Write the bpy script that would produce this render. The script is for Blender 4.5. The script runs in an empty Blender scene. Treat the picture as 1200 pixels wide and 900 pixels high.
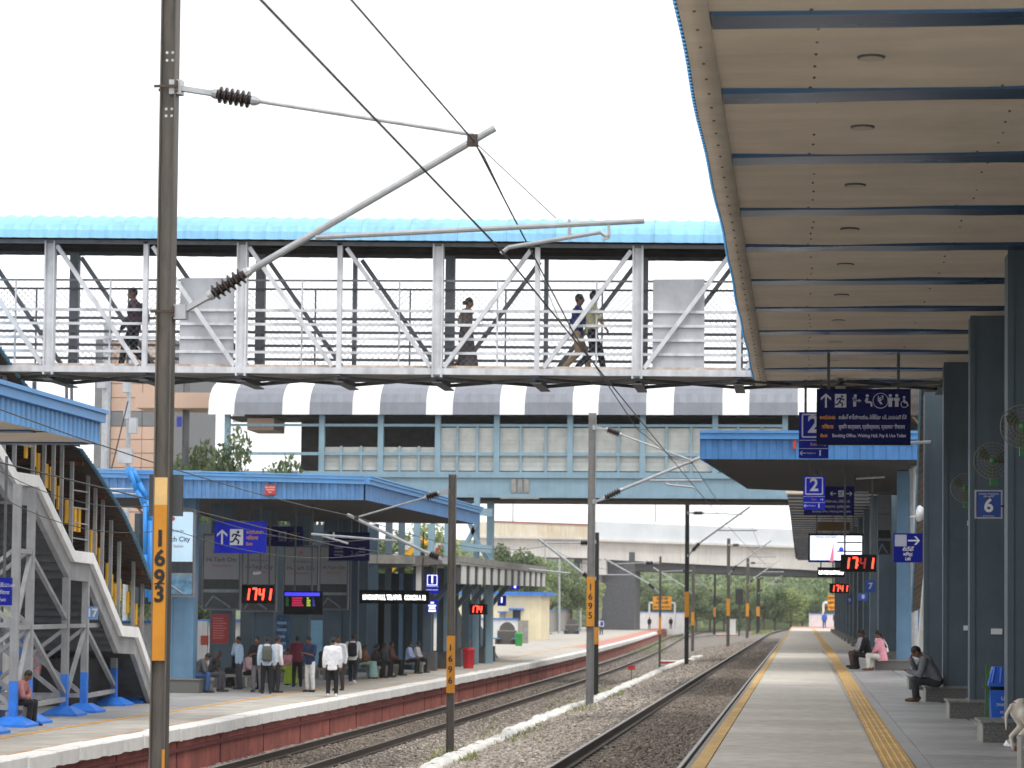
import bpy, math, random
import numpy as np
from mathutils import Vector, Matrix
random.seed(11)
S = bpy.context.scene
COL = S.collection
R = math.radians

# ------------------------------------------------------------------ camera
EYE = Vector((0.0, 0.0, 1.63))
FOC = 2900.0                     # focal length in photograph pixels (1200 wide)
PPX, PPY = 600.0, 575.0          # principal point in photograph pixels
YAW, PITCH, ROLL = R(6.70805), R(2.75266), R(0.6)
_f = Vector((-math.sin(YAW)*math.cos(PITCH), math.cos(YAW)*math.cos(PITCH), math.sin(PITCH)))
_r = Vector((math.cos(YAW), math.sin(YAW), 0.0))
_u = _r.cross(_f)
CR = _r*math.cos(ROLL) + _u*math.sin(ROLL)
CU = -_r*math.sin(ROLL) + _u*math.cos(ROLL)
CF = _f
cam = bpy.data.cameras.new('camera')
cam.sensor_width = 36.0
cam.lens = 36.0*FOC/1200.0
cam.shift_y = (PPY - 450.0)/1200.0
cam.clip_start = 0.5
cam.clip_end = 6000.0
cam.dof.use_dof = True
cam.dof.focus_distance = 36.0
cam.dof.aperture_fstop = 3.6
cob = bpy.data.objects.new('camera', cam)
COL.objects.link(cob)
cob.matrix_world = Matrix(((CR.x, CU.x, -CF.x, EYE.x), (CR.y, CU.y, -CF.y, EYE.y), (CR.z, CU.z, -CF.z, EYE.z), (0, 0, 0, 1)))
S.camera = cob

# ------------------------------------------------------------------ sky, sun, exposure
SUN_EL, SUN_AZ = R(58), R(35)     # overcast noon light
w = bpy.data.worlds.new('World'); S.world = w; w.use_nodes = True
nt = w.node_tree; nt.nodes.clear()
sky = nt.nodes.new('ShaderNodeTexSky'); sky.sky_type = 'NISHITA'
sky.sun_disc = False; sky.sun_elevation = SUN_EL; sky.sun_rotation = SUN_AZ
sky.air_density = 1.0; sky.dust_density = 0.4; sky.ozone_density = 1.0
hs = nt.nodes.new('ShaderNodeHueSaturation'); hs.inputs['Saturation'].default_value = 0.10
hs.inputs['Value'].default_value = 1.0
bg = nt.nodes.new('ShaderNodeBackground'); bg.inputs['Strength'].default_value = 0.15
wo = nt.nodes.new('ShaderNodeOutputWorld')
ov = nt.nodes.new('ShaderNodeMix'); ov.data_type = 'RGBA'; ov.inputs[0].default_value = 0.8     # even white overcast over the clear sky
ov.inputs[7].default_value = (7.0, 7.05, 7.15, 1)
nt.links.new(sky.outputs[0], hs.inputs['Color']); nt.links.new(hs.outputs[0], ov.inputs[6]); nt.links.new(ov.outputs[2], bg.inputs['Color'])
nt.links.new(bg.outputs[0], wo.inputs['Surface'])
sun = bpy.data.lights.new('sun', 'SUN'); sun.energy = 1.0; sun.angle = R(14); sun.color = (1.0, 0.97, 0.92)
so = bpy.data.objects.new('sun', sun); COL.objects.link(so)
# light comes from behind the camera and its right, high up
_d = Vector((math.sin(SUN_AZ), -math.cos(SUN_AZ), 0)).normalized()
_sd = Vector((_d.x*math.cos(SUN_EL), _d.y*math.cos(SUN_EL), math.sin(SUN_EL)))
so.rotation_euler = (-_sd).to_track_quat('-Z', 'Y').to_euler()
sky.sun_rotation = math.atan2(_sd.x, _sd.y)
S.view_settings.view_transform = 'Standard'
S.view_settings.look = 'None'
S.view_settings.exposure = 0.60
S.view_settings.gamma = 1.0
S.view_settings.use_curve_mapping = False
S.render.engine = 'CYCLES'
S.cycles.max_bounces = 6
S.cycles.transparent_max_bounces = 8
S.cycles.use_denoising = True

# ------------------------------------------------------------------ geometry helpers
def ray(px, py):
    return CR*((px-PPX)/FOC) - CU*((py-PPY)/FOC) + CF
def P(px, py, Y):
    d = ray(px, py); return EYE + d*(Y/d.y)
def G(px, py, z):
    d = ray(px, py); return EYE + d*((z-EYE.z)/d.z)
def PX(px, py, X):
    d = ray(px, py); return EYE + d*(X/d.x)
def proj(p):
    d = Vector(p)-EYE; z = d.dot(CF)
    return PPX+FOC*d.dot(CR)/z, PPY-FOC*d.dot(CU)/z
def px_m(Y): return FOC/Y

def lin(c):
    if isinstance(c, str):
        c = c.lstrip('#'); c = [int(c[i:i+2], 16)/255 for i in (0, 2, 4)]
        return tuple((v/12.92 if v <= .04045 else ((v+.055)/1.055)**2.4) for v in c)
    return tuple(c)

MATS = {}
def mat(name, col, rough=.6, metal=0.0, var=.15, scale=2.0, bump=0.0, bscale=30.0, rand=0.0,
        col2=None, spec=.5, emit=0.0, stretch=(1, 1, 1), streak=0.0, alpha=None, trans=0.0, world=False, blotch=0.0):
    if name in MATS: return MATS[name]
    m = bpy.data.materials.new(name); m.use_nodes = True; MATS[name] = m
    n = m.node_tree.nodes; l = m.node_tree.links
    b = n['Principled BSDF']
    c = lin(col); c2 = lin(col2) if col2 is not None else tuple(v*(1-var*1.6) for v in c)
    c1 = tuple(min(1, v*(1+var*.5)) for v in c)
    tc = n.new('ShaderNodeTexCoord'); mp = n.new('ShaderNodeMapping'); mp.inputs['Scale'].default_value = stretch
    gp = n.new('ShaderNodeNewGeometry') if (world or blotch) else None
    l.new(gp.outputs['Position'] if world else tc.outputs['Object'], mp.inputs['Vector'])
    no = n.new('ShaderNodeTexNoise'); no.inputs['Scale'].default_value = scale; no.inputs['Detail'].default_value = 6
    no.inputs['Roughness'].default_value = .62
    l.new(mp.outputs[0], no.inputs['Vector'])
    rp = n.new('ShaderNodeValToRGB'); rp.color_ramp.elements[0].position = .32; rp.color_ramp.elements[1].position = .66
    rp.color_ramp.elements[0].color = (*c2, 1); rp.color_ramp.elements[1].color = (*c1, 1)
    l.new(no.outputs['Fac'], rp.inputs['Fac'])
    out = rp.outputs[0]
    if blotch:                                   # broad dirt and wear in world metres
        nz = n.new('ShaderNodeTexNoise'); nz.inputs['Scale'].default_value = .45; nz.inputs['Detail'].default_value = 8; nz.inputs['Roughness'].default_value = .7
        l.new(gp.outputs['Position'], nz.inputs['Vector'])
        mr = n.new('ShaderNodeMapRange'); mr.inputs[1].default_value = .38; mr.inputs[2].default_value = .62
        mr.inputs[3].default_value = 1.0-blotch; mr.inputs[4].default_value = 1.0+blotch*.3
        l.new(nz.outputs['Fac'], mr.inputs[0])
        mx = n.new('ShaderNodeMix'); mx.data_type = 'RGBA'; mx.blend_type = 'MULTIPLY'; mx.inputs[0].default_value = 1
        l.new(out, mx.inputs[6]); l.new(mr.outputs[0], mx.inputs[7]); out = mx.outputs[2]
    if streak:
        ms = n.new('ShaderNodeMapping'); ms.inputs['Scale'].default_value = (6, 6, .25)
        l.new(tc.outputs['Object'], ms.inputs['Vector'])
        ns = n.new('ShaderNodeTexNoise'); ns.inputs['Scale'].default_value = 1.0; ns.inputs['Detail'].default_value = 5
        l.new(ms.outputs[0], ns.inputs['Vector'])
        mr = n.new('ShaderNodeMapRange'); mr.inputs[1].default_value = .45; mr.inputs[2].default_value = .75
        mr.inputs[3].default_value = 1.0; mr.inputs[4].default_value = 1.0-streak
        l.new(ns.outputs['Fac'], mr.inputs[0])
        mx = n.new('ShaderNodeMix'); mx.data_type = 'RGBA'; mx.blend_type = 'MULTIPLY'; mx.inputs[0].default_value = 1
        l.new(out, mx.inputs[6]); l.new(mr.outputs[0], mx.inputs[7]); out = mx.outputs[2]
    if rand:
        oi = n.new('ShaderNodeObjectInfo')
        mr = n.new('ShaderNodeMapRange'); mr.inputs[3].default_value = 1-rand; mr.inputs[4].default_value = 1+rand
        l.new(oi.outputs['Random'], mr.inputs[0])
        mx = n.new('ShaderNodeMix'); mx.data_type = 'RGBA'; mx.blend_type = 'MULTIPLY'; mx.inputs[0].default_value = 1
        l.new(out, mx.inputs[6]); l.new(mr.outputs[0], mx.inputs[7]); out = mx.outputs[2]
    l.new(out, b.inputs['Base Color'])
    b.inputs['Metallic'].default_value = metal
    b.inputs['Specular IOR Level'].default_value = spec
    rr = n.new('ShaderNodeMapRange'); rr.inputs[3].default_value = max(0, rough-.1); rr.inputs[4].default_value = min(1, rough+.12)
    l.new(no.outputs['Fac'], rr.inputs[0]); l.new(rr.outputs[0], b.inputs['Roughness'])
    if bump:
        nb = n.new('ShaderNodeTexNoise'); nb.inputs['Scale'].default_value = bscale; nb.inputs['Detail'].default_value = 4
        l.new(mp.outputs[0], nb.inputs['Vector'])
        bp = n.new('ShaderNodeBump'); bp.inputs['Strength'].default_value = bump; bp.inputs['Distance'].default_value = .02
        l.new(nb.outputs['Fac'], bp.inputs['Height']); l.new(bp.outputs[0], b.inputs['Normal'])
    if emit:
        b.inputs['Emission Color'].default_value = (*c, 1); b.inputs['Emission Strength'].default_value = emit
    if trans:
        b.inputs['Transmission Weight'].default_value = trans
    return m

OFF = {}                                  # world base of every thing, so its parts can be written in world metres
class MB:
    def __init__(s): s.v = []; s.f = []
    def add(s, vs, fs):
        o = len(s.v); s.v += [Vector(v) for v in vs]; s.f += [tuple(i+o for i in f) for f in fs]; return s
    def box(s, a, b, M=None):
        x0, y0, z0 = a; x1, y1, z1 = b
        vs = [(x0,y0,z0),(x1,y0,z0),(x1,y1,z0),(x0,y1,z0),(x0,y0,z1),(x1,y0,z1),(x1,y1,z1),(x0,y1,z1)]
        if M is not None: vs = [M @ Vector(v) for v in vs]
        return s.add(vs, [(3,2,1,0),(4,5,6,7),(0,1,5,4),(1,2,6,5),(2,3,7,6),(3,0,4,7)])
    def bar(s, p, q, w, h=None, up=(0, 0, 1)):     # box beam between two points
        p, q = Vector(p), Vector(q); h = h or w
        d = (q-p); L = d.length
        if L < 1e-6: return s
        d /= L; up = Vector(up)
        if abs(d.dot(up)) > .98: up = Vector((0, 1, 0))
        x = d.cross(up).normalized(); y = x.cross(d)
        vs = []
        for e in (p, q):
            for a, b in ((-1,-1),(1,-1),(1,1),(-1,1)): vs.append(e + x*(a*w/2) + y*(b*h/2))
        return s.add(vs, [(3,2,1,0),(4,5,6,7),(0,1,5,4),(1,2,6,5),(2,3,7,6),(3,0,4,7)])
    def tube(s, p, q, r0, r1=None, n=8, caps=True):
        p, q = Vector(p), Vector(q); r1 = r0 if r1 is None else r1
        d = (q-p).normalized(); up = Vector((0, 0, 1)) if abs(d.z) < .95 else Vector((1, 0, 0))
        x = d.cross(up).normalized(); y = d.cross(x)
        vs = [e + (x*math.cos(6.28319*i/n) + y*math.sin(6.28319*i/n))*r for e, r in ((p, r0), (q, r1)) for i in range(n)]
        fs = [(i, (i+1) % n, n+(i+1) % n, n+i) for i in range(n)]
        if caps: fs += [tuple(range(n))[::-1], tuple(range(n, 2*n))]
        return s.add(vs, fs)
    def path(s, pts, r, n=6):
        for a, b in zip(pts[:-1], pts[1:]): s.tube(a, b, r, r, n)
        return s
    def lathe(s, p, q, prof, n=12):               # prof: (t along axis 0..1, radius)
        p, q = Vector(p), Vector(q); d = q-p; L = d.normalized()
        up = Vector((0, 0, 1)) if abs(L.z) < .95 else Vector((1, 0, 0))
        x = L.cross(up).normalized(); y = L.cross(x)
        vs = []; fs = []; m = len(prof)
        for t, r in prof:
            for i in range(n): vs.append(p + d*t + (x*math.cos(6.28319*i/n)+y*math.sin(6.28319*i/n))*r)
        for k in range(m-1):
            for i in range(n): fs.append((k*n+i, k*n+(i+1) % n, (k+1)*n+(i+1) % n, (k+1)*n+i))
        fs += [tuple(range(n))[::-1], tuple(range((m-1)*n, m*n))]
        return s.add(vs, fs)
    def prism(s, poly, ext):                      # poly: list of 3d points, ext: vector
        ext = Vector(ext); n = len(poly); vs = [Vector(p) for p in poly] + [Vector(p)+ext for p in poly]
        fs = [tuple(range(n))[::-1], tuple(range(n, 2*n))] + [(i, (i+1) % n, n+(i+1) % n, n+i) for i in range(n)]
        return s.add(vs, fs)
    def loft(s, rings, close=True, caps=False):   # rings: list of equal-length point lists
        n = len(rings[0]); vs = [p for r in rings for p in r]; fs = []
        m = n if close else n-1
        for k in range(len(rings)-1):
            for i in range(m): fs.append((k*n+i, k*n+(i+1) % n, (k+1)*n+(i+1) % n, (k+1)*n+i))
        if caps: fs += [tuple(range(n))[::-1], tuple(range((len(rings)-1)*n, len(rings)*n))]
        return s.add(vs, fs)
    def ellipsoid(s, c, r, M=None, n=12, m=8):
        c = Vector(c); vs = []; fs = []
        for j in range(m+1):
            th = math.pi*j/m
            for i in range(n):
                ph = 6.28319*i/n
                v = Vector((r[0]*math.sin(th)*math.cos(ph), r[1]*math.sin(th)*math.sin(ph), r[2]*math.cos(th)))
                vs.append(c + (M @ v if M is not None else v))
        for j in range(m):
            for i in range(n): fs.append((j*n+i, (j+1)*n+i, (j+1)*n+(i+1) % n, j*n+(i+1) % n))
        return s.add(vs, fs)
    def mesh(s, name, m=None, off=(0, 0, 0)):
        me = bpy.data.meshes.new(name); o = Vector(off)
        me.from_pydata([v-o for v in s.v], [], s.f); me.update()
        if m is not None: me.materials.append(m)
        return me
    def build(s, name, m, parent=None, smooth=False, local=False, kind=None, label=None):
        off = Vector((0, 0, 0)) if (local or parent is None) else OFF.get(parent.name_full, Vector((0, 0, 0)))
        me = s.mesh(name, m, off)
        if smooth: me.polygons.foreach_set('use_smooth', [True]*len(me.polygons))
        o = bpy.data.objects.new(name, me); COL.objects.link(o)
        if parent is not None:
            o.parent = parent; OFF[o.name_full] = off
        if kind: o['kind'] = kind
        if label: o['label'] = label
        return o

def thing(name, label, cat, loc=(0, 0, 0), rz=0.0, group=None):
    o = bpy.data.objects.new(name, None); COL.objects.link(o); o.empty_display_size = .2
    o.location = loc; o.rotation_euler = (0, 0, rz); o['label'] = label; o['category'] = cat
    if group: o['group'] = group
    OFF[o.name_full] = Vector(loc)
    return o
def tag(o, label, cat, group=None):
    o['label'] = label; o['category'] = cat
    if group: o['group'] = group
    return o
def struct(o): o['kind'] = 'structure'; return o
def inst(name, me, parent=None, loc=(0, 0, 0), rot=(0, 0, 0), scale=(1, 1, 1), world=True):
    o = bpy.data.objects.new(name, me); COL.objects.link(o)
    off = OFF.get(parent.name_full, Vector((0, 0, 0))) if (parent is not None and world) else Vector((0, 0, 0))
    o.location = Vector(loc)-off; o.rotation_euler = rot; o.scale = scale
    if parent is not None: o.parent = parent; OFF[o.name_full] = Vector(loc)
    return o
ORD = ['first', 'second', 'third', 'fourth', 'fifth', 'sixth', 'seventh', 'eighth', 'ninth', 'tenth', 'eleventh', 'twelfth']

FIT = {}
JOBS = []                                 # meshes grown by modifiers or text, all evaluated in one go at the end
def job(ob_tmp, target, m, smooth=False):
    JOBS.append((ob_tmp, target, m, smooth))
def run_jobs():
    for ob, t, m, sm in JOBS: COL.objects.link(ob)
    dg = bpy.context.evaluated_depsgraph_get()
    for ob, t, m, sm in JOBS:
        me = bpy.data.meshes.new_from_object(ob.evaluated_get(dg), depsgraph=dg)
        me.materials.clear(); me.materials.append(m)
        me.polygons.foreach_set('use_smooth', [sm]*len(me.polygons)); me.update()
        old = t.data; t.data = me; me.name = t.name
        if t.name_full in FIT and len(me.vertices):
            xs = [v.co.x for v in me.vertices]; wd = (max(xs)-min(xs))*t.scale.x
            if wd > FIT[t.name_full]: t.scale.x *= FIT[t.name_full]/wd
        if old.users == 0: bpy.data.meshes.remove(old)
    for ob, t, m, sm in JOBS:
        d = ob.data; isf = ob.type == 'FONT'
        bpy.data.objects.remove(ob)
        if d.users == 0: (bpy.data.curves if isf else bpy.data.meshes).remove(d)

def text(body, pos, size, m, parent, align='CENTER', depth=.004, face='-Y', bold=0.0, name='lettering', squash=1.0, fit=None):
    cu = bpy.data.curves.new('txt', 'FONT'); cu.body = body; cu.size = size; cu.align_x = align; cu.align_y = 'CENTER'
    cu.extrude = depth/2; cu.offset = bold; cu.resolution_u = 3
    ob = bpy.data.objects.new('txt', cu)
    t = bpy.data.objects.new(name, bpy.data.meshes.new(name)); COL.objects.link(t); t.parent = parent
    t.location = Vector(pos)-OFF.get(parent.name_full, Vector((0, 0, 0)))
    t.rotation_euler = {'-Y': (R(90), 0, 0), '+X': (R(90), 0, R(90)), '-X': (R(90), 0, R(-90))}[face]
    t.scale = (squash, 1, 1)
    OFF[t.name_full] = Vector(pos)
    if fit: FIT[t.name_full] = fit
    job(ob, t, m)
    return t
# ------------------------------------------------------------------ materials
M_conc = mat('platform concrete', '#bdb7ad', .75, var=.16, scale=1.2, bump=.15, bscale=60, blotch=.15)
M_slab = mat('grey stone slab', '#b3b2b0', .40, var=.14, scale=3, rand=.14, bump=.06, bscale=25, world=True, blotch=.16)
M_slabw = mat('rough warm slab', '#cdc6ba', .75, var=.14, scale=4, rand=.05, bump=.15, bscale=50, world=True, blotch=.15)
M_tact = mat('yellow tactile paint', '#dcb26c', .7, var=.18, scale=5, rand=.08, world=True, blotch=.2)
M_yel = mat('yellow edge paint', '#deb46c', .7, var=.22, scale=6, blotch=.22)
M_orl = mat('worn orange line', '#d9a254', .75, var=.3, scale=3)
M_white = mat('whitewash', '#f0eeea', .8, var=.06, scale=4, rand=.05, bump=.25, bscale=20)
M_red = mat('red platform wall', '#b06257', .8, var=.25, scale=1.6, streak=.3, bump=.1, blotch=.2)
M_redd = mat('dark red ledge', '#6e2f2b', .8, var=.25, scale=3)
M_pink = mat('faded red paving', '#c98a80', .8, var=.2, scale=2)
M_ball = mat('ballast bed', '#857d74', .9, var=.35, scale=9, bump=.8, bscale=28)
M_stone = mat('ballast stone', '#958d84', .9, var=.3, scale=1.3, rand=0, col2='#5f5852')
M_rail = mat('rail steel', '#4a3b31', .55, metal=.3, var=.3, scale=8)
M_railtop = mat('worn rail head', '#8b8580', .35, metal=.6, var=.2, scale=3, stretch=(1, .1, 1))
M_sleep = mat('concrete sleeper', '#857d74', .85, var=.2, scale=6)
M_dirt = mat('dry trackside earth', '#8b7f6c', .95, var=.25, scale=.6, bump=.3, bscale=6, col2='#6f7346')
M_wallw = mat('white boundary wall', '#dedfdf', .8, var=.08, scale=1.5, streak=.15)
M_wallb = mat('blue wall cap', '#3f7fd0', .7)
M_granite = mat('speckled granite', '#6f6f6c', .5, var=.5, scale=45, col2='#2e2f2f')
M_grtop = mat('granite top slab', '#85847f', .4, var=.3, scale=20)
M_graylt = mat('grey cement', '#98958f', .8, var=.2, scale=3)

ZL = -0.9                               # left platform surface
def lerp(tab, y):
    for (a, b), (c, d) in zip(tab[:-1], tab[1:]):
        if y <= c: return b + (d-b)*max(0, min(1, (y-a)/(c-a))) if y >= a else b
    return tab[-1][1]
def smooth_tab(tab, step):
    ys = list(np.arange(tab[0][0], tab[-1][0]+.1, step)); xs = np.array([lerp(tab, y) for y in ys])
    k = max(1, int(30/step)); pad = np.pad(xs, k, mode='edge'); 
    pad[:k] = xs[0] - (xs[1]-xs[0])*np.arange(k, 0, -1); pad[-k:] = xs[-1] + (xs[-1]-xs[-2])*np.arange(1, k+1)
    sm = np.convolve(pad, np.ones(2*k+1)/(2*k+1), 'valid')
    return list(zip(ys, sm))
EDGE_L = smooth_tab([(8, -12.88), (125, -12.72), (165, -13.5), (210, -14.6), (330, -18.3), (372, -20.0)], 4)
TRK_L = smooth_tab([(8, -11.05), (120, -11.1), (165, -11.75), (210, -12.75), (330, -16.4), (420, -17.0), (520, -8.0), (640, 10.0)], 4)
TRK_R = smooth_tab([(8, -2.54), (270, -2.5), (330, -1.0), (420, 6.0), (520, 20.0), (640, 42.0)], 4)
ZR_RAIL, ZL_RAIL = -0.5, -1.65

# ground sheet to the horizon
gz = MB(); gz.add([(-3000, -60, -2.3), (3000, -60, -2.3), (3000, 4000, -2.3), (-3000, 4000, -2.3)], [(0, 1, 2, 3)])
struct(gz.build('ground', M_dirt))

# ballast bed across both tracks
bed = MB(); rows = []
prof = [(-1.9, -1.87, 0), (1.3, -1.86, 0), (2.2, -1.92, 0), (2.9, -1.72, 0)]
ys = [y for y, _ in TRK_L]
for y in ys:
    l = lerp(TRK_L, y); r = lerp(TRK_R, y)
    pl = [(l-2.2, -1.9), (l-1.3, -1.86), (l+1.3, -1.86), (l+2.1, -1.95), (l+2.9, -1.75)]
    pr = [(r-3.5, -1.12), (r-2.5, -.80), (r-1.3, -.72), (r+1.3, -.72), (r+1.75, -.8), (r+3.2, -1.6), (r+8, -2.25)]
    rows.append([Vector((x, y, z)) for x, z in pl+pr])
bed.loft(rows, close=False)
struct(bed.build('ballast_bed', M_ball, smooth=True))

def bed_z(x, y):
    l = lerp(TRK_L, y); r = lerp(TRK_R, y)
    tab = [(l-2.2, -1.9), (l-1.3, -1.86), (l+1.3, -1.86), (l+2.1, -1.95), (l+2.9, -1.75), (r-3.5, -1.12), (r-2.5, -.80), (r-1.3, -.72), (r+1.3, -.72), (r+1.75, -.8), (r+3.2, -1.6)]
    return lerp(tab, x)

# loose ballast stones (nobody could count them)
def stones(name, n, fx, y0, y1, smin, smax, seed, m):
    rg = np.random.default_rng(seed)
    base = np.array([(1, 0, 0), (-1, 0, 0), (0, 1, 0), (0, -1, 0), (0, 0, 1), (0, 0, -1), (.7, .7, .55), (-.7, -.7, .5)], float)
    tri = np.array([(0, 6, 4), (6, 2, 4), (2, 1, 4), (1, 7, 4), (7, 3, 4), (3, 0, 4), (0, 2, 6), (1, 3, 7), (0, 3, 5), (2, 0, 5), (1, 2, 5), (3, 1, 5)])
    u = rg.random(n); ys_ = 1.0/((1/y0)*(1-u) + (1/y1)*u)
    xs_ = fx(rg, ys_)
    zs_ = np.array([bed_z(x, y) for x, y in zip(xs_, ys_)])
    s = rg.uniform(smin, smax, n) * np.where(rg.random(n) < .06, 1.5, 1.0)
    ang = rg.uniform(0, 6.28, n); tl = rg.uniform(-.6, .6, n)
    jit = rg.uniform(.55, 1.15, (n, 8, 3))*base[None]
    ca, sa = np.cos(ang)[:, None], np.sin(ang)[:, None]
    x = jit[..., 0]*ca-jit[..., 1]*sa; y = jit[..., 0]*sa+jit[..., 1]*ca; z = jit[..., 2]*.8
    ct, st = np.cos(tl)[:, None], np.sin(tl)[:, None]
    y, z = y*ct-z*st, y*st+z*ct
    V = np.stack([x*s[:, None]+xs_[:, None], y*s[:, None]+ys_[:, None], z*s[:, None]*.9+zs_[:, None]+s[:, None]*.35], -1).reshape(-1, 3)
    T = (tri[None]+8*np.arange(n)[:, None, None]).reshape(-1, 3)
    me = bpy.data.meshes.new(name); me.vertices.add(len(V)); me.vertices.foreach_set('co', V.ravel())
    me.loops.add(T.size); me.loops.foreach_set('vertex_index', T.ravel().astype(np.int32))
    me.polygons.add(len(T)); me.polygons.foreach_set('loop_start', np.arange(0, T.size, 3, dtype=np.int32))
    me.polygons.foreach_set('loop_total', np.full(len(T), 3, np.int32))
    # each stone its own grey
    me.update(calc_edges=True); me.materials.append(m)
    at = me.attributes.new('tone', 'FLOAT', 'POINT'); at.data.foreach_set('value', np.repeat(rg.random(n), 8).astype(np.float32))
    o = bpy.data.objects.new(name, me); COL.objects.link(o); o['kind'] = 'stuff'
    return o
def stone_mat(name, cols):
    m = bpy.data.materials.new(name); m.use_nodes = True; n = m.node_tree.nodes; l = m.node_tree.links
    a = n.new('ShaderNodeAttribute'); a.attribute_name = 'tone'
    rp = n.new('ShaderNodeValToRGB'); e = rp.color_ramp.elements; e[0].color = (*lin(cols[0]), 1); e[1].color = (*lin(cols[-1]), 1)
    for i, c in enumerate(cols[1:-1]): k = e.new((i+1)/(len(cols)-1)); k.color = (*lin(c), 1)
    l.new(a.outputs['Fac'], rp.inputs[0]); l.new(rp.outputs[0], n['Principled BSDF'].inputs['Base Color'])
    n['Principled BSDF'].inputs['Roughness'].default_value = .9
    return m
M_st = stone_mat('ballast stones', ['#756b63', '#a3988d', '#b9aea3', '#8d8073', '#cec5bb'])
M_std = stone_mat('oily ballast stones', ['#61574e', '#8c8074', '#786c61', '#a3978b'])
lx = lambda rg, ys: np.array([lerp(TRK_L, y) for y in ys])
rx = lambda rg, ys: np.array([lerp(TRK_R, y) for y in ys])
stones('loose_ballast', 24000, lambda rg, ys: rx(rg, ys)+rg.uniform(-2.6, -.95, len(ys)), 27, 200, .024, .05, 1, M_st)
stones('loose_ballast', 14000, lambda rg, ys: rx(rg, ys)+rg.uniform(-.75, .75, len(ys)), 27, 200, .024, .048, 2, M_std)
stones('loose_ballast', 22000, lambda rg, ys: rx(rg, ys)+rg.uniform(-5.8, -2.5, len(ys)), 29, 220, .022, .05, 3, M_st)
stones('loose_ballast', 10000, lambda rg, ys: lx(rg, ys)+rg.uniform(-.75, .75, len(ys)), 38, 240, .028, .055, 4, M_std)
stones('loose_ballast', 16000, lambda rg, ys: lx(rg, ys)+rg.uniform(.95, 2.9, len(ys)), 38, 240, .024, .05, 5, M_st)
stones('loose_ballast', 6000, lambda rg, ys: lx(rg, ys)-rg.uniform(.95, 1.75, len(ys)), 38, 140, .028, .055, 6, M_st)

# tracks: rails with head, web and foot; sleepers
def track(name, label, tab, zt, y_sl):
    t = thing(name, label, 'track', (lerp(tab, 30), 30, zt-.25))
    del t['category']; del t['label']; t['kind'] = 'structure'
    for sgn in (-1, 1):
        body, head = MB(), MB(); pr, hr = [], []
        for y, x in tab:
            if y < 20: continue
            c = x+sgn*.838+sgn*.035
            pr.append([Vector((c+a, y, zt+b)) for a, b in ((-.07, -.172), (.07, -.172), (.07, -.155), (.012, -.14), (.012, -.04), (.034, -.034), (.034, -.006), (-.034, -.006), (-.034, -.034), (-.012, -.04), (-.012, -.14), (-.07, -.155))])
            hr.append([Vector((c+a, y, zt+b)) for a, b in ((-.03, -.0055), (.03, -.0055), (.026, 0), (-.026, 0))])
        body.loft(pr, caps=True); head.loft(hr, caps=True)
        r = body.build('rail', M_rail, t); head.build('rail_head', M_railtop, r)
    sl = MB().add([(-1.37, -.125, 0), (1.37, -.125, 0), (1.37, .125, 0), (-1.37, .125, 0), (-1.34, -.1, .2), (-.35, -.09, .165), (.35, -.09, .165), (1.34, -.1, .2), (1.34, .1, .2), (.35, .09, .165), (-.35, .09, .165), (-1.34, .1, .2)],
        [(0, 1, 7, 6, 5, 4), (2, 3, 11, 10, 9, 8), (1, 2, 8, 7), (3, 0, 4, 11), (4, 5, 10, 11), (5, 6, 9, 10), (6, 7, 8, 9), (3, 2, 1, 0)]).mesh('sleeper', M_sleep)
    y = y_sl[0]
    while y < y_sl[1]:
        inst('sleeper', sl, t, (lerp(tab, y), y, zt-.372)); y += .65
    return t
track('railway_track', '', TRK_R, ZR_RAIL, (27, 125))
track('railway_track', '', TRK_L, ZL_RAIL, (40, 140))

# ------------------------------------------------------------------ right platform
XE = -1.15
rp_ = thing('right_platform', '', 'x', (XE, 26, 0)); del rp_['category']; del rp_['label']; rp_['kind'] = 'structure'
b = MB(); b.box((XE+.06, 4, -1.4), (14, 292, -.03)); b.build('platform_body', M_conc, rp_)
b = MB(); b.box((XE-.06, 4, -.14), (XE+.02, 278, -.006)); b.build('edge_beam', M_graylt, rp_)
b = MB(); b.box((XE, 4, -.03), (14, 23, 0)); b.box((XE+.155, 110, -.03), (14, 262, 0)); b.build('far_paving', M_slabw, rp_)
b = MB(); b.box((XE, 23, -.03), (XE+.15, 277, .003)); b.build('yellow_edge_strip', M_yel, rp_)
b = MB(); b.box((XE, 262, -.03), (14, 292, .001)); b.build('red_end_paving', M_pink, rp_)
# warm rough slabs between edge and tactile strip
def slab_mesh(w, d, m, gap=.008, t=.03):
    q = MB(); q.add([(gap, gap, -t), (w-gap, gap, -t), (w-gap, d-gap, -t), (gap, d-gap, -t), (gap+.004, gap+.004, 0), (w-gap-.004, gap+.004, 0), (w-gap-.004, d-gap-.004, 0), (gap+.004, d-gap-.004, 0)],
        [(4, 5, 6, 7), (0, 1, 5, 4), (1, 2, 6, 5), (2, 3, 7, 6), (3, 0, 4, 7)]); return q.mesh('paving_slab', m)
xt0, xt1 = .88, 1.20                     # tactile strip
def tx(y): return (y-26.5)*.0022          # it drifts slightly away from the edge
sw = slab_mesh(1.855, 1.5, M_slabw, gap=.003)
y = 23.0
while y < 110:
    inst('paving_slab', sw, rp_, (XE+.155, y, random.uniform(-.002, .001)))
    y += 1.5
sg = slab_mesh(1.18, .9, M_slab)
y = 23.0
while y < 109.5:
    for k in range(3): inst('paving_slab', sg, rp_, (xt1+.19+k*1.2, y, random.uniform(-.002, .0015)))
    y += .9
b = MB(); b.box((4.99, 23, -.03), (14, 110, -.002)); b.box((xt1+.02, 23, -.03), (xt1+.19, 110, -.004)); b.box((.71, 23, -.03), (.87, 110, -.004)); b.build('paving_infill', M_slab, rp_)
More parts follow.
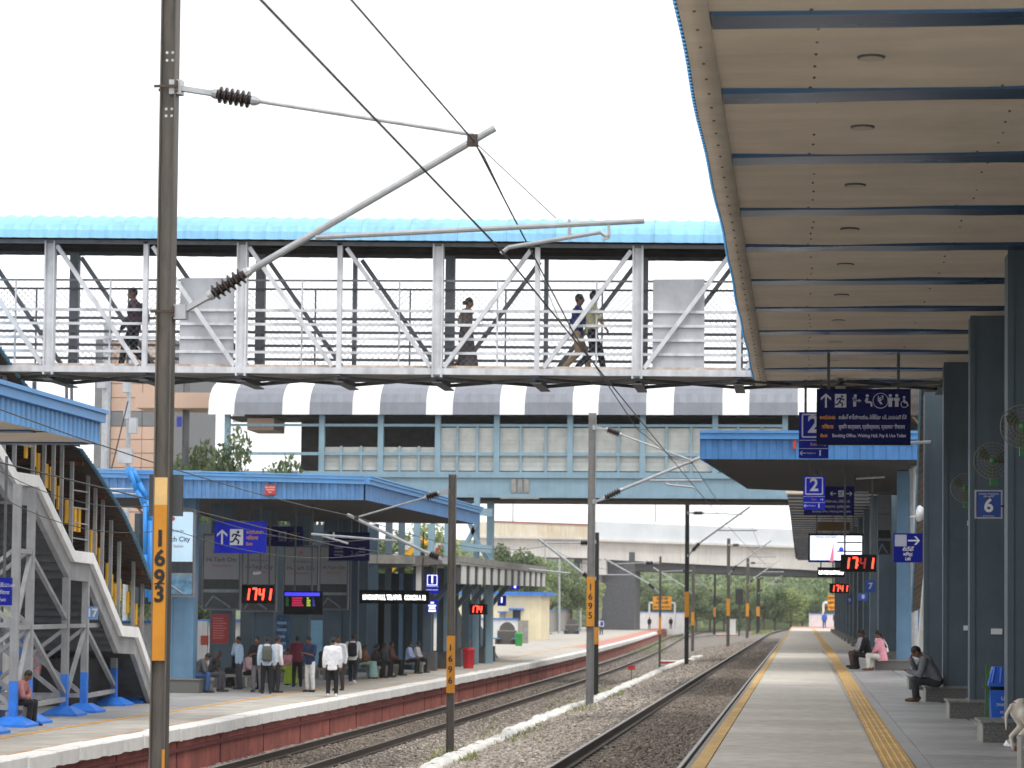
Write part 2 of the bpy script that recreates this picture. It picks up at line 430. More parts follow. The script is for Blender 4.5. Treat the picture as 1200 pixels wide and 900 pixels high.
# tactile tiles with raised bars
q = MB(); q.box((0, 0, -.03), (.32, .295, .004))
for k in range(4):
    x = .035+k*.075
    q.add([(x, .004, .004), (x+.035, .004, .004), (x+.035, .291, .004), (x, .291, .004), (x+.007, .01, .010), (x+.028, .01, .010), (x+.028, .285, .010), (x+.007, .285, .010)],
          [(4, 5, 6, 7), (0, 1, 5, 4), (1, 2, 6, 5), (2, 3, 7, 6), (3, 0, 4, 7)])
tt = q.mesh('tactile_tile', M_tact)
y = 23.0
for i in range(230):
    inst('tactile_tile', tt, rp_, (xt0+tx(y), y, random.uniform(-.001, .001))); y += .3
b = MB(); b.box((xt0+.1, y, -.03), (xt1+.14, 255, .004)); b.build('tactile_strip', M_tact, rp_, kind='stuff')

# ------------------------------------------------------------------ left platform
lp = thing('left_platform', '', 'x', (-12.9, 40, ZL)); del lp['category']; del lp['label']; lp['kind'] = 'structure'
top, wall, ledge, edge_line, line2, redp = MB(), MB(), MB(), MB(), MB(), MB()
rt, rw, rl, re_, r2, r3 = [], [], [], [], [], []
for y, x in EDGE_L:
    rt.append([Vector((-60, y, ZL)), Vector((x-.40, y, ZL))])
    rw.append([Vector((x-.12, y, ZL-.1)), Vector((x-.12, y, -2.1))])
    rl.append([Vector((x-.13, y, ZL-.42)), Vector((x-.06, y, ZL-.45)), Vector((x-.06, y, ZL-.51)), Vector((x-.13, y, ZL-.53))])
    re_.append([Vector((x-.50, y, ZL+.004)), Vector((x-.42, y, ZL+.004))])
    wob = .05*math.sin(y*.21)
    r2.append([Vector((x-2.35+wob, y, ZL+.004)), Vector((x-2.15+wob, y, ZL+.004))])
    if y > 165: r3.append([Vector((x-2.0, y, ZL+.008)), Vector((x-.42, y, ZL+.008))])
top.loft(rt, close=False); top.build('platform_surface', M_conc, lp)
wall.loft(rw, close=False); wall.build('platform_wall', M_red, lp)
ledge.loft(rl, close=True); ledge.build('wall_ledge', M_redd, lp)
edge_line.loft(re_, close=False); edge_line.build('orange_edge_line', M_orl, lp)
line2.loft(r2, close=False); line2.build('yellow_safety_line', M_orl, lp)
redp.loft(r3, close=False); redp.build('red_edge_paving', M_pink, lp)
# dark stained panels on the wall: each bay between joints gets a thin pilaster
for i in range(26):
    y = 38+i*4.2+random.uniform(-.4, .4); x = lerp(EDGE_L, y)
    q = MB(); q.box((x-.125, y, -2.05), (x-.105, y+.06, ZL-.12)); q.build('wall_joint', M_redd, lp)
# coping stones, painted white, a little uneven
y = 30.0; cps = []
for w_ in (1.45, 1.5):
    for s_ in range(2):
        q = MB(); d1, d2, d3 = (random.uniform(-.018, .018) for _ in range(3))
        n = 6; rings = []
        for k in range(n+1):
            yy = .008 + (w_-.016)*k/n; j = random.uniform(-.012, .012); j2 = random.uniform(-.014, .014)
            rings.append([Vector((-.42, yy, -.26)), Vector((0+j, yy, -.27+j2)), Vector((.005+j, yy, -.03)), Vector((-.03+j, yy, .004+j2*.3)), Vector((-.42, yy, .004))])
        q.loft(rings, caps=True); cps.append((w_, q.mesh('coping_stone', M_white)))
while y < 300:
    w_, me = random.choice(cps); x = lerp(EDGE_L, y); x2 = lerp(EDGE_L, y+w_)
    inst('coping_stone', me, lp, (x+random.uniform(-.02, .015), y, ZL+random.uniform(-.008, .012)), (0, 0, -math.atan2(x2-x, w_))); y += w_
# darker grey slabs under the left shelters
M_slabl = mat('left platform slab', '#a5a4a2', .5, var=.1, scale=3, rand=.10, world=True, blotch=.14)
sgl = slab_mesh(1.78, 1.18, M_slabl, t=.02)
y = 42.0
while y < 100:
    x = lerp(EDGE_L, y)-2.4
    for k in range(4): inst('paving_slab', sgl, lp, (x-1.8*(k+1), y, ZL+.006+random.uniform(-.002, .002)))
    y += 1.2

# sloped whitewashed kerb of bags along the mast line between the tracks
M_bag = mat('whitewashed bag', '#e4e2dc', .85, var=.08, scale=9, rand=.05, bump=.3, bscale=25)
kb = thing('whitewashed_kerb', 'wavy low kerb of whitewashed bags on the ballast between the two tracks', 'kerb', (-6.3, 35, bed_z(-6.3, 35)))
kp = [(500, 905), (560, 878), (615, 853), (668, 830), (692, 824), (712, 815), (745, 800), (775, 786), (800, 776), (822, 770)]
pts = []
for px, py in kp:
    z = -1.2
    for _ in range(8): g = G(px, py, z); z = bed_z(g.x, g.y)+.05
    pts.append(g)
bags = []
for k in range(4):
    q = MB(); q.ellipsoid((0, 0, 0), (.21, .55, .075), n=9, m=6)
    for v in q.v: v *= random.uniform(.9, 1.1); v.z = max(v.z, -.07)
    me = q.mesh('bag', M_bag); me.polygons.foreach_set('use_smooth', [True]*len(me.polygons)); bags.append(me)
for a, c in zip(pts[:-1], pts[1:]):
    L = (c-a).length; n = max(1, int(L/.55)); an = math.atan2(-(c.x-a.x), c.y-a.y)
    for i in range(n):
        p = a.lerp(c, (i+.5)/n)
        inst('bag', random.choice(bags), kb, (p.x+random.uniform(-.06, .06), p.y, bed_z(p.x, p.y)+.06+random.uniform(-.02, .03)), (random.uniform(-.1, .1), random.uniform(-.12, .12), an+random.uniform(-.1, .1)), (random.uniform(.85, 1.1), random.uniform(.9, 1.15), random.uniform(.9, 1.9)))

# red-and-white crossing sill and little red plate between the tracks
def sill(px, py, w_, label):
    z = -1.3
    for _ in range(6): g = G(px, py, z); z = bed_z(g.x, g.y)
    t = thing('red_white_sill', label, 'sill', g)
    q = MB(); q.box((g.x-w_/2, g.y-.2, g.z), (g.x+w_/2, g.y-.02, g.z+.14)); q.build('red_face', mat('red sign paint', '#c23b32', .6), t)
    q = MB(); q.box((g.x-w_/2-.03, g.y-.22, g.z+.14), (g.x+w_/2+.03, g.y+.5, g.z+.2)); q.build('white_top', M_white, t)
sill(790, 778, 1.7, 'red faced concrete sill with white top lying beside the track, nearer one')
sill(853, 745, 3.0, 'red faced concrete sill with white top near the white relay box')
g = G(740, 794, -1.4)
t = thing('trackside_plate', 'small red plate on a thin stake in the grass between tracks', 'sign', (g.x, g.y, bed_z(g.x, g.y)))
q = MB(); q.bar((g.x, g.y, -1.7), (g.x, g.y, -.9), .03); q.build('stake', mat('dark steel', '#3a3a3a', .6), t)
q = MB(); q.box((g.x-.17, g.y-.02, -1.05), (g.x+.17, g.y-.005, -.85)); q.build('plate', mat('red sign paint', '#c23b32', .6), t)
# white relay box by the far bend
g = G(857, 741, -1.2)
t = thing('relay_box', 'white upright relay cabinet standing beside the far bend of the track', 'cabinet', g)
q = MB(); q.box((g.x-.6, g.y-.4, g.z-.4), (g.x+.6, g.y+.4, g.z+1.75)); q.build('cabinet_body', M_white, t)
q = MB(); q.box((g.x-.68, g.y-.48, g.z+1.75), (g.x+.68, g.y+.48, g.z+1.85)); q.build('cabinet_lid', M_white, t)

# grass tufts (stuff)
M_grass = mat('dry grass', '#97a062', .9, var=.35, scale=1.5)
q = MB()
def tuft_area(px0, px1, py0, py1, n, h):
    for i in range(n):
        px, py = random.uniform(px0, px1), random.uniform(py0, py1); z = -1.3
        for _ in range(3): g = G(px, py, z); z = bed_z(g.x, g.y)
        a = random.uniform(0, 6.28); dx, dy = math.cos(a)*.035, math.sin(a)*.035; hh = h*random.uniform(.5, 1.5)
        lx_, ly_ = random.uniform(-.08, .08), random.uniform(-.08, .08)
        q.add([(g.x-dx, g.y-dy, z-.02), (g.x+dx, g.y+dy, z-.02), (g.x+lx_, g.y+ly_, z+hh)], [(0, 1, 2)])
tuft_area(715, 780, 752, 766, 1500, .16); tuft_area(735, 800, 742, 752, 1200, .18); tuft_area(880, 905, 738, 745, 500, .3)
for (a, b_, c_, d_) in ((560, 640, 845, 875), (640, 700, 815, 838), (500, 560, 872, 899), (700, 730, 805, 820)): tuft_area(a, b_, c_, d_, 420, .09)
o = q.build('dry_grass', M_grass); o['kind'] = 'stuff'; o['label'] = 'thin dry grass growing in patches between the tracks'
# ------------------------------------------------------------------ materials for the steelwork
M_fw = mat('white painted steel', '#dcdee3', .5, var=.12, scale=3, streak=.25, blotch=.15)
M_fd = mat('grey and shaded steel', '#7f838a', .55, var=.15, scale=3, streak=.2)
M_fdk = mat('dark and shaded grey', '#55575b', .6, var=.2, scale=3)
M_cyan = mat('pale cyan roof sheet', '#8cc6ec', .45, var=.10, scale=2, streak=.12, rand=.06)
M_under = mat('dark roof underside', '#46403c', .8, var=.3, scale=3)  # dark brown-grey for roof linings, purlins and decks
M_curb = mat('stained deck kerb', '#9d826f', .85, var=.35, scale=5, col2='#d5d2cd')
M_sheet = mat('dull metal sheet', '#b7bac0', .5, var=.12, scale=2, streak=.12)
M_blue = mat('blue fascia sheet', '#6ba6de', .4, var=.10, scale=1.5, streak=.15, blotch=.1)
M_blue2 = mat('deep blue fascia sheet', '#6190c4', .4, var=.12, scale=1.5, streak=.18, blotch=.12)
M_bluet = mat('blue fascia trim', '#6aa6e0', .4, var=.08)
M_soff = mat('cream ceiling board', '#dccfbe', .75, var=.08, scale=1.4, stretch=(.25, 1.5, 1), rand=.04, blotch=.12)
M_soffd = mat('shaded brown soffit board', '#332d29', .8, var=.15, scale=2)  # shade under the left shelter put into the board colour
M_strip = mat('blue metal ceiling strip', '#44586f', .28, metal=.75, var=.3, scale=.7, stretch=(.6, 2, 1), col2='#26527f')
M_col = mat('slate blue column', '#52636f', .5, var=.1, scale=1.5, streak=.14, blotch=.12)
M_colb = mat('steel blue column', '#5f84a2', .5, var=.1, scale=1.5, streak=.15)
M_colk = mat('shaded slate blue column', '#3f5363', .5, var=.08, scale=1.5, streak=.1)  # column colour darkened to carry the left shelter's shade
M_fob2 = mat('blue grey bridge paint', '#86a3b3', .5, var=.08, scale=1.2, streak=.12)
M_roofg = mat('grey vaulted roof', '#81858f', .45, var=.08, scale=1.2, streak=.08)
M_roofw = mat('white vaulted roof', '#f0f1ef', .5, var=.03)
M_clad = mat('pale cladding slat', '#d3d5d0', .6, var=.1, scale=2, rand=.05)
M_peach = mat('peach wall panel', '#c2a593', .75, var=.06, scale=.6, rand=.04)
M_bandg = mat('grey wall band', '#76787b', .75, var=.08)
M_stair = mat('grey stair paint', '#9a9b9e', .55, var=.14, scale=2, streak=.2)
M_stairw = mat('white stair parapet', '#f6f6f5', .55, var=.06, scale=2, streak=.08)
M_blp = mat('bright blue base paint', '#2c7be0', .5, var=.12, scale=5)
M_brown = mat('brown corrugated sheet', '#54463e', .75, var=.25, scale=2, streak=.2)
M_yp = mat('yellow paint', '#eab117', .5, var=.15, scale=4)
M_black = mat('black plastic', '#101012', .4, var=.1)
M_ins = mat('brown porcelain', '#302625', .25, var=.15)
M_mast = mat('weathered mast steel', '#6f6963', .6, metal=.25, var=.25, scale=3, streak=.3, stretch=(3, 3, .5))
M_mastd = mat('dark mast steel', '#2f2f30', .6, var=.2, scale=3)
M_galv = mat('galvanised tube', '#b4b7bb', .4, metal=.35, var=.15, scale=6)
M_mnum = mat('orange number band', '#d38c1f', .6, var=.12, scale=3, streak=.15)
M_mnuml = mat('pale orange band', '#e2bc7c', .65, var=.12, scale=3)
M_wire = mat('dark wire', '#3b3b3d', .5)
M_lamp = mat('dead ceiling lamp', '#bdb3a4', .5)

# ------------------------------------------------------------------ near footbridge over both tracks
YF, YB = 50.0, 51.75
def zd(x): return 6.59-.008*(x+16.7)
def ze(x): return 9.27-.0152*(x+16.7)
fb = thing('footbridge', 'white steel truss footbridge with pale cyan arched roof crossing over both tracks', 'footbridge', (-7.45, 50.9, 6.2))
mains = [-19.75+4.1*k for k in range(7)]
minors = [x+2.05 for x in mains[:-1]]
X0, X1 = -25.0, 5.0
for Yk, mm, front in ((YF, M_fw, True), (YB, M_fd, False)):  # rear truss in darker greys: its shadow is put into the paint
    for x in mains:
        q = MB()
        if front:
            q.box((x-.11, Yk-.08, zd(x)-.15), (x-.075, Yk+.10, ze(x)-.02)); q.box((x+.075, Yk-.08, zd(x)-.15), (x+.11, Yk+.10, ze(x)-.02)); q.box((x-.075, Yk-.02, zd(x)-.15), (x+.075, Yk+.03, ze(x)-.02))
        else: q.box((x-.10, Yk-.06, zd(x)-.1), (x+.10, Yk+.08, ze(x)-.02))
        q.build('main_post', mm, fb)
    for x in minors:
        q = MB(); w_ = .05 if front else .045
        q.box((x-w_, Yk-.05, zd(x)-.02), (x+w_, Yk+.05, ze(x)-.02)); q.build('secondary_post', mm, fb)
    nodes = sorted(mains+minors)
    for a, c in zip(nodes[:-1], nodes[1:]):
        q = MB(); ins_ = .14
        if c < -7.4: q.bar((a+ins_, Yk-.004, ze(a)-.12), (c-ins_, Yk-.004, zd(c)+.06), .085, .075, up=(0, 1, 0))
        else: q.bar((c-ins_, Yk-.004, ze(c)-.12), (a+ins_, Yk-.004, zd(a)+.06), .085, .075, up=(0, 1, 0))
        q.build('diagonal', mm, fb)
    q = MB(); q.bar((X0, Yk, ze(X0)-.03), (X1, Yk, ze(X1)-.03), .10, .07); q.build('top_chord', M_fd if front else M_fdk, fb)
    q = MB(); q.bar((X0, Yk, zd(X0)-.03), (X1, Yk, zd(X1)-.03), .14, .13); q.build('bottom_chord', M_fw if front else M_fdk, fb)
    for h in (.36, .65, .94, 1.23):
        q = MB(); yk = Yk+.12 if front else Yk-.14
        q.bar((X0, yk, zd(X0)+h), (X1, yk, zd(X1)+h), .04, .055); q.build('rail', mm, fb)
    # thin mesh guard framing above the rails
    for h, m_ in ((1.86, M_fd),):
        q = MB(); yk = Yk+.17 if front else Yk-.17
        q.bar((X0, yk, zd(X0)+h), (X1, yk, zd(X1)+h), .03, .04); q.build('mesh_top_rail', m_ if front else M_fdk, fb)
    x = X0+.4
    while x < X1:
        if all(abs(x-n_) > .25 for n_ in nodes):
            q = MB(); yk = Yk+.17 if front else Yk-.17
            q.box((x-.016, yk-.016, zd(x)), (x+.016, yk+.016, zd(x)+1.86)); q.build('baluster', M_fw if front else M_fd, fb)
        x += 1.02
    q = MB(); yk = Yk+.18 if front else Yk-.18; x = X0; Hm = 1.75
    while x < X1:                                          # chain-link wire, too fine to pick apart
        for sg_ in (1, -1):
            a = Vector((x, yk, zd(x)+.08)); c = Vector((x+sg_*Hm, yk, zd(x)+.08+Hm)); q.bar(a, c, .005 if front else .0035, .005)
        x += .13
    q.build('wire_mesh', M_fd, fb, kind='stuff')
# solid grey panels behind the rails
for xa, xb in ((-12.9, -11.75), (-3.05, -2.0)):
    q = MB(); q.box((xa, YF+.145, zd(xa)+.1), (xb, YF+.16, zd(xa)+1.9)); q.build('solid_panel', M_sheet, fb)
# deck, kerb, cross beams and lateral bracing
q = MB(); q.prism([(X0, YF+.08, zd(X0)-.05), (X1, YF+.08, zd(X1)-.05), (X1, YF+.08, zd(X1)-.09), (X0, YF+.08, zd(X0)-.09)], (0, YB-YF-.16, 0)); q.build('deck', M_graylt, fb)
q = MB(); q.prism([(X0, YF+.09, zd(X0)+.10), (X1, YF+.09, zd(X1)+.10), (X1, YF+.09, zd(X1)-.04), (X0, YF+.09, zd(X0)-.04)], (0, .06, 0)); q.build('deck_kerb', M_curb, fb)
for x in sorted(mains+minors):
    q = MB(); z = zd(x)
    q.prism([(x-.05, YF-.06, z-.14), (x-.05, YF+.5, z-.24), (x-.05, YB-.5, z-.24), (x-.05, YB+.06, z-.14), (x-.05, YB+.06, z-.122), (x-.05, YF-.06, z-.122)], (.1, 0, 0))
    q.box((x-.1, YF-.05, z-.27), (x+.1, YB+.05, z-.243)); q.build('cross_beam', M_fdk, fb)
nn = sorted(mains+minors)
for a, c in zip(nn[:-1], nn[1:]):
    q = MB(); q.bar((a, YF, zd(a)-.16), (c, YB, zd(c)-.16), .06); q.bar((a, YB, zd(a)-.165), (c, YF, zd(c)-.165), .07); q.build('lateral_brace', M_fdk, fb)
# arched roof sheets with ribs, one by one
def arch_ring(x, r_add, Yc=50.87, hw=1.22, rise=.60, n=14):
    z0 = ze(x)
    return [Vector((x, Yc-(hw+r_add)*math.cos(math.pi*k/n), z0+(rise+r_add)*math.sin(math.pi*k/n)**.85)) for k in range(n+1)]
x = X0
while x < X1:
    q = MB(); rings = []
    for j in range(13):
        xx = x+1.0*j/12; rib = .032 if j % 4 in (0,) else 0.0
        rings.append(arch_ring(min(xx, x+.997), rib))
    q.loft(rings, close=False)
    q.build('roof_sheet', M_cyan, fb, smooth=False); x += 1.0
for k in range(5):
    q = MB(); t_ = math.pi*(k+.5)/5; yy = 50.87-1.16*math.cos(t_); dz = .54*math.sin(t_)**.85-.03
    q.bar((X0, yy, ze(X0)+dz), (X1, yy, ze(X1)+dz), .06, .05); q.build('purlin', M_under, fb)
q = MB(); rings = [arch_ring(xx, -.012) for xx in (X0, X1)]; q.loft(rings, close=False); q.build('roof_lining', M_under, fb)
# far side fascia that shows dark and wavy below the roof
q = MB(); ring = []
xx = X0
while xx < X1:
    ring.append([Vector((xx, YB+.33, ze(xx)+.06)), Vector((xx, YB+.33, ze(xx)-.03+(.02 if int(xx/.31) % 2 else 0)))]); xx += .155
q.loft(ring, close=False); q.build('rear_eave', M_under, fb)

# ------------------------------------------------------------------ far footbridge with striped vault
Y2 = 114.0
z2b, z2d = P(560, 586, Y2).z, P(600, 553, Y2).z
z2e = P(600, 487, Y2).z; z2t = P(600, 444, Y2).z
fb2 = thing('striped_footbridge', 'blue grey footbridge with grey and white striped vaulted roof further down the line', 'footbridge', (-8, Y2, z2b))
XA2, XB2 = P(262, 480, Y2).x, 6.0
W2 = 4.0
q = MB(); q.box((XA2-6, Y2, z2b+.30), (XB2, Y2+.25, z2d-.28)); q.build('girder', M_fob2, fb2)
q = MB(); q.box((XA2-6, Y2-.12, z2d-.28), (XB2, Y2+.3, z2d)); q.build('girder_top_flange', M_fob2, fb2)
q = MB(); q.box((XA2-6, Y2-.1, z2b+.12), (XB2, Y2+.3, z2b+.30)); q.build('girder_bottom_flange', M_fob2, fb2)
q = MB(); q.box((XA2-6, Y2+.3, z2b), (XB2, Y2+W2, z2d-.3)); q.build('deck', M_under, fb2)
for px in (612,):
    p = P(px, 565, Y2)
    for k in range(3):
        q = MB(); q.box((p.x-.5+k*.3, Y2-.08, z2b+.35), (p.x-.28+k*.3, Y2-.003, z2d-.32)); q.build('girder_stiffener', M_graylt, fb2)
    q = MB(); q.box((p.x-1, Y2-.14, z2b+.06), (p.x+.8, Y2+.25, z2b+.12)); q.build('splice_plate', M_graylt, fb2)
bp = [(266, 1), (377, 0), (446, 0), (513, 1), (582, 1), (668, 1), (753, 1), (838, 1), (920, 1)]
xs2 = [P(px, 520, Y2).x for px, _ in bp]
for x in xs2:
    q = MB(); q.box((x-.13, Y2-.05, z2d), (x+.13, Y2+.2, z2e+.3)); q.build('post', M_fob2, fb2)
zr = P(600, 500, Y2).z; zm = P(600, 534, Y2).z
q = MB(); q.box((xs2[0], Y2, zr), (xs2[-1], Y2+.12, zr+.12)); q.build('top_rail', M_fob2, fb2)
q = MB(); q.box((xs2[0], Y2+.003, zm), (xs2[-1], Y2+.115, zm+.14)); q.build('middle_rail', M_fob2, fb2)
for i, (a, c) in enumerate(zip(xs2[:-1], xs2[1:])):
    if i == 0: continue
    hi = zr if i >= 3 else P(600, 523, Y2).z
    n = 10 if i >= 3 else 6
    for k in range(n):                                   # pale horizontal slats
        za = z2d+.06+(hi-z2d-.1)*k/n; zb = z2d+.06+(hi-z2d-.1)*(k+.97)/n
        q = MB(); q.add([(a+.13, Y2+.22, za), (c-.13, Y2+.22, za), (c-.13, Y2+.16, zb), (a+.13, Y2+.16, zb)], [(0, 1, 2, 3)])
        q.build('slat', M_clad, fb2)
    for t_ in (.33, .67):
        x = a+(c-a)*t_
        q = MB(); q.box((x-.05, Y2+.02, z2d), (x+.05, Y2+.14, hi)); q.build('mullion', M_fob2, fb2)
q = MB(); q.box((XA2+3, Y2+3.6, z2d), (XB2, Y2+3.8, z2e+.4)); q.build('rear_wall', M_under, fb2)
q = MB(); p0, p1 = P(287, 489, Y2), P(318, 503, Y2); q.box((p0.x, Y2+.5, p1.z), (p1.x, Y2+3, p0.z)); q.build('peach_end_box', M_peach, fb2)
def vault(x, r=0.0, n=12):
    hw = W2/2+.5; yc = Y2+W2/2
    return [Vector((x, yc-(hw+r)*math.cos(math.pi*k/n), z2e+(z2t-z2e+r)*math.sin(math.pi*k/n)**.8)) for k in range(n+1)]
bands = [(247, 277, 1)] ; xg = 277.0; per_g = [(277, 333), (365, 415), (447, 501), (532, 587), (616, 672), (702, 758), (790, 847), (878, 935)]
last = 277
for a, c in per_g:
    if a > last: bands.append((last, a, 1))
    bands.append((a, c, 0)); last = c
bands += [(935, 968, 1), (968, 1028, 0)]
for a, c, wht in bands:
    xa, xb = P(a, 487, Y2).x, P(c, 487, Y2).x
    q = MB(); n = max(3, int((xb-xa)/.25)); rings = [vault(xa+(xb-xa)*k/n, .02 if k % 2 else 0) for k in range(n+1)]
    q.loft(rings, close=False); q.build('roof_band', M_roofw if wht else M_roofg, fb2, label='white roof band' if wht else 'grey roof band')
q = MB(); q.loft([vault(XA2, -.04), vault(XB2, -.04)], close=False); q.build('roof_lining', M_under, fb2)
q = MB(); q.box((XA2, Y2+.3, z2e-.06), (XB2, Y2+3.7, z2e-.02)); q.build('inner_ceiling', M_under, fb2)
# bridge legs
for px in (575,):
    p = P(px, 600, Y2+1.5); q = MB(); q.box((p.x-.16, p.y-.16, ZL), (p.x+.16, p.y+.16, z2b+.05)); q.build('leg', M_fob2, fb2)
for px in (1030, 1050):
    p = P(px, 600, Y2+1.5); q = MB(); q.box((p.x-.2, p.y-.2, 0), (p.x+.2, p.y+.2, z2b+.05)); q.build('leg', M_fob2, fb2)

# ------------------------------------------------------------------ canopy helper: ribbed fascia sheet along a line
def fascia(t, a, c, z0, z1, m, trim, rib=.24, out=(0, -1, 0), n_th=.04):
    a, c = Vector(a), Vector(c); d = (c-a); L = d.length; d /= L; o = Vector(out)
    q = MB(); ring = []; s_ = 0.0
    while s_ < L:
        for ds, dep in ((0, 0), (rib*.42, 0), (rib*.5, .03), (rib*.92, .03)):
            if s_+ds <= L: ring.append([a+d*(s_+ds)+o*dep+Vector((0, 0, z0-a.z)), a+d*(s_+ds)+o*dep+Vector((0, 0, z1-a.z))])
        s_ += rib
    q.loft(ring, close=False); f = q.build('fascia', m, t)
    q = MB(); h = (z1-z0)
    q.bar(a+o*.05+Vector((0, 0, z1-a.z+.02)), c+o*.05+Vector((0, 0, z1-a.z+.02)), .14, .16)
    q.bar(a+o*.09+Vector((0, 0, z1-a.z+.13)), c+o*.09+Vector((0, 0, z1-a.z+.13)), .16, .07); q.build('fascia_trim', trim, t)
    return f

# ------------------------------------------------------------------ right platform near canopy (cream ceiling)
ZC = 6.35
cr = thing('platform_canopy', 'large canopy with cream boarded ceiling and blue metal strips above the near right platform', 'canopy', (2.6, 35, ZC))
stripY = [16.6, 19.6, 22.5, 25.7, 29.1, 32.0, 35.3, 38.5, 41.7, 44.9, 48.1, 50.7]
XC0, XC1 = -.76, 9.0
for i, (a, c) in enumerate(zip(stripY[:-1], stripY[1:])):
    q = MB(); ring = []
    for k in range(7):                              # boards sag and ripple a little
        yy = a+.24+(c-a-.48)*k/6
        ring.append([Vector((x, yy, ZC+.012*math.sin(x*1.7+yy*2.1)+random.uniform(-.004, .004))) for x in (XC0, .4, 1.6, 2.8, 4.2, XC1)])
    q.loft(ring, close=False); q.build('ceiling_panel', M_soff, cr)
for y in stripY:
    q = MB(); ring = []
    for k in range(15):
        x = XC0+.02+(XC1-XC0)*k/14; dz = random.uniform(-.010, .010)
        ring.append([Vector((x, y-.26, ZC+.03)), Vector((x, y-.225, ZC-.03+dz*.8)), Vector((x, y, ZC-.03+dz*.8)), Vector((x, y+.225, ZC-.03+dz*.8)), Vector((x, y+.26, ZC+.03))])
    q.loft(ring, close=False); q.build('metal_strip', M_strip, cr)
    for x in (.05, 1.75):
        s_ = MB(); s_.ellipsoid((x, y-.3, ZC-.006), (.016, .016, .012), n=6, m=4); s_.build('screw', M_fdk, cr)
for i, (a, c) in enumerate(zip(stripY[:-1], stripY[1:])):
    ym = (a+c)/2
    q = MB(); q.tube((.56, ym, ZC-.012), (.56, ym, ZC+.02), .105, .105, n=16); lm = q.build('ceiling_lamp', M_lamp, cr)
    q = MB(); q.lathe((.56, ym, ZC-.010), (.56, ym, ZC+.02), [(0, .112), (.5, .118), (1, .118)], n=16); q.build('lamp_rim', M_fdk, lm)
    for j in range(5):
        for x in (.1, 1.95-.02*i):
            if random.random() < .3: continue
            s_ = MB(); s_.ellipsoid((x+random.uniform(-.02, .02), a+.35+(c-a-.6)*j/5, ZC-.006), (.014, .014, .01), n=6, m=4); s_.build('screw', M_fdk, cr)
# cream border strip, slightly wavy, and the cyan-blue sheet edge outside it
q = MB(); ring = []; y = 14.0
while y <= 51.9:
    wv = .012*math.sin(y*.45)+.012*math.sin(y*1.3)
    ring.append([Vector((-.99+wv*.6, y, ZC+.05)), Vector((-.985+wv*.6, y, ZC-.03)), Vector((XC0+.01, y, ZC-.035)), Vector((XC0+.01, y, ZC+.05))]); y += .35
q.loft(ring); q.build('ceiling_border', M_soff, cr, smooth=True)
y = 14.2
while y < 51.7:
    s_ = MB(); s_.ellipsoid((-.86, y, ZC-.036), (.015, .015, .01), n=6, m=4); s_.build('border_screw', M_fdk, cr); y += .62
M_edge = mat('bright blue sheet edge', '#3fa4e8', .4, var=.15, scale=4)
q = MB(); ring = []; y = 14.0; k = 0
while y <= 51.9:
    wv = .012*math.sin(y*.45)+.012*math.sin(y*1.3); o_ = .035 if k % 2 else 0
    ring.append([Vector((-.985+wv*.6-o_, y, ZC-.025)), Vector((-1.0+wv*.6-o_, y, ZC+.22))]); y += .07; k += 1
q.loft(ring, close=False); q.build('sheet_edge', M_edge, cr)
q = MB(); q.box((-.93, 14, ZC+.06), (XC1, 51.9, ZC+.3)); q.build('roof_body', M_under, cr)
q = MB(); q.box((-.98, 51.9, ZC-.03), (XC1, 52.0, ZC+.34)); q.build('end_board', M_soff, cr)

# columns on granite plinths
def plinth_col(y, x0, wcol, dcol, zbase, ztop, m, label, lab2, px0=None, hp=.28, dpl=1.05, wpl=None):
    x0p = x0-.33 if px0 is None else px0; wpl = wpl or 1.9
    t = thing('platform_column', label, 'column', (x0+wcol/2, y+.5, zbase))
    q = MB(); fl = .09
    q.box((x0, y+.1, zbase+hp), (x0+wcol, y+.1+dcol, ztop)); q.build('shaft', m, t)
    q = MB(); q.box((x0-.025, y+.08, zbase+hp), (x0+.055, y+.097, ztop)); q.build('corner_trim', m, t)
    q = MB(); q.box((x0-.03, y+.05, zbase+hp), (x0+wcol+.03, y+.15+dcol, zbase+hp+.02)); q.build('base_plate', M_fd, t)
    p = thing('column_plinth', lab2, 'plinth', (x0p, y, zbase))
    q = MB(); q.box((x0p, y, zbase), (x0p+wpl, y+dpl, zbase+hp-.03)); q.build('plinth_body', M_granite, p)
    q = MB(); q.box((x0p-.04, y-.04, zbase+hp-.03), (x0p+wpl+.02, y+dpl+.03, zbase+hp-.002)); q.build('plinth_top', M_grtop, p)
    q = MB(); q.box((x0p-.012, y+.02, zbase), (x0p-.001, y+dpl-.02, zbase+hp-.031)); q.build('plaster_side', M_graylt, p)
    return t
cy = [25.0, 32.2, 39.4, 46.8, 54.2]
nm = ['just outside the right frame edge', 'next to the blue bin', 'carrying the fans beside the number 6 plate', 'behind the seated man', 'last one under the near canopy']
for i, y in enumerate(cy):
    plinth_col(y, 2.64, 1.25, .8, 0, ZC+.1, M_col, 'wide slate blue canopy column '+nm[i], 'grey granite column plinth, %s from the camera on the right platform' % ORD[i])
# dim wall behind the columns
q = MB(); q.box((5.2, 14, 0), (5.4, 60, ZC)); tag(q.build('station_wall', M_col), 'slate blue station wall in shade behind the right columns', 'wall')

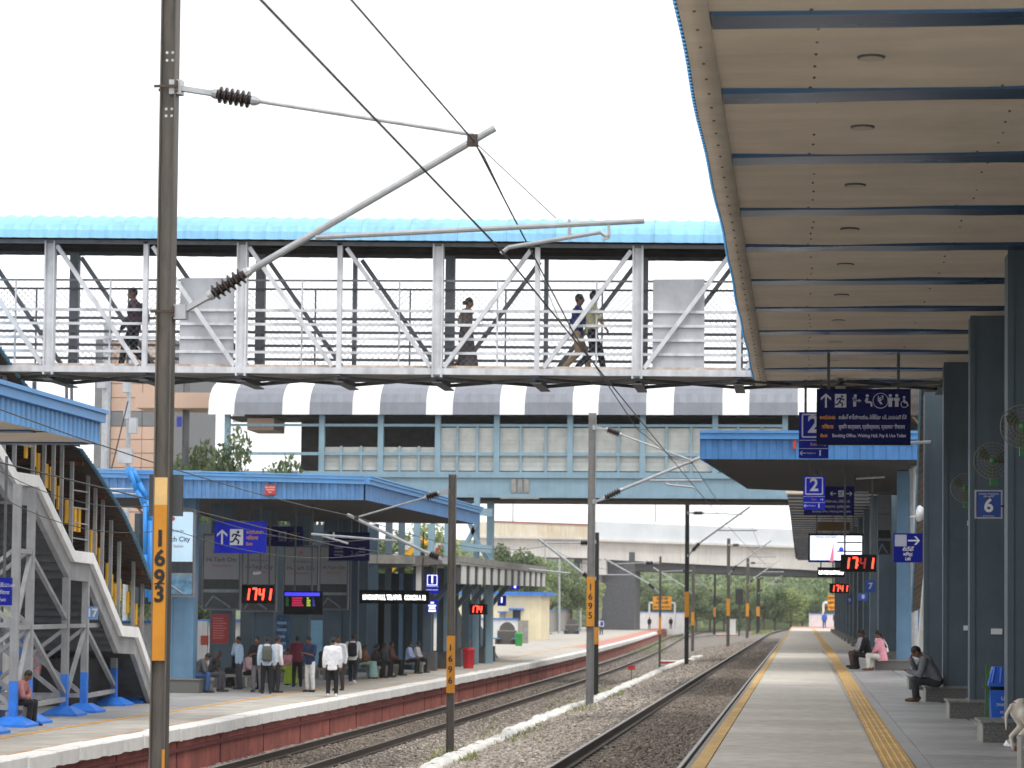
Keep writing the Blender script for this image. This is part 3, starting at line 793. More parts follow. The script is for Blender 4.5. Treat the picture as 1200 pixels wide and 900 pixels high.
# ------------------------------------------------------------------ second right canopy with blue fascia
c2 = thing('blue_canopy', 'blue ribbed canopy with dark soffit hanging over the right track, beyond the cream ceiling', 'canopy', (0, 66, 5.75))
YC2 = 66.0
pA, pB = P(820, 538, YC2), P(1078, 541, YC2)
zb_, zt_ = pA.z, P(820, 512, YC2).z
M_blue3 = mat('shaded blue fascia', '#437bb6', .4, var=.12, scale=1.5, streak=.15); M_bluet3 = mat('shaded blue trim', '#4f8cc8', .4, var=.08); M_dk = mat('shaded soffit', '#231e1b', .85, var=.2)  # canopy shade put into these blues and the near-black soffit
fascia(c2, (pA.x, YC2, zb_), (pB.x+1.5, YC2, zb_), zb_, zt_, M_blue3, M_bluet3, rib=.34)
pe = P(876, 573, 82.0)
q = MB(); q.add([(pA.x+.1, YC2+.03, zb_+.02), (4.6, YC2+.03, zb_+.02), (4.6, 90, pe.z+.15), (pe.x, 82, pe.z)], [(0, 1, 2, 3)])
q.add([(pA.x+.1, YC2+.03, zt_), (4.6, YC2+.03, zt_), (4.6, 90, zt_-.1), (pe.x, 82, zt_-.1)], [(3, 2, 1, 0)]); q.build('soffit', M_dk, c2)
q = MB(); q.add([(pA.x, YC2+.02, zb_), (pe.x, 82, pe.z), (pe.x, 82, zt_), (pA.x, YC2+.02, zt_)], [(0, 1, 2, 3)]); q.build('side_fascia', M_blue3, c2)
q = MB(); pt = P(932, 521, YC2); q.box((pt.x-.06, YC2-.08, pt.z-.12), (pt.x+.02, YC2-.05, pt.z+.12)); q.build('red_plate', mat('red sign paint', '#c23b32', .6), c2)
tb = plinth_col(72.0, 2.72, .62, .6, 0, 6.2, M_colb, 'sky-lit steel blue column under the front of the blue right canopy', 'pale granite bench plinth where the woman in pink sits', px0=2.1, hp=.30, dpl=1.2, wpl=1.0)  # paler than the other columns: open-sky light put into the colour

# third right canopy, same cream boards, receding
c3 = thing('far_canopy', 'receding cream slatted canopy ceiling over the far right platform', 'canopy', (1.5, 150, ZC))
y = 98.0
while y < 222:
    xl = -.62+(y-98)*.0015
    q = MB(); q.add([(xl, y, ZC), (7, y, ZC), (7, y+2.6, ZC+.02), (xl, y+2.6, ZC+.02)], [(0, 1, 2, 3)]); q.build('ceiling_panel', M_soff, c3)
    q = MB(); q.box((xl, y+2.62, ZC-.04), (7, y+3.18, ZC+.03)); q.build('metal_strip', M_strip, c3); y += 3.2
q = MB(); q.box((-.66, 97.5, ZC-.06), (7, 97.95, ZC+.5)); q.build('front_board', M_soff, c3)
q = MB(); q.box((-.6, 98, ZC+.06), (7, 222, ZC+.4)); q.build('roof_body', M_under, c3)
for i in range(12):
    y = 90+i*11.0
    t = thing('platform_column', 'slate blue column in the receding row of the far right platform', 'column', (2.8, y, 0), group='far right platform columns')
    q = MB(); q.box((2.72, y, 0), (3.7, y+.7, ZC-.05)); q.build('shaft', M_col, t)
    q = MB(); q.box((2.4, y-.2, 0), (4.0, y+1.0, .28)); q.build('foot_block', M_grtop, t)
q = MB(); q.box((4.4, 76, 0), (4.6, 225, ZC)); tag(q.build('station_wall', M_col), 'slate blue back wall of the far right platform', 'wall')

# ------------------------------------------------------------------ left canopies
cl = thing('blue_canopy', 'bright blue canopy corner with cream soffit at the left edge, above the staircase', 'canopy', (-14, 40, 4.6))
xl = -12.55
pc = PX(116, 521, xl); zc0 = pc.z; yc0 = pc.y; zc1 = PX(117, 492, xl).z
fascia(cl, (xl, 18, zc0), (xl, yc0, zc0), zc0, zc1, M_blue, M_bluet, rib=.26, out=(1, 0, 0))
fascia(cl, (xl-9, yc0, zc0), (xl, yc0, zc0), zc0, zc1, M_blue, M_bluet, rib=.26, out=(0, 1, 0))
yy = 18.0
while yy < yc0-.3:
    q = MB(); e_ = min(yy+2.9, yc0-.05); q.add([(xl-9, yy, zc0+.02), (xl-.03, yy, zc0+.02), (xl-.03, e_, zc0+.02), (xl-9, e_, zc0+.02)], [(0, 1, 2, 3)]); q.build('ceiling_panel', M_soff, cl)
    q = MB(); q.box((xl-9, e_-.35, zc0-.01), (xl-.2, e_, zc0+.015)); q.build('metal_strip', M_strip, cl); yy += 3.2
q = MB(); q.box((xl-9, 18, zc1+.05), (xl-.02, yc0-.02, zc1+.15)); q.build('roof_body', M_under, cl)

YL = 70.0
cm = thing('blue_canopy', 'long blue ribbed canopy over the waiting passengers on the left platform', 'canopy', (-14, 75, 5))
pa, pb = P(40, 582, YL), P(428, 586, YL)
zA0, zA1 = pa.z, P(40, 555, YL).z
zB0, zB1 = pb.z, P(428, 565, YL).z
# front fascia (slightly sloping), chamfered right side receding along the track
def fascia2(t, a, c, za0, za1, zc0_, zc1_, m, trim, rib, out):
    a, c = Vector(a), Vector(c); L = (c-a).length; d = (c-a)/L; o = Vector(out); q = MB(); ring = []; s_ = 0
    while s_ < L:
        for ds, dep in ((0, 0), (rib*.42, 0), (rib*.5, .03), (rib*.92, .03)):
            u = (s_+ds)/L
            if u <= 1:
                p = a+d*(s_+ds)+o*dep
                ring.append([Vector((p.x, p.y, za0+(zc0_-za0)*u)), Vector((p.x, p.y, za1+(zc1_-za1)*u))])
        s_ += rib
    q.loft(ring, close=False); q.build('fascia', m, t)
    q = MB()
    for dz, oo, w_, h_ in ((.0, .05, .12, .12), (.10, .09, .15, .07), (.17, .11, .17, .04)):
        q.bar(Vector((a.x, a.y, za1+dz))+o*oo, Vector((c.x, c.y, zc1_+dz))+o*oo, w_, h_)
    q.build('fascia_trim', trim, t)
fascia2(cm, (pa.x, YL, 0), (pb.x, YL, 0), zA0, zA1, zB0, zB1, M_blue2, M_bluet, .25, (0, -1, 0))
pend = PX(561, 615, pb.x-.1); YLE = pend.y; zE0 = pend.z; zE1 = PX(561, 600, pb.x-.1).z
fascia2(cm, (pb.x, YL, 0), (pend.x, YLE, 0), zB0, zB1, zE0, zE1, M_blue2, M_bluet, .25, (1, 0, 0))
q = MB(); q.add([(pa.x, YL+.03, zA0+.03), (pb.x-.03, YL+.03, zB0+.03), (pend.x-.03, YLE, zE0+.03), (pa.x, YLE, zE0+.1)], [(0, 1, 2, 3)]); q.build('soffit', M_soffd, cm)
q = MB(); q.add([(pa.x, YL+.03, zA1+.03), (pb.x-.03, YL+.03, zB1+.03), (pend.x-.03, YLE, zE1+.03), (pa.x, YLE, zE1+.1)], [(3, 2, 1, 0)]); q.build('roof_sheet', M_bluet, cm)
pt = P(317, 574, YL-.05); q = MB(); q.box((pt.x-.16, YL-.09, pt.z-.14), (pt.x+.16, YL-.05, pt.z+.14)); rpn = q.build('red_notice', mat('red sign paint', '#c23b32', .6), cm)
for dz in (.07, .0, -.07): text('NO ENTRY' if dz == .07 else ('TRESPASS' if dz == 0 else 'RLY'), (pt.x, YL-.092, pt.z+dz), .06, M_white, cm, depth=.003)
# columns of the left shelter with ad panels
cxs = [213, 259, 308, 350, 389]
lab = ['behind the tall near mast', 'with the red notice', 'below the red clock', 'below the departure screen', 'behind the man in navy shirt']
LCOL = []
for i, px in enumerate(cxs):
    Yc = 70.6+5.3*i; pxx = P(px, 700, Yc).x
    LCOL.append((pxx, Yc))
    plinth_col(Yc, pxx-.34, .68, .5, ZL, P(300, 588, Yc).z+.2, M_colb if i == 0 else M_colk, 'blue column of the left shelter '+lab[i], 'cement seat plinth round the %s left shelter column' % ORD[i], px0=pxx-.42, hp=.42, dpl=1.1, wpl=.98)  # first column keeps the lit tone, the rest the shaded one
# a few plain blue posts further in
for i, px in enumerate((404, 413, 424, 436)):
    Yc = 92+i*2.0; p = P(px, 700, Yc)
    q = MB(); q.box((p.x-.2, Yc, ZL), (p.x+.2, Yc+.3, 5.0)); tag(q.build('steel_post', M_colk), 'plain slate blue post, %s from the left, beside the far left stairs' % ORD[i], 'post')
# back wall, white with blue strokes
bw = thing('boundary_wall', 'white boundary wall with blue stripes behind the left platform', 'wall', (-26, 90, ZL))
q = MB(); q.add([(-24.5, 66, ZL), (-24.5, 66, ZL+1.9), (-26, 200, ZL+1.9), (-26, 200, ZL)], [(0, 1, 2, 3)]); q.add([(-24.7, 66, ZL), (-24.7, 66, ZL+1.9), (-26.2, 200, ZL+1.9), (-26.2, 200, ZL)], [(3, 2, 1, 0)]); q.build('wall_face', M_wallw, bw)
q = MB(); q.bar((-24.55, 66, ZL+1.93), (-26.05, 200, ZL+1.93), .34, .1); q.build('blue_cap', M_wallb, bw)
for i in range(6):
    y = 76+i*9; x = -24.5-1.5*(y-66)/134
    q = MB(); q.box((x+.01, y, ZL+.3), (x+.03, y+.5, ZL+1.85)); q.build('blue_stripe', M_wallb, bw)
# ------------------------------------------------------------------ overhead masts, cantilevers and wires
def insulator(t, p, q_, r, n=6):
    p, q_ = Vector(p), Vector(q_)
    prof = [(0, r*.35)]
    for k in range(n):
        a = .08+.84*k/n; d = .84/n
        prof += [(a, r*.5), (a+d*.35, r), (a+d*.6, r*.95), (a+d*.75, r*.5)]
    prof += [(.92, r*.5), (1, r*.35)]
    b = MB(); b.lathe(p, q_, prof, n=12); o = b.build('insulator', M_ins, t, smooth=False)
    d = (q_-p)
    b = MB(); b.lathe(p-d*.14, p+d*.06, [(0, r*.3), (.5, r*.55), (1, r*.6)], n=10); b.build('insulator_cap', M_galv, o)
    b = MB(); b.lathe(q_-d*.06, q_+d*.14, [(0, r*.6), (.5, r*.55), (1, r*.3)], n=10); b.build('insulator_cap', M_galv, o)

def hmast(t, base, top, w_, d_, m, holes=False, lean=Vector((0, 0, 0))):
    b = MB(); x, y, z = base; fl = max(.012, w_*.08)
    top = Vector(top)
    def ring(cx, cy, z):     # H section: flanges face the camera left/right
        pts = [(-w_/2, -d_/2), (-w_/2+fl, -d_/2), (-w_/2+fl, -fl/2), (w_/2-fl, -fl/2), (w_/2-fl, -d_/2), (w_/2, -d_/2), (w_/2, d_/2), (w_/2-fl, d_/2), (w_/2-fl, fl/2), (-w_/2+fl, fl/2), (-w_/2+fl, d_/2), (-w_/2, d_/2)]
        return [Vector((cx+a, cy+c, z)) for a, c in pts]
    b.loft([ring(x, y, z-.3), ring(top.x, top.y, top.z)], caps=True)
    return b.build('mast', m, t)

def mast_full(label, base, top, w_, d_, m, spec, number=None, band=None, ins_r=.07, tube_r=.025, group=None, num_m=None):
    """spec: dict of world points a cantilever is made of"""
    t = thing('overhead_mast', label, 'mast', base, group=group)
    hmast(t, base, top, w_, d_, m)
    if band:
        z0, z1, mm = band
        u0, u1 = [(z-base[2])/(top[2]-base[2]) for z in (z0, z1)]
        c0 = Vector(base).lerp(Vector(top), u0); c1 = Vector(base).lerp(Vector(top), u1)
        b = MB(); b.loft([[Vector((c.x+a*(w_/2+.004), c.y+e*(d_/2+.004), c.z)) for a, e in ((-1, -1), (1, -1), (1, 1), (-1, 1))] for c in (c0, c1)], caps=True)
        o = b.build('number_band', mm, t)
        if number:
            n = len(number); cm_ = c0.lerp(c1, .5); hh = (z1-z0)*.8/n
            for i, ch in enumerate(number):
                cc = c1.lerp(c0, .12+.76*(i+.5)/n)
                text(ch, (cc.x, cc.y-d_/2-.008, cc.z), min(hh*1.05, w_*1.25), M_black, t, depth=.003, bold=.004, name='number')
    if spec: cantilever(t, spec, ins_r, tube_r)
    return t

def cantilever(t, s_, ins_r, tr):
    for key in ('stay', 'strut'):
        if key not in s_: continue
        a, i0, i1, e = [Vector(v) for v in s_[key]]
        b = MB(); b.bar(a, i0, tr*2.2, tr*1.4); b.box((a.x-.06, a.y-.06, a.z-.07), (a.x+.06, a.y+.06, a.z+.07)); b.build('mast_bracket', M_galv, t)
        insulator(t, i0, i1, ins_r)
        b = MB(); r = tr*.55 if key == 'stay' else tr
        b.tube(i1, e, r, r, 10); b.build(key+'_tube', M_galv, t, smooth=False)
    if 'clamp' in s_:
        c = Vector(s_['clamp']); b = MB(); b.box((c.x-.05, c.y-.04, c.z-.06), (c.x+.05, c.y+.04, c.z+.05)); b.build('clamp', mat('rusty clamp', '#4d4038', .7), t)
    if 'register' in s_:
        a, e = [Vector(v) for v in s_['register']]; b = MB(); b.tube(a, e, tr*.75, tr*.75, 10); b.build('register_arm', M_galv, t)
    if 'steady' in s_:
        pts = [Vector(v) for v in s_['steady']]; b = MB(); b.path(pts, tr*.6, 8); b.build('steady_arm', M_galv, t)
    if 'hanger' in s_:
        for a, e in s_['hanger']:
            b = MB(); b.bar(a, e, tr*.8); b.build('hanger', M_galv, t)

# tall near mast, cantilever reaching right over the right track
Y1 = 23.2
b1 = P(184, 1020, Y1); t1 = P(201, -40, Y1); base = (b1.x, Y1, bed_z(b1.x, Y1)-.1)
pp = lambda x, y: P(x, y, Y1)
M1 = mast_full('tall weathered near mast painted 1693, its bracket arm reaching right', base, t1, .155, .15, M_mast,
    dict(stay=(pp(207, 103), pp(252, 110), pp(298, 118), pp(555, 158)), strut=(pp(212, 366), pp(247, 346), pp(290, 319), pp(580, 150)),
         clamp=pp(554, 164), register=(pp(370, 278), pp(755, 259)), steady=(pp(587, 297), pp(596, 290), pp(704, 272), pp(711, 277)),
         hanger=[(pp(667, 257), pp(667, 281)), (pp(713, 260), pp(714, 278)), (pp(714, 278), pp(706, 280))]),
    ins_r=.085, tube_r=.034)
zt = lambda y: P(190, y, Y1).z
for z0, z1, mm in ((zt(592), zt(560), M_mnuml), (zt(774), zt(592), M_mnum)):
    u = lambda z: Vector(base).lerp(Vector(t1), (z-base[2])/(t1.z-base[2]))
    c0, c1 = u(z0), u(z1); b = MB()
    b.loft([[Vector((c.x+a, c.y+e, c.z)) for a, e in ((-.062, -.079), (.062, -.079), (.062, -.004), (-.062, -.004))] for c in (c0, c1)], caps=True); b.build('number_band', mm, M1)
for ch, y in zip('1693', (632, 655, 678, 697)):
    c = u(zt(y)); text(ch, (c.x, c.y-.083, c.z), .215, M_black, M1, depth=.004, bold=.007, name='number')
c = u(zt(684)); b = MB(); b.box((c.x-.05, c.y-.085, c.z-.006), (c.x+.05, c.y-.0795, c.z+.006)); b.build('number_rule', M_black, M1)
b = MB(); c = u(zt(890)); b.box((c.x+.05, c.y-.081, c.z-.12), (c.x+.079, c.y-.076, c.z+.1)); b.build('orange_patch', M_mnum, M1)
for yy in (62, 71, 128, 136):                        # bolt holes, seen as bright discs of sky behind
    for dx in (-.028, .028):
        c = u(zt(yy)); b = MB(); b.tube((c.x+dx, c.y-.0085, c.z), (c.x+dx, c.y-.0065, c.z), .014, n=10); b.build('bolt_hole', mat('bright bolt hole', '#e9eaec', .6), M1)
for yy in (103, 366):
    c = u(zt(yy)); b = MB()
    b.bar((c.x-.13, c.y-.085, c.z), (c.x+.10, c.y-.085, c.z), .02, .025); b.bar((c.x-.13, c.y+.085, c.z), (c.x+.10, c.y+.085, c.z), .02, .025)
    b.box((c.x+.08, c.y-.09, c.z-.055), (c.x+.1, c.y+.09, c.z+.055)); b.build('mast_clamp', mat('rusty clamp', '#4d4038', .7), M1)
c = u(zt(580)); b = MB()
b.box((c.x-.16, c.y+.08, c.z-.2), (c.x+.17, c.y+.12, c.z+.2)); b.build('back_plate', M_fdk, M1)

# second mast: serves the left track
Y = 57.4; g = G(527.6, 871, -1.5); base = (g.x, Y, bed_z(g.x, Y)-.1); tp = P(530.5, 556, Y); pp = lambda x, y: P(x, y, Y)
mast_full('short grey mast beside the left track, bracket arm pointing left, second from camera', base, tp, .17, .16, M_mast,
    dict(stay=(pp(524, 576), pp(514, 578), pp(499, 583), pp(419, 606)), strut=(pp(522, 657), pp(515, 654), pp(503, 649), pp(407, 603)),
         clamp=pp(418, 607), register=(pp(466, 634), pp(365, 626)), steady=(pp(378, 628), pp(408, 637)), hanger=[(pp(391, 624), pp(391, 632))]),
    number='1696', band=(P(527, 812, Y).z, P(527, 745, Y).z, M_mnum), ins_r=.095, tube_r=.04)
# third mast: right track
g = G(691, 821, -1.05); Y = g.y; base = (g.x, Y, bed_z(g.x, Y)-.1); tp = P(694.5, 484, Y); pp = lambda x, y, Y=Y: P(x, y, Y)
MA3 = mast_full('grey mast by the whitewashed kerb, bracket arm reaching right under the far footbridge', base, tp, .22, .2, M_galv and mat('grey mast steel', '#8d8c8b', .6, metal=.2, var=.15, scale=3, streak=.2), 
    dict(stay=(pp(697, 501), pp(711, 503), pp(727, 509), pp(812, 540)), strut=(pp(697, 588), pp(708, 584), pp(728, 574), pp(826, 534)),
         clamp=pp(810, 541), register=(pp(762, 563), pp(823, 563)), steady=(pp(815, 573), pp(812, 571), pp(784, 568), pp(780, 566)), hanger=[(pp(793, 560), pp(793, 570))]),
    number='1695', band=(P(692, 734, Y).z, P(692, 676, Y).z, M_mnum), ins_r=.11, tube_r=.05)
# thin dark mast behind it, serving the left track
Y = 98.0; g = G(698.6, 808, -1.5); base = (g.x, Y, bed_z(g.x, Y)-.1); tp = P(699, 624, Y); pp = lambda x, y, Y=Y: P(x, y, Y)
mast_full('thin mast just behind the grey kerb mast, its arm pointing left', base, tp, .2, .18, M_mastd,
    dict(stay=(pp(697, 635), pp(690, 636), pp(680, 636), pp(638, 636)), strut=(pp(697, 678), pp(690, 676), pp(683, 672), pp(632, 632)), clamp=pp(637, 636),
         register=(pp(668, 672), pp(620, 667))), band=(P(699, 755, Y).z, P(699, 735, Y).z, M_mnum), ins_r=.13, tube_r=.055)
# farther masts, one by one: (px base, py base, py top, ground z, dir, width, dark, label)
far = [(804.5, 775, 590, -.9, 1, .26, 1, 'dark far mast with orange band, right of the shorter red sill'),
       (773, 779, 652, -1.5, -1, .16, 0, 'thin galvanised mast standing at the end of the nearer red sill'),
       (811.5, 760, 663, -1.4, -1, .3, 0, 'grey mast just right of the dark banded mast'),
       (853, 757, 631, -.9, 1, .3, 0, 'brownish grey mast left of the white relay cabinet'),
       (837, 742, 673, -1.5, -1, .4, 1, 'black slim mast beyond the grass patch'),
       (875.5, 749, 654, -1.0, 1, .36, 0, 'grey mast right of the white relay cabinet'),
       (888, 741, 673, -1.0, 1, .55, 1, 'farthest dark mast near the bend of the line')]
for px, py, pt, gz_, dr, w_, dk, lb in far:
    g = G(px, py, gz_); Y = g.y; tp = P(px+1, pt, Y); s = px_m(Y)
    pp = lambda x, y, Y=Y: P(x, y, Y)
    L = 3.0*s*dr; zc = pt+.28*(py-pt) if dr > 0 else pt+.12*(py-pt); k = (py-pt)
    sp = dict(stay=(pp(px+.03*L, pt+.06*k), pp(px+.12*L, pt+.06*k), pp(px+.28*L, pt+.06*k), pp(px+.95*L, pt+.07*k)),
              strut=(pp(px+.03*L, pt+.33*k), pp(px+.1*L, pt+.30*k), pp(px+.22*L, pt+.25*k), pp(px+1.08*L, pt+.02*k)), register=(pp(px+.5*L, pt+.17*k), pp(px+1.2*L, pt+.17*k)))
    mast_full(lb, (g.x, Y, gz_-.4), tp, w_*.8, w_*.8, M_mastd if dk else M_mast, sp, band=(P(px, py-.28*k, Y).z, P(px, py-.44*k, Y).z, M_mnum), ins_r=.13, tube_r=.05)
# colour light signal among the far masts
g = G(866, 742, -1.0); t = thing('rail_signal', 'black far rail signal head on a post near the bend', 'signal', g); Y = g.y
b = MB(); b.tube((g.x, Y, g.z-.5), (g.x, Y, P(866, 700, Y).z), .1); b.build('signal_post', M_mastd, t)
a, c = P(862, 691, Y), P(871, 708, Y); b = MB(); b.box((a.x, Y-.2, c.z), (c.x, Y+.15, a.z)); b.ellipsoid(((a.x+c.x)/2, Y, a.z), ((c.x-a.x)/2, .2, .25)); b.build('signal_head', M_black, t)
# lamp posts / thin poles on the far left platform
for i, (px, py, pt, pole) in enumerate(((608, 745, 672, .1), (622, 742, 655, .12), (638.5, 738, 640, .14), (655, 742, 655, .16), (668, 738, 668, .26), (680, 738, 660, .16), (588, 735, 640, .1))):
    g = G(px, py, ZL); b = MB(); b.tube(g, P(px+.5, pt, g.y), pole, pole*.7, 8)
    tag(b.build('lamp_post', M_graylt if pole > .2 else M_galv), 'thin grey pole on the far left platform, %s from the left near the yellow building' % ORD[i], 'pole')

# wires
def wire(pts, r, label, m=M_wire, sag=0.0):
    b = MB(); out = []
    for a, c in zip(pts[:-1], pts[1:]):
        a, c = Vector(a), Vector(c)
        for k in range(8):
            u_ = k/8; p = a.lerp(c, u_); p.z -= sag*4*u_*(1-u_); out.append(p)
    out.append(Vector(pts[-1])); b.path(out, r, 5)
    return tag(b.build('overhead_wire', m), label, 'wire')
c1 = P(590, 296, Y1); c3 = P(815, 572, 72.0); c4 = P(868, 633, 125.0)
cm0 = Vector((-2.95, 6, 4.95))
pa = P(306, 0, 13.4)
wire([pa+(pa-c1)*.8, pa, c1, c3, c4, (-2.6, 190, 5.1), (-1.8, 300, 5.2)], .010, 'dark contact wire running along above the right track')
k1 = P(556, 166, Y1); k3 = P(810, 541, 72.0); k4 = P(873, 598, 125.0)
kb_ = P(412, 0, 16.2)
mid13 = k1.lerp(k3, .5); mid13.z -= .9; q13 = k1.lerp(k3, .22); q13.z -= .62; r13 = k1.lerp(k3, .8); r13.z -= .55
mid34 = k3.lerp(k4, .5); mid34.z -= .8
wire([kb_+(kb_-k1)*.7, kb_, k1, q13, mid13, r13, k3, mid34, k4, (-2.6, 160, 5.5), (-2.4, 200, 6.3)], .009, 'catenary wire hung above the right track contact wire')
for i, u_ in enumerate((.12, .3, .5, .72, .88)):
    a = c1.lerp(c3, u_); zt_ = (k1.lerp(k3, u_).z - .9*4*u_*(1-u_)); 
    b = MB(); b.bar(a, (k1.lerp(k3, u_).x, a.y, zt_), .007); tag(b.build('wire_dropper', M_wire), 'thin dropper wire above the right track, %s from the near mast' % ORD[i], 'wire')
wire([P(556, 166, Y1), P(652, 256, Y1-.2)], .005, 'thin slack wire from the near mast clamp to its register arm')
wire([P(555, 166, Y1), P(568, 185, Y1), P(600, 252, 27)], .007, 'short hanging stay wire just right of the near mast clamp')
L2 = P(395, 640, 57.4); 
wire([(-10.6, 12, 3.9), L2, P(640, 672, 98.0), P(748, 690, 150), (-15.5, 260, 4.2), (-17, 330, 4.2)], .012, 'contact wire above the left track')
wire([(-10.6, 12, 5.2), P(418, 606, 57.4), P(640, 640, 98.0), P(748, 668, 150), (-15.5, 260, 5.4)], .010, 'catenary wire above the left track', sag=.4)
wire([P(0, 552, 45), P(200, 590, 46), P(435, 632, 60)], .008, 'thin sagging black cable crossing in front of the left stairs', sag=.3)
wire([P(0, 582, 45), P(200, 620, 46), P(440, 648, 60)], .008, 'lower thin black cable crossing in front of the left stairs', sag=.3)
# ------------------------------------------------------------------ left staircase of the near footbridge
XS = -16.75; XS2 = -19.0
st = thing('covered_staircase', 'grey steel covered staircase on blue footed legs descending to the left platform', 'staircase', (XS, 58, ZL))
nodes_px = [(-60, 470), (-35, 470), (15, 553), (41, 557), (83, 645), (105, 648), (139, 733), (158, 735), (181, 806)]
ln = [PX(x, y, XS) for x, y in nodes_px]
ln[-1].z = ZL+.45
for a, c in zip(ln[:-1], ln[1:]):
    q = MB(); q.prism([a+Vector((0, 0, .0)), c+Vector((0, 0, .0)), c-Vector((0, 0, .26)), a-Vector((0, 0, .26))], (.10, 0, 0)); q.build('parapet', M_stairw, st)
    q = MB(); q.prism([a+Vector((-.12, 0, -.26)), c+Vector((-.12, 0, -.26)), c+Vector((-.12, 0, -.68)), a+Vector((-.12, 0, -.68))], (.12, 0, 0)); q.build('stringer', M_stair, st)
    q = MB(); q.prism([Vector((XS2, v.y, v.z-.26)) for v in (a, c)]+[Vector((XS2, v.y, v.z-.68)) for v in (c, a)], (.12, 0, 0)); q.build('stringer', M_stair, st)
    flat = abs(a.z-c.z) < .3
    if flat:
        q = MB(); q.box((XS2+.12, a.y, a.z-.62), (XS-.12, c.y, a.z-.5)); q.build('landing', M_stair, st)
    else:
        n = max(4, int((a.z-c.z)/.17))
        for k in range(n):
            y0 = a.y+(c.y-a.y)*k/n; y1 = a.y+(c.y-a.y)*(k+1)/n; zz = a.z-.5+(c.z-a.z)*(k+.5)/n
            q = MB(); q.box((XS2+.12, y0, zz-.05), (XS-.12, y1, zz)); q.box((XS2+.12, y1-.02, zz-.22), (XS-.12, y1, zz-.05)); q.build('step', M_fdk, st)  # darker than the stringers: under-stair shade put into the colour
# handrail posts up to the roof edge, roof, inner cladding
def stair_z(y):
    for a, c in zip(ln[:-1], ln[1:]):
        if a.y <= y <= c.y: return a.z+(c.z-a.z)*(y-a.y)/(c.y-a.y)
    return ln[-1].z
HR = 2.05
for px in (-20, 3, 16, 38, 51, 62, 72, 84, 103, 112, 121, 131, 141, 158, 169):
    y = PX(px, 600, XS).y; z = stair_z(y)
    q = MB(); q.box((XS-.05, y-.035, z-.1), (XS+.03, y+.035, z+HR)); q.build('canopy_post', M_stair, st)
    q = MB(); q.box((XS2, y-.035, z-.1), (XS2+.08, y+.035, z+HR)); q.build('canopy_post', M_fdk, st)
roofl = [(-70, HR-.05), (92, 0), (115, 0), (145, 0), (181, 0)]
ry = [PX(x, 560, XS+.3).y for x in (-60, -20, 20, 50, 80, 105, 130, 155, 184)]
rz = [None]*len(ry)
edge_px = [(-60, 330), (-20, 385), (20, 445), (50, 480), (92, 528), (112, 556), (144, 606), (162, 646), (181, 694)]
re2 = [PX(x, y, XS+.25) for x, y in edge_px]
def corr(p0, p1, x0, x1, dz, n, amp):     # corrugated sheet spanning x0..x1 between two edge points
    rings = []
    for k in range(n+1):
        u_ = k/n; y = p0.y+(p1.y-p0.y)*u_; z = p0.z+(p1.z-p0.z)*u_+dz+(amp if k % 2 else 0)
        rings.append([Vector((x0, y, z)), Vector(((x0+x1)/2, y, z+.28)), Vector((x1, y, z+.1))])
    return rings
for a, c in zip(re2[:-1], re2[1:]):
    n = max(4, int((c-a).length/.09))
    q = MB(); q.loft(corr(a, c, XS+.25, XS2-.2, 0, n, .03), close=False); q.build('roof_lining', M_brown, st)
    q = MB(); q.loft(corr(a, c, XS+.33, XS2-.25, .045, n, .035), close=False); q.build('roof_sheet', M_cyan, st)
    # inner cladding of the far side, horizontal corrugation
    q = MB(); rings = []; H = 2.6; m_ = 26
    for k in range(m_+1):
        h = -H*k/m_; o_ = .03 if k % 2 else 0
        rings.append([Vector((XS2-.05+o_, a.y, a.z+.1+h)), Vector((XS2-.05+o_, c.y, c.z+.1+h))])
    q.loft(rings, close=False); q.build('side_cladding', M_brown, st)
    # rusty rafter
    q = MB(); m1 = a.lerp(c, .5); q.bar((XS+.15, m1.y, m1.z-.02), (XS2, m1.y+.5, m1.z+.1), .05, .09); q.build('rafter', mat('rusty rafter', '#7b4a35', .8, var=.3), st)
# yellow painted slats fixed between the posts, following the slope
for i in range(30):
    px = 30+i*4.9; y = PX(px, 600, XS-.1).y
    z = stair_z(y)+random.uniform(.6, 1.0)
    if i % 5 == 4: continue
    if 82 < px < 102: z = stair_z(y)+.75
    q = MB(); q.box((XS-.14, y-.09, z-.28), (XS-.10, y+.09, z+.26)); q.build('yellow_slat', M_yp, st)
for (x0, x1, ys_) in ((84, 103, (670, 690, 708, 726)), (16, 38, (583, 600, 616)), (-5, 14, (520, 535))):
    for y_ in ys_:
        a = PX(x0, y_-96, XS); c = PX(x1, y_-96+3, XS); q = MB(); q.bar(a, c, .03); q.build('guard_rail', M_stair, st)
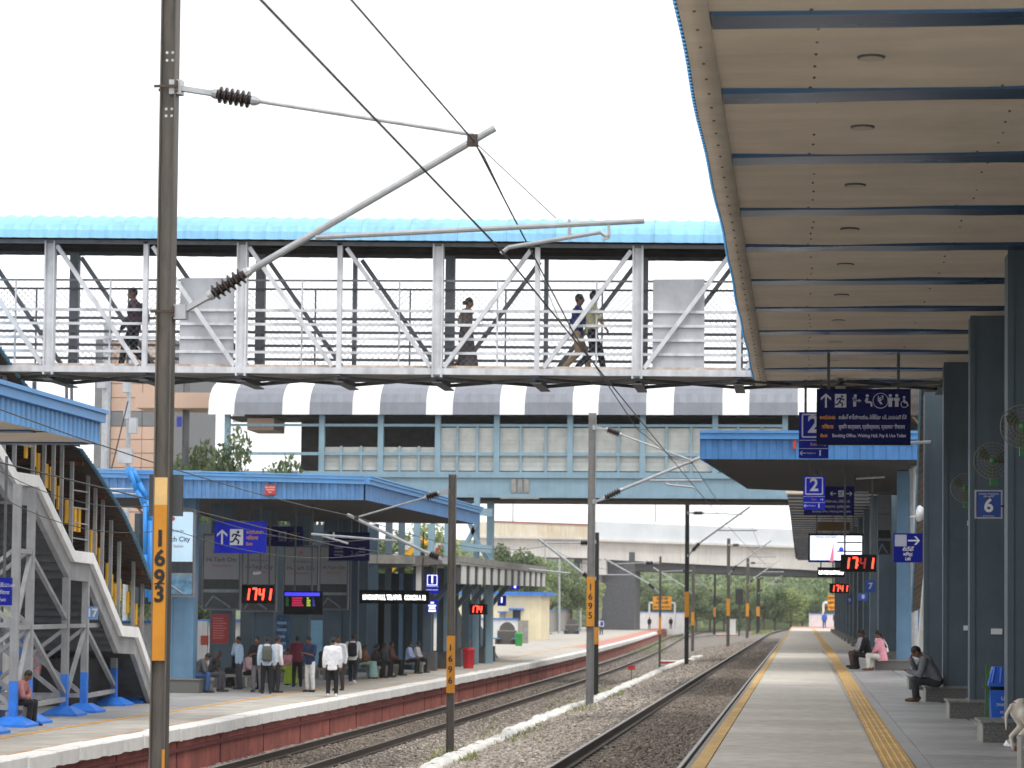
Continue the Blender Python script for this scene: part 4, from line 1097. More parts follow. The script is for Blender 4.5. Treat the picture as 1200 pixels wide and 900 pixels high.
# legs in towers with V braces, blue feet on pads
def leg(xp, yp, zt_, dx):
    q = MB(); q.bar((xp, yp, ZL+.95), (xp+dx*.2, yp, zt_), .15, .15); l_ = q.build('leg', M_stair, st)
    q = MB(); q.bar((xp, yp, ZL+.1), (xp, yp, ZL+.95), .155, .155); q.build('blue_foot', M_blp, l_)
    q = MB(); r0, r1 = .42, .16
    q.loft([[Vector((xp+r*a, yp+r*c_, z)) for a, c_ in ((-1, -1), (1, -1), (1, 1), (-1, 1))] for r, z in ((r0, ZL), (r0, ZL+.06), (r1, ZL+.22))], caps=True); q.build('blue_pad', M_blp, l_)
towers = [((15, 852), (32, 848), 0), ((75, 839), (98, 835), 1), ((133, 827), (152, 824), 2), ((-45, 862), (-20, 860), 3)]
for (pa_, pb_, k) in towers:
    ga, gb = G(pa_[0], pa_[1], ZL), G(pb_[0], pb_[1], ZL)
    tops = stair_z((ga.y+gb.y)/2)-.62
    for xo in (0, -2.1):
        for g_ in (ga, gb): leg(g_.x+xo*(1 if xo else 1), g_.y, max(tops, ZL+1.2), 0)
        for za, zb in ((ZL+.35, ZL+2.0), (ZL+2.1, ZL+3.6), (ZL+3.7, ZL+5.2)):
            if zb > tops: continue
            q = MB(); q.bar((ga.x+xo, ga.y, za), (gb.x+xo, gb.y, zb), .09); q.build('brace', M_stair, st)
            q = MB(); q.bar((ga.x+xo, ga.y, zb+.05), (gb.x+xo, gb.y, zb+.05), .09); q.build('brace', M_stair, st)
    for g_ in (ga, gb):
        for za, zb in ((ZL+.4, ZL+2.0), (ZL+2.1, ZL+3.7)):
            if zb > tops: continue
            q = MB(); q.bar((g_.x, g_.y, za), (g_.x-2.1, g_.y, zb), .09); q.build('brace', M_stair, st)
            q = MB(); q.bar((g_.x, g_.y, za), (g_.x-2.1, g_.y, za), .10); q.build('brace', M_stair, st)
            q = MB(); q.bar((g_.x, g_.y, zb), (g_.x-2.1, g_.y, za), .08); q.build('brace', M_stair, st)
for (a_, b_) in ((towers[0], towers[1]), (towers[1], towers[2])):      # long braces between towers
    g1, g2 = G(a_[1][0], a_[1][1], ZL), G(b_[0][0], b_[0][1], ZL)
    for xo in (0, -2.1):
        q = MB(); q.bar((g1.x+xo, g1.y, ZL+2.0), (g2.x+xo, g2.y, ZL+.5), .1); q.build('brace', M_stair, st)
        q = MB(); q.bar((g1.x+xo, g1.y, ZL+.38), (g2.x+xo, g2.y, ZL+.38), .1); q.build('brace', M_stair, st)
        q = MB(); q.bar((g1.x+xo, g1.y, ZL+2.05), (g2.x+xo, g2.y, ZL+2.05), .1); q.build('brace', M_stair, st)
    q = MB(); q.bar((g1.x, g1.y, ZL+3.6), (g2.x, g2.y, ZL+2.2), .09); q.build('brace', M_stair, st)
# dark storage under the lower flight
q = MB(); q.box((-19.2, 60.2, ZL), (-17.6, 65.6, ZL+1.2)); tag(q.build('storage_crate', mat('dark grey box', '#3a3a3c', .7, var=.2)), 'dark grey box stored under the lower flight of the left staircase', 'box')
# right-hand stairs of the same footbridge: brown roof seen edge-on, white drain pipe
sr = thing('stair_roof', 'brown corrugated stair roof with cyan edging seen edge-on beside the right columns', 'roof', (3.4, 62, 0))
ep = [(1080, 452, 56), (1077, 540, 60), (1073, 640, 65), (1069, 720, 69)]
er = [P(*e) for e in ep]
for a, c in zip(er[:-1], er[1:]):
    n = 24; rings = []; rings2 = []
    for k in range(n+1):
        p = a.lerp(c, k/n); o_ = .03 if k % 2 else 0
        rings.append([Vector((p.x, p.y, p.z+o_)), Vector((p.x+.5, p.y-.2, p.z+.4+o_)), Vector((p.x+1.6, p.y-.2, p.z+.7+o_))])
        rings2.append([Vector((p.x-.05, p.y-.02, p.z+.03+o_*2)), Vector((p.x+.06, p.y+.02, p.z+.06+o_*2))])
    q = MB(); q.loft(rings, close=False); q.build('roof_lining', M_brown, sr)
    q = MB(); q.loft(rings2, close=False); q.build('roof_edge', M_cyan, sr)
dp = MB(); pth = [P(1072, 772, 69), P(1070, 560, 69), P(1069, 549, 69), P(1075, 545, 69)]; dp.path(pth, .09, 8); tag(dp.build('drain_pipe', M_galv), 'grey drain pipe with bent top beside the light blue column', 'pipe')
dp = MB(); dp.path([P(1090, 640, 56), P(1084, 700, 58), P(1079, 760, 62)], .09, 8); tag(dp.build('drain_pipe', M_wallw), 'white slanting pipe beside the stair roof on the right', 'pipe')
q = MB(); a = P(1083, 768, 60); c = P(1089, 640, 60); q.box((a.x, 60, 0), (c.x, 60.2, c.z)); o = tag(q.build('white_post', M_wallw), 'white post with blue foot between the right columns', 'post')

# ------------------------------------------------------------------ far stairs tower (blue) and striped awning on the left platform
bt = thing('stair_tower', 'slate blue steel stair tower with yellow stair flights beyond the left shelter', 'stair tower', (-15.5, 110, ZL))
for px, Y in ((455, 101), (470, 106), (488, 103), (505, 109), (524, 104), (558, 113)):
    p = P(px, 650, Y); q = MB(); q.box((p.x-.13, Y, ZL), (p.x+.13, Y+.25, z2b+.1 if px > 540 else 5.4)); q.build('tower_post', M_fob2 if px > 480 else M_col, bt)
for py in (597, 640):
    a, c = P(540, py, 112.5), P(577, py+4, 112.5); q = MB(); q.bar(a, c, .3, .35); q.build('tower_beam', M_fob2, bt)
for (x0, y0, x1, y1) in ((550, 612, 562, 640), (562, 640, 575, 660), (545, 640, 560, 612)):
    q = MB(); q.bar(P(x0, y0, 113), P(x1, y1, 113), .2); q.build('tower_brace', M_fob2, bt)
def flight(p0, p1, m, n, Y, th):
    a, c = P(*p0, Y), P(*p1, Y)
    q = MB(); q.prism([a+Vector((0, 0, -th)), c+Vector((0, 0, -th)), c, a], (0, .2, 0)); f = q.build('stair_flight', m, bt)
    for k in range(n):
        p = a.lerp(c, (k+.5)/n); q = MB(); q.box((p.x-.12, Y-.06, p.z-.02), (p.x+.12, Y+1.4, p.z+.09)); q.build('tread', M_wallw, f)
M_or = mat('orange stair paint', '#c4622a', .6)
flight((457, 660), (467, 648), M_yp, 5, 112, .55); flight((475, 645), (487, 630), M_yp, 6, 112, .55); flight((497, 655), (515, 637), M_or, 6, 114, .3)
q = MB(); q.path([P(492, 630, 113), P(499, 638, 113), P(508, 630, 113)], .12, 6); q.build('yellow_handrail', M_yp, bt)
# awning with striped fascia along the track
aw = thing('striped_awning', 'low awning with grey and white striped valance on slate blue brackets', 'awning', (-14, 115, ZL))
XW = -13.9
pa, pb = PX(535, 655, XW), PX(638, 667, XW)
za, zb = pa.z, pb.z; ya, yb = pa.y, pb.y; zl0, zl1 = PX(535, 684, XW).z, PX(638, 687.5, XW).z
q = MB(); q.prism([(XW-3.8, ya-1.5, za+.12), (XW+.1, ya, za+.12), (XW+.1, yb, zb+.12), (XW-3.8, yb, zb+.12)], (0, 0, -.35)); q.build('awning_roof', M_graylt, aw)
ns = 26
M_sw = mat('pale awning stripe', '#e2dfda', .6, var=.08); M_sd = mat('dark awning stripe', '#3f464d', .6, var=.1)
for k in range(ns):
    u0, u1 = k/ns, (k+1)/ns
    f = lambda u_: (ya+(yb-ya)*u_, za-.2+(zb-za)*u_, zl0+(zl1-zl0)*u_)
    (y0, t0, l0), (y1, t1_, l1) = f(u0), f(u1)
    q = MB(); q.prism([(XW+(.05 if k % 2 else .0), y0, t0), (XW+(.05 if k % 2 else .0), y1, t1_), (XW+(.05 if k % 2 else .0), y1, l1), (XW+(.05 if k % 2 else .0), y0, l0)], (-.05, 0, 0)); q.build('valance_stripe', M_sw if k % 2 else M_sd, aw)
a, c = P(430, 662, ya-.5), P(520, 655, ya-.5)
q = MB(); q.bar(a, c, .3, .4); q.build('front_edge', mat('weathered grey edge', '#7a7672', .7), aw)
p = P(490, 670, ya-.5); q = MB(); q.box((p.x-.1, ya-.4, PX(490, 690, XW).z-.2), (p.x+.1, ya-.2, za)); q.build('corner_stripe', M_sw, aw)
for k in range(6):
    u_ = k/5; y = ya+1+(118.5-ya)*u_
    q = MB(); q.box((XW-1.5, y, ZL), (XW-1.15, y+.35, za-.3)); q.build('awning_post', M_col, aw)
    q = MB(); q.bar((XW-1.3, y+.17, za-2.0), (XW-.05, y+.17, za-.55), .22); q.build('bracket', M_col, aw)
    q = MB(); q.box((XW-1.7, y-.15, ZL), (XW-.95, y+.5, ZL+.75)); q.build('post_footing', M_fdk, aw)
# stairs inside, sloping plinth walls
q = MB(); q.prism([(XW-2.0, 122, ZL), (XW-2.0, 113, ZL+3.0), (XW-2.0, 112, ZL+3.0), (XW-2.0, 112, ZL)], (-.4, 0, 0)); q.build('stair_wall', M_graylt, aw)
q = MB(); q.prism([(XW-1.9, 129, ZL), (XW-1.9, 119, ZL+2.4), (XW-1.9, 119, ZL)], (-.2, 0, 0)); q.build('stair_side', M_colb, aw)

# ------------------------------------------------------------------ yellow building, walls, benches, bins on the far left platform
yb_ = thing('yellow_building', 'small yellow building with blue roof edge and window beyond the striped awning', 'building', (-30, 205, ZL))
Yb = 205; a, c = P(575, 740, Yb), P(634, 698, Yb)
M_yb = mat('pale yellow wall', '#eee2c0', .8, var=.07, scale=1, streak=.08)
q = MB(); q.box((a.x-4, Yb, ZL), (c.x, Yb+7, c.z)); q.build('wall', M_yb, yb_)
q = MB(); q.box((a.x-4.5, Yb-.6, c.z), (c.x+.5, Yb+7.5, c.z+.3)); q.build('roof', M_wallb, yb_)
w0, w1 = P(601, 715, Yb), P(610, 727, Yb)
q = MB(); q.box((w0.x, Yb-.04, w1.z), (w1.x, Yb-.01, w0.z)); wn = q.build('window', mat('dark window glass', '#2f3436', .2), yb_)
q = MB(); q.box((w0.x-.3, Yb-.5, w0.z+.02), (w1.x+.3, Yb, w0.z+.16)); q.build('window_hood', M_wallb, wn)
for k in range(4):
    x = w0.x+(w1.x-w0.x)*(k+.5)/4; q = MB(); q.box((x-.03, Yb-.07, w1.z), (x+.03, Yb-.045, w0.z)); q.build('window_bar', M_fdk, wn)
wl = thing('white_wall', 'white compound wall with blue cap in front of the yellow building', 'wall', (-27, 190, ZL))
a, c = P(574, 726, 190), P(606, 725, 190)
q = MB(); q.box((a.x-2, 190, ZL), (c.x, 190.3, a.z)); q.build('wall_face', M_wallw, wl)
q = MB(); q.box((a.x-2, 189.9, a.z), (c.x+.1, 190.4, a.z+.12)); q.build('wall_cap', M_wallb, wl)
a = P(607, 727, 186); q = MB(); q.box((a.x, 186, ZL), (a.x+.75, 186.4, a.z)); o = tag(q.build('grey_panel_box', M_graylt), 'grey electrical cabinet beside the white compound wall', 'cabinet')
wl2 = thing('grey_wall', 'long grey boundary wall with blue cap running behind the far left platform', 'wall', (-30, 250, ZL))
q = MB(); q.add([(-24.2, 198, ZL), (-24.2, 198, ZL+2.3), (-31, 330, ZL+2.6), (-31, 330, ZL)], [(0, 1, 2, 3)]); q.build('wall_face', M_graylt, wl2)
q = MB(); q.bar((-24.2, 198, ZL+2.32), (-31, 330, ZL+2.62), .3, .12); q.build('wall_cap', M_wallb, wl2)
# arched-back benches
M_bench = mat('dark granite bench', '#5a5552', .6, var=.2, scale=8)
for i, (px, py, lb) in enumerate(((594, 755, 'nearest arched stone planter bench behind the green bin'), (633, 748, 'middle arched stone planter bench of the far left platform'), (670, 743, 'farthest arched stone planter bench, close to the flyover pier'))):
    g = G(px, py, ZL); s_ = 1.15; t = thing('arched_bench', lb, 'bench', g)
    q = MB(); arc = [(-s_*.62, 0)]+[(-s_*.62, 1.0)]+[(-s_*.5*math.cos(math.pi*k/10), 1.0+.62*math.sin(math.pi*k/10)) for k in range(11)]+[(s_*.62, 1.0), (s_*.62, 0)]
    q.prism([(g.x+x, g.y, g.z+z) for x, z in arc], (0, .25, 0)); q.build('arched_back', M_bench, t)
    q = MB(); q.box((g.x-s_*.62, g.y-.02, g.z+.95), (g.x+s_*.62, g.y-.003, g.z+1.02)); q.build('back_band', M_graylt, t)
    for sx in (-1, 1):
        q = MB(); q.box((g.x+sx*.75-.35, g.y-.6, g.z+.38), (g.x+sx*.75+.35, g.y+.1, g.z+.46)); q.build('seat', M_colb, t)
        q = MB(); q.box((g.x+sx*.75-.06, g.y-.5, g.z), (g.x+sx*.75+.06, g.y-.05, g.z+.38)); q.build('seat_support', M_fdk, t)
def bin_(px, py, h, m, lb, body_n='bin_body', g=None):
    g = g or G(px, py, ZL); t = thing('litter_bin', lb, 'bin', g)
    q = MB(); q.lathe(g, g+Vector((0, 0, h*.82)), [(0, h*.24), (1, h*.29)], n=12); q.build(body_n, m, t)
    q = MB(); q.lathe(g+Vector((0, 0, h*.82)), g+Vector((0, 0, h)), [(0, h*.31), (.4, h*.31), (1, h*.2)], n=12); q.build('lid', m, t)
bin_(548.5, 766, .9, mat('red bin plastic', '#c3202c', .4), 'red litter bin beside the awning post', g=Vector((P(549, 770, 105).x, 105, ZL)))
bin_(608, 757, .95, mat('green bin plastic', '#2f9a4a', .4), 'green litter bin in front of the arched bench')

# ------------------------------------------------------------------ flyover with pier
fo = thing('road_flyover', 'concrete road flyover with pale parapet crossing above the far end of the platforms', 'flyover', (-14, 330, ZL))
M_fo = mat('pale concrete girder', '#d9d5d0', .85, var=.1, scale=.3, streak=.2)
M_fop = mat('bluish concrete parapet', '#d4d9de', .85, var=.06, scale=.3)
M_foc = mat('stained cream parapet', '#ddd8cb', .85, var=.1, scale=.3, streak=.25, col2='#cdbfa3')
def fp(x, y, u_): return P(x, y, 322+24*(x-690)/240)
for (x0, x1, yt0, yt1, yb0, yb1, m, nme) in ((697, 1010, 611, 624, 632, 643, M_fop, 'parapet'), (560, 690, 611.5, 616, 628, 630.5, M_foc, 'parapet'),
                                   (697, 1010, 633.5, 644.5, 655, 671, M_fo, 'girder'), (560, 690, 629.5, 632, 651, 654, M_fo, 'girder')):
    ins_ = .0 if nme == 'parapet' else .6
    A_, B_, C_, D_ = fp(x0, yt0, 0), fp(x1, yt1, 0), fp(x1, yb1, 0), fp(x0, yb0, 0)
    q = MB(); q.prism([v+Vector((0, ins_, 0)) for v in (A_, B_, C_, D_)], (0, .5, 0)); q.build(nme, m, fo)
    if nme == 'parapet':
        q = MB(); q.bar(D_+Vector((0, -.1, -.1)), C_+Vector((0, -.1, -.1)), .7, .28); q.build('cornice', M_fo, fo)
a, c = fp(690, 654, 0), fp(1010, 670, 0)
q = MB(); q.prism([a+Vector((-2, 1.2, -1.3)), c+Vector((0, 1.2, -.9)), c+Vector((0, 16, -.9)), a+Vector((-2, 16, -1.3))], (0, 0, 3.6)); q.build('deck', M_fdk, fo)
a = fp(560, 652, 0); c = fp(690, 654, 0)
q = MB(); q.prism([a+Vector((0, 1, .1)), c+Vector((0, 1, .1)), c+Vector((0, 16, .1)), a+Vector((0, 16, .1))], (0, 0, 2.4)); q.build('deck', M_fdk, fo)
a, c = P(694, 735, 326), P(743, 670, 326)
q = MB(); q.box((a.x, 326, ZL-.5), (a.x+1.2, 338, c.z+3)); q.build('pier', M_graylt, fo)
q = MB(); q.box((a.x+1.2, 327, ZL-.5), (c.x, 339, c.z+2.6)); q.build('pier', M_fdk, fo)  # concrete in dark grey: flyover shade put into the colour
a, c = P(672, 673, 324), P(710, 656, 324); q = MB(); q.box((a.x, 324, a.z), (c.x, 339, c.z)); q.build('pier_cap', M_fo, fo)
a, c = P(1000, 740, 345), P(1060, 660, 345); q = MB(); q.box((a.x, 346, -2), (c.x, 358, c.z+2)); q.build('pier', M_fdk, fo)
for px, h in ((601, 30), (768, 26)):
    a = fp(px, 612, 0); q = MB(); q.tube(a, a+Vector((0, 0, h*.115)), .12, .08, 6); q.build('flyover_pole', M_galv, fo)
q = MB(); q.bar(fp(575, 611, 0), fp(690, 615, 0), .25, .2); q.build('red_rail', mat('faded red rail', '#a06055', .8), fo)

# far end walls and yellow station boards
def station_board(px0, px1, py0, py1, Y, gz_, lb, lines, two=False):
    a, c = P(px0, py1, Y), P(px1, py0, Y); t = thing('station_board', lb, 'sign', ((a.x+c.x)/2, Y, gz_))
    q = MB(); q.box((a.x, Y, a.z), (c.x, Y+.12, c.z)); q.build('board', mat('yellow board', '#f0a31c', .5, emit=0), t)
    h = (c.z-a.z)/len(lines)
    for i, s_ in enumerate(lines): text(s_, ((a.x+c.x)/2, Y-.02, c.z-h*(i+.5)), h*.62, M_black, t, depth=.01, bold=.01)
    for x, sx in ((a.x, -1), (c.x, 1)):
        if sx > 0 and not two: continue
        q = MB(); zt_ = (a.z+c.z)/2; q.path([Vector((x+sx*.5, Y+.05, gz_)), Vector((x+sx*.5, Y+.05, zt_-.15)), Vector((x+sx*.4, Y+.05, zt_)), Vector((x, Y+.05, zt_))], .14, 8); q.build('board_post', M_wallw, t)
station_board(765, 787, 699, 714, 358, ZL, 'yellow station name board on white posts at the far left platform end', ['హైటెక్ సిటీ', 'हाईटेक सिटी', 'HI-TECH CITY'], True)
station_board(970, 985, 698, 715, 285, 0, 'yellow station name board at the far right platform end', ['హైటెక్ సిటీ', 'हाईटेक सिटी', 'HI-TECH CITY'])
def endwall(px0, px1, py0, py1, Y, gz_, lb):
    a, c = P(px0, py1, Y), P(px1, py0, Y); t = thing('end_wall', lb, 'wall', (a.x, Y, gz_))
    q = MB(); q.box((a.x, Y, gz_-1), (c.x, Y+.3, c.z)); q.build('wall_face', M_wallw, t)
    q = MB(); q.box((a.x-.05, Y-.08, c.z), (c.x+.05, Y+.38, c.z+.12)); q.build('wall_cap', M_wallb, t)
endwall(741, 802, 718, 736, 369, ZL, 'white wall with blue cap closing the far end of the left platform')
endwall(948, 1000, 720, 736, 292, 0, 'white wall with blue cap closing the far end of the right platform')

# ------------------------------------------------------------------ peach building and telecom poles behind the left shelters
pk = thing('peach_building', 'peach panelled building with grey band behind the left canopy', 'building', (-36, 135, ZL))
Yp = 135; a, c = P(127, 640, Yp), P(205, 400, Yp)
rows_ = [(400, 431, 0), (431, 449.5, 0), (449.5, 466, 0), (466, 482, 0), (482, 499.5, 1), (499.5, 515, 0), (515, 531, 0), (531, 548, 0), (548, 566, 0), (566, 600, 0), (600, 640, 0)]
q = MB(); q.box((a.x, Yp+.1, ZL), (c.x, Yp+10, P(150, 398, Yp).z)); q.build('core', M_bandg, pk)
for y0, y1, gr in rows_:
    z1, z0 = P(160, y0, Yp).z, P(160, y1, Yp).z
    for xa, xb in ((a.x, (a.x+c.x)/2), ((a.x+c.x)/2, c.x)):
        q = MB(); q.box((xa+.015, Yp, z0+.02), (xb-.015, Yp+.09, z1-.02)); q.build('wall_panel', M_bandg if gr else M_peach, pk)
x0 = P(112, 500, Yp).x; q = MB(); q.box((x0, Yp-.3, ZL), (a.x-.02, Yp+8, P(150, 398, Yp).z)); q.build('grey_end_wall', M_bandg, pk)
a, c = P(205, 478, 118), P(250, 460, 118); 
for k in range(2):
    q = MB(); xw = (c.x-a.x)/2; q.box((a.x-2+k*(xw+1), 118, a.z), (a.x-2+(k+1)*(xw+1)-.03, 121, c.z)); q.build('link_beam', M_peach, pk)
a, c = P(213, 545, 119), P(217, 440, 119); q = MB(); q.box((a.x, 119, a.z), (c.x, 120, c.z)); q.build('dark_column', M_fdk, pk)
a, c = P(262, 555, 117), P(268, 483, 117); q = MB(); q.box((a.x, 117, ZL), (c.x, 117.5, c.z)); q.build('cream_column', M_graylt, pk)
a, c = P(207, 500, 117.5), P(213, 488, 117.5); q = MB(); q.box((a.x, 117.5, a.z), (c.x, 117.6, c.z)); q.build('blue_sign', mat('sign blue', '#1b2a9c', .4), pk)
def tpole(px, y0, y1, Y, r, boxes, lb):
    a, c = P(px, y0, Y), P(px, y1, Y); t = thing('telecom_pole', lb, 'pole', (a.x, Y, ZL))
    q = MB(); q.tube((a.x, Y, ZL), (a.x, Y, c.z), r, r*.85, 10); q.build('pole', M_galv, t)
    for (bx0, by0, bx1, by1) in boxes:
        p0, p1 = P(bx0, by1, Y-.3), P(bx1, by0, Y-.3); q = MB(); q.box((p0.x, Y-.5, p0.z), (p1.x, Y-.2, p1.z)); q.build('equipment_box', M_sheet, t)
tpole(123, 560, 380, 100, .2, [(115, 441, 125, 455)], 'thick pale pole at the left edge of the peach building')
tpole(149, 580, 380, 100, .11, [(145, 443, 152, 460), (146, 480, 152, 491), (152, 490, 161, 508), (139, 526, 156, 543)], 'pole carrying grey telecom boxes in front of the peach building')
wire([P(128, 560, 99.5), P(150, 470, 99.5)], .03, 'slanting stay wire beside the telecom pole')
for i, (px, py) in enumerate(((78, 450), (84, 455))):
    q = MB(); q.tube(P(px, 480, 100), P(px, 435, 100), .07, .07, 8); 
    tag(q.build('aerial_pole', M_fdk), 'thin aerial pole showing between footbridge and blue canopy, %s' % ('left of the pair' if i == 0 else 'right of the pair'), 'pole')

# ------------------------------------------------------------------ trees
def leaf_mat(name, c0, c1, c2_):
    m = bpy.data.materials.new(name); m.use_nodes = True; n = m.node_tree.nodes; l = m.node_tree.links
    a = n.new('ShaderNodeAttribute'); a.attribute_name = 'tone'
    oi = n.new('ShaderNodeObjectInfo'); ad = n.new('ShaderNodeMath'); ad.operation = 'MULTIPLY_ADD'; ad.inputs[1].default_value = .25; 
    l.new(oi.outputs['Random'], ad.inputs[0]); l.new(a.outputs['Fac'], ad.inputs[2])
    rp = n.new('ShaderNodeValToRGB'); e = rp.color_ramp.elements; e[0].color = (*lin(c0), 1); e[1].color = (*lin(c2_), 1); k = e.new(.5); k.color = (*lin(c1), 1); e[1].position = .5
    l.new(ad.outputs[0], rp.inputs[0]); b = n['Principled BSDF']; l.new(rp.outputs[0], b.inputs['Base Color'])
    b.inputs['Roughness'].default_value = .6
    tr = n.new('ShaderNodeBsdfTranslucent'); l.new(rp.outputs[0], tr.inputs['Color'])
    mx = n.new('ShaderNodeMixShader'); mx.inputs[0].default_value = .3; l.new(b.outputs[0], mx.inputs[1]); l.new(tr.outputs[0], mx.inputs[2])
    l.new(mx.outputs[0], n['Material Output'].inputs['Surface'])
    return m
ML = [leaf_mat('leaf mid green', '#55644a', '#75885c', '#9bab7c'), leaf_mat('leaf deep green', '#43523a', '#5f7149', '#80905f'), leaf_mat('leaf yellow green', '#68794a', '#8b9c5e', '#b0bb82')]
M_bark = mat('bark', '#6a5a4a', .9, var=.3, scale=6)
def leaf_mesh(name, centres, radii, n, size, m, seed, squash=.8, droop=0):
    rg = np.random.default_rng(seed); k = len(centres); w_ = np.array([r**2 for r in radii]); idx = rg.choice(k, n, p=w_/w_.sum())
    d = rg.normal(size=(n, 3)); d /= np.linalg.norm(d, axis=1)[:, None]
    rad = rg.random(n)**.33; C_ = np.array(centres)[idx]; r_ = np.array(radii)[idx]
    p = C_+d*(rad*r_)[:, None]*np.array([1, 1, squash])
    nrm = d*.6+rg.normal(size=(n, 3))*.6; nrm[:, 2] += .35; nrm /= np.linalg.norm(nrm, axis=1)[:, None]
    t = np.cross(nrm, rg.normal(size=(n, 3))); t /= np.linalg.norm(t, axis=1)[:, None]; b = np.cross(nrm, t)
    s_ = size*rg.uniform(.6, 1.3, n)[:, None]
    V = np.stack([p-t*s_, p+b*s_*.45, p+t*s_, p-b*s_*.45], 1).reshape(-1, 3)
    T = (np.array([0, 1, 2, 3])[None]+4*np.arange(n)[:, None])
    me = bpy.data.meshes.new(name); me.vertices.add(len(V)); me.vertices.foreach_set('co', V.ravel())
    me.loops.add(T.size); me.loops.foreach_set('vertex_index', T.ravel().astype(np.int32)); me.polygons.add(n)
    me.polygons.foreach_set('loop_start', np.arange(0, T.size, 4, dtype=np.int32)); me.polygons.foreach_set('loop_total', np.full(n, 4, np.int32))
    me.update(calc_edges=True); me.materials.append(m)
    tone = np.clip(rg.normal(.45, .22, n)+(rg.random(k)[idx]-.5)*.35, 0, 1)
    at = me.attributes.new('tone', 'FLOAT', 'POINT'); at.data.foreach_set('value', np.repeat(tone, 4).astype(np.float32))
    return me
CROWNS = []
for v in range(6):                                  # unit trees, 1 m tall, scaled on placing
    rr = random.Random(v+3); cs, rs = [], []
    for i in range(16):
        a = rr.uniform(0, 6.28); h = rr.uniform(.38, .9); q_ = (1-abs(h-.6)*1.5)*rr.uniform(.1, .34)
        cs.append((q_*math.cos(a), q_*math.sin(a), h)); rs.append(rr.uniform(.09, .19))
    cs.append((0, 0, .62)); rs.append(.24)
    CROWNS.append((leaf_mesh('crown', cs, rs, 5200, .022, ML[v % 3], v), cs))
TR = []
for v in range(3):
    q = MB(); q.tube((0, 0, -.03), (.01, 0, .3), .03, .02, 8); q.tube((.01, 0, .3), (0, .01, .7), .02, .006, 6)
    for k in range(7):
        a = k*.9+v; q.tube((.008, 0, .24+.05*k), (.25*math.cos(a), .25*math.sin(a), .5+.05*k), .011, .004, 5)
    TR.append(q.mesh('trunk', M_bark))
def tree(x, y, z, h, wd, v, lb, grp=None, name='tree'):
    t = thing(name, lb, 'tree', (x, y, z), random.uniform(0, 6.28), group=grp)
    o = inst('trunk', TR[v % 3], t, scale=(h, h, h), world=False); c = inst('crown', CROWNS[v % 6][0], t, scale=(h*wd, h*wd, h), world=False)
    return t
def tree_px(px, pyb, pyt, Y, gz_, wd, v, lb, grp=None):
    p = P(px, pyb, Y); h = P(px, pyt, Y).z-gz_; return tree(p.x, Y, gz_, h, wd, v, lb, grp)
tree_px(222, 600, 494, 122, ZL, .5, 1, 'dense dark green tree behind the near mast, above the left canopy')
tree_px(268, 600, 492, 110, ZL, .48, 4, 'feathery green tree rising above the left canopy, left of two')
tree_px(322, 600, 512, 108, ZL, .5, 1, 'feathery green tree rising above the left canopy, right of two')
for i, (px, Y, hh) in enumerate(((150, 112, 6), (236, 104, 5.5), (330, 120, 6.5), (400, 125, 6.5), (450, 150, 7.5), (500, 150, 8))):
    p = P(px, 700, Y); tree(p.x, Y, ZL, hh, .9, i, 'leafy green tree glimpsed behind the left shelter columns, %s from the left' % ORD[i], 'trees behind the left shelters')
for i, (px, Y, hh, wd) in enumerate(((592, 215, 9.2, .8), (617, 275, 8.5, 1.1), (640, 285, 8.5, 1.2), (664, 290, 8, 1.0), (684, 295, 7, 1.0), (600, 262, 8.5, 1.2))):
    p = P(px, 700, Y); tree(p.x, Y+6, ZL, hh, wd, i+1, 'green tree beyond the yellow building, in front of the flyover, %s from the left' % ['first', 'third', 'fourth', 'fifth', 'sixth', 'second'][i])
tree(6.6, 90, 0, 11.5, .42, 2, 'bright green tree peeking above the blue sign on the right')
for i in range(14):
    px = 752+i*16+random.uniform(-4, 4); Y = random.uniform(405, 440); p = P(px, 710, Y)
    tree(p.x, Y, -2, random.uniform(6.5, 9.5), random.uniform(.9, 1.4), i, 'green tree in the belt beyond the flyover, %s from the left' % (ORD[i] if i < 12 else ('thirteenth', 'fourteenth')[i-12]))
# wooded slope far behind reads as one mass
rows_ = []
def hz(x, y): return -2.0+max(0, (y-440))*.05+5.0*math.exp(-((x-30)/60)**2)*min(1, max(0, (y-440)/150))+max(0, x)*.02*min(1, max(0, (y-440)/100))
for y in range(430, 1201, 35): rows_.append([Vector((x, y, hz(x, y)-.5)) for x in range(-320, 341, 20)])
q = MB(); q.loft(rows_, close=False); struct(q.build('hillside', mat('wooded slope earth', '#5d6a3c', .95, var=.3, scale=.05), smooth=True))
rg = np.random.default_rng(5); cs, rs = [], []
for i in range(620):
    y = 445+rg.random()**1.5*430; x = rg.uniform(-.16, .11)*y+rg.uniform(-10, 10); r = rg.uniform(2.2, 5.0)
    for k in range(3): cs.append((x+rg.normal()*r*.5, y+rg.normal()*r*.5, hz(x, y)+r*rg.uniform(.5, 1.2))); rs.append(r*rg.uniform(.5, .9))
wd_ = bpy.data.objects.new('distant_wood', leaf_mesh('distant_wood', cs, rs, 90000, .62, ML[0], 9)); COL.objects.link(wd_); wd_['kind'] = 'stuff'; wd_['label'] = 'hazy green wood covering the far slope beyond the flyover'
# little pale house on the slope
g = P(897, 694, 560); t = thing('hill_house', 'pale flat roofed house half hidden in the far wood', 'house', g)
q = MB(); q.box((g.x-3.2, 556, g.z-3), (g.x+3.2, 564, g.z+1.3)); q.build('wall', M_wallw, t)
q = MB(); q.box((g.x-3.6, 555.5, g.z+1.3), (g.x+3.6, 564.5, g.z+1.7)); q.build('roof', M_graylt, t)
q = MB(); q.box((g.x-1.5, 555.9, g.z-.4), (g.x-.3, 555.98, g.z+.7)); q.build('window', M_fdk, t)
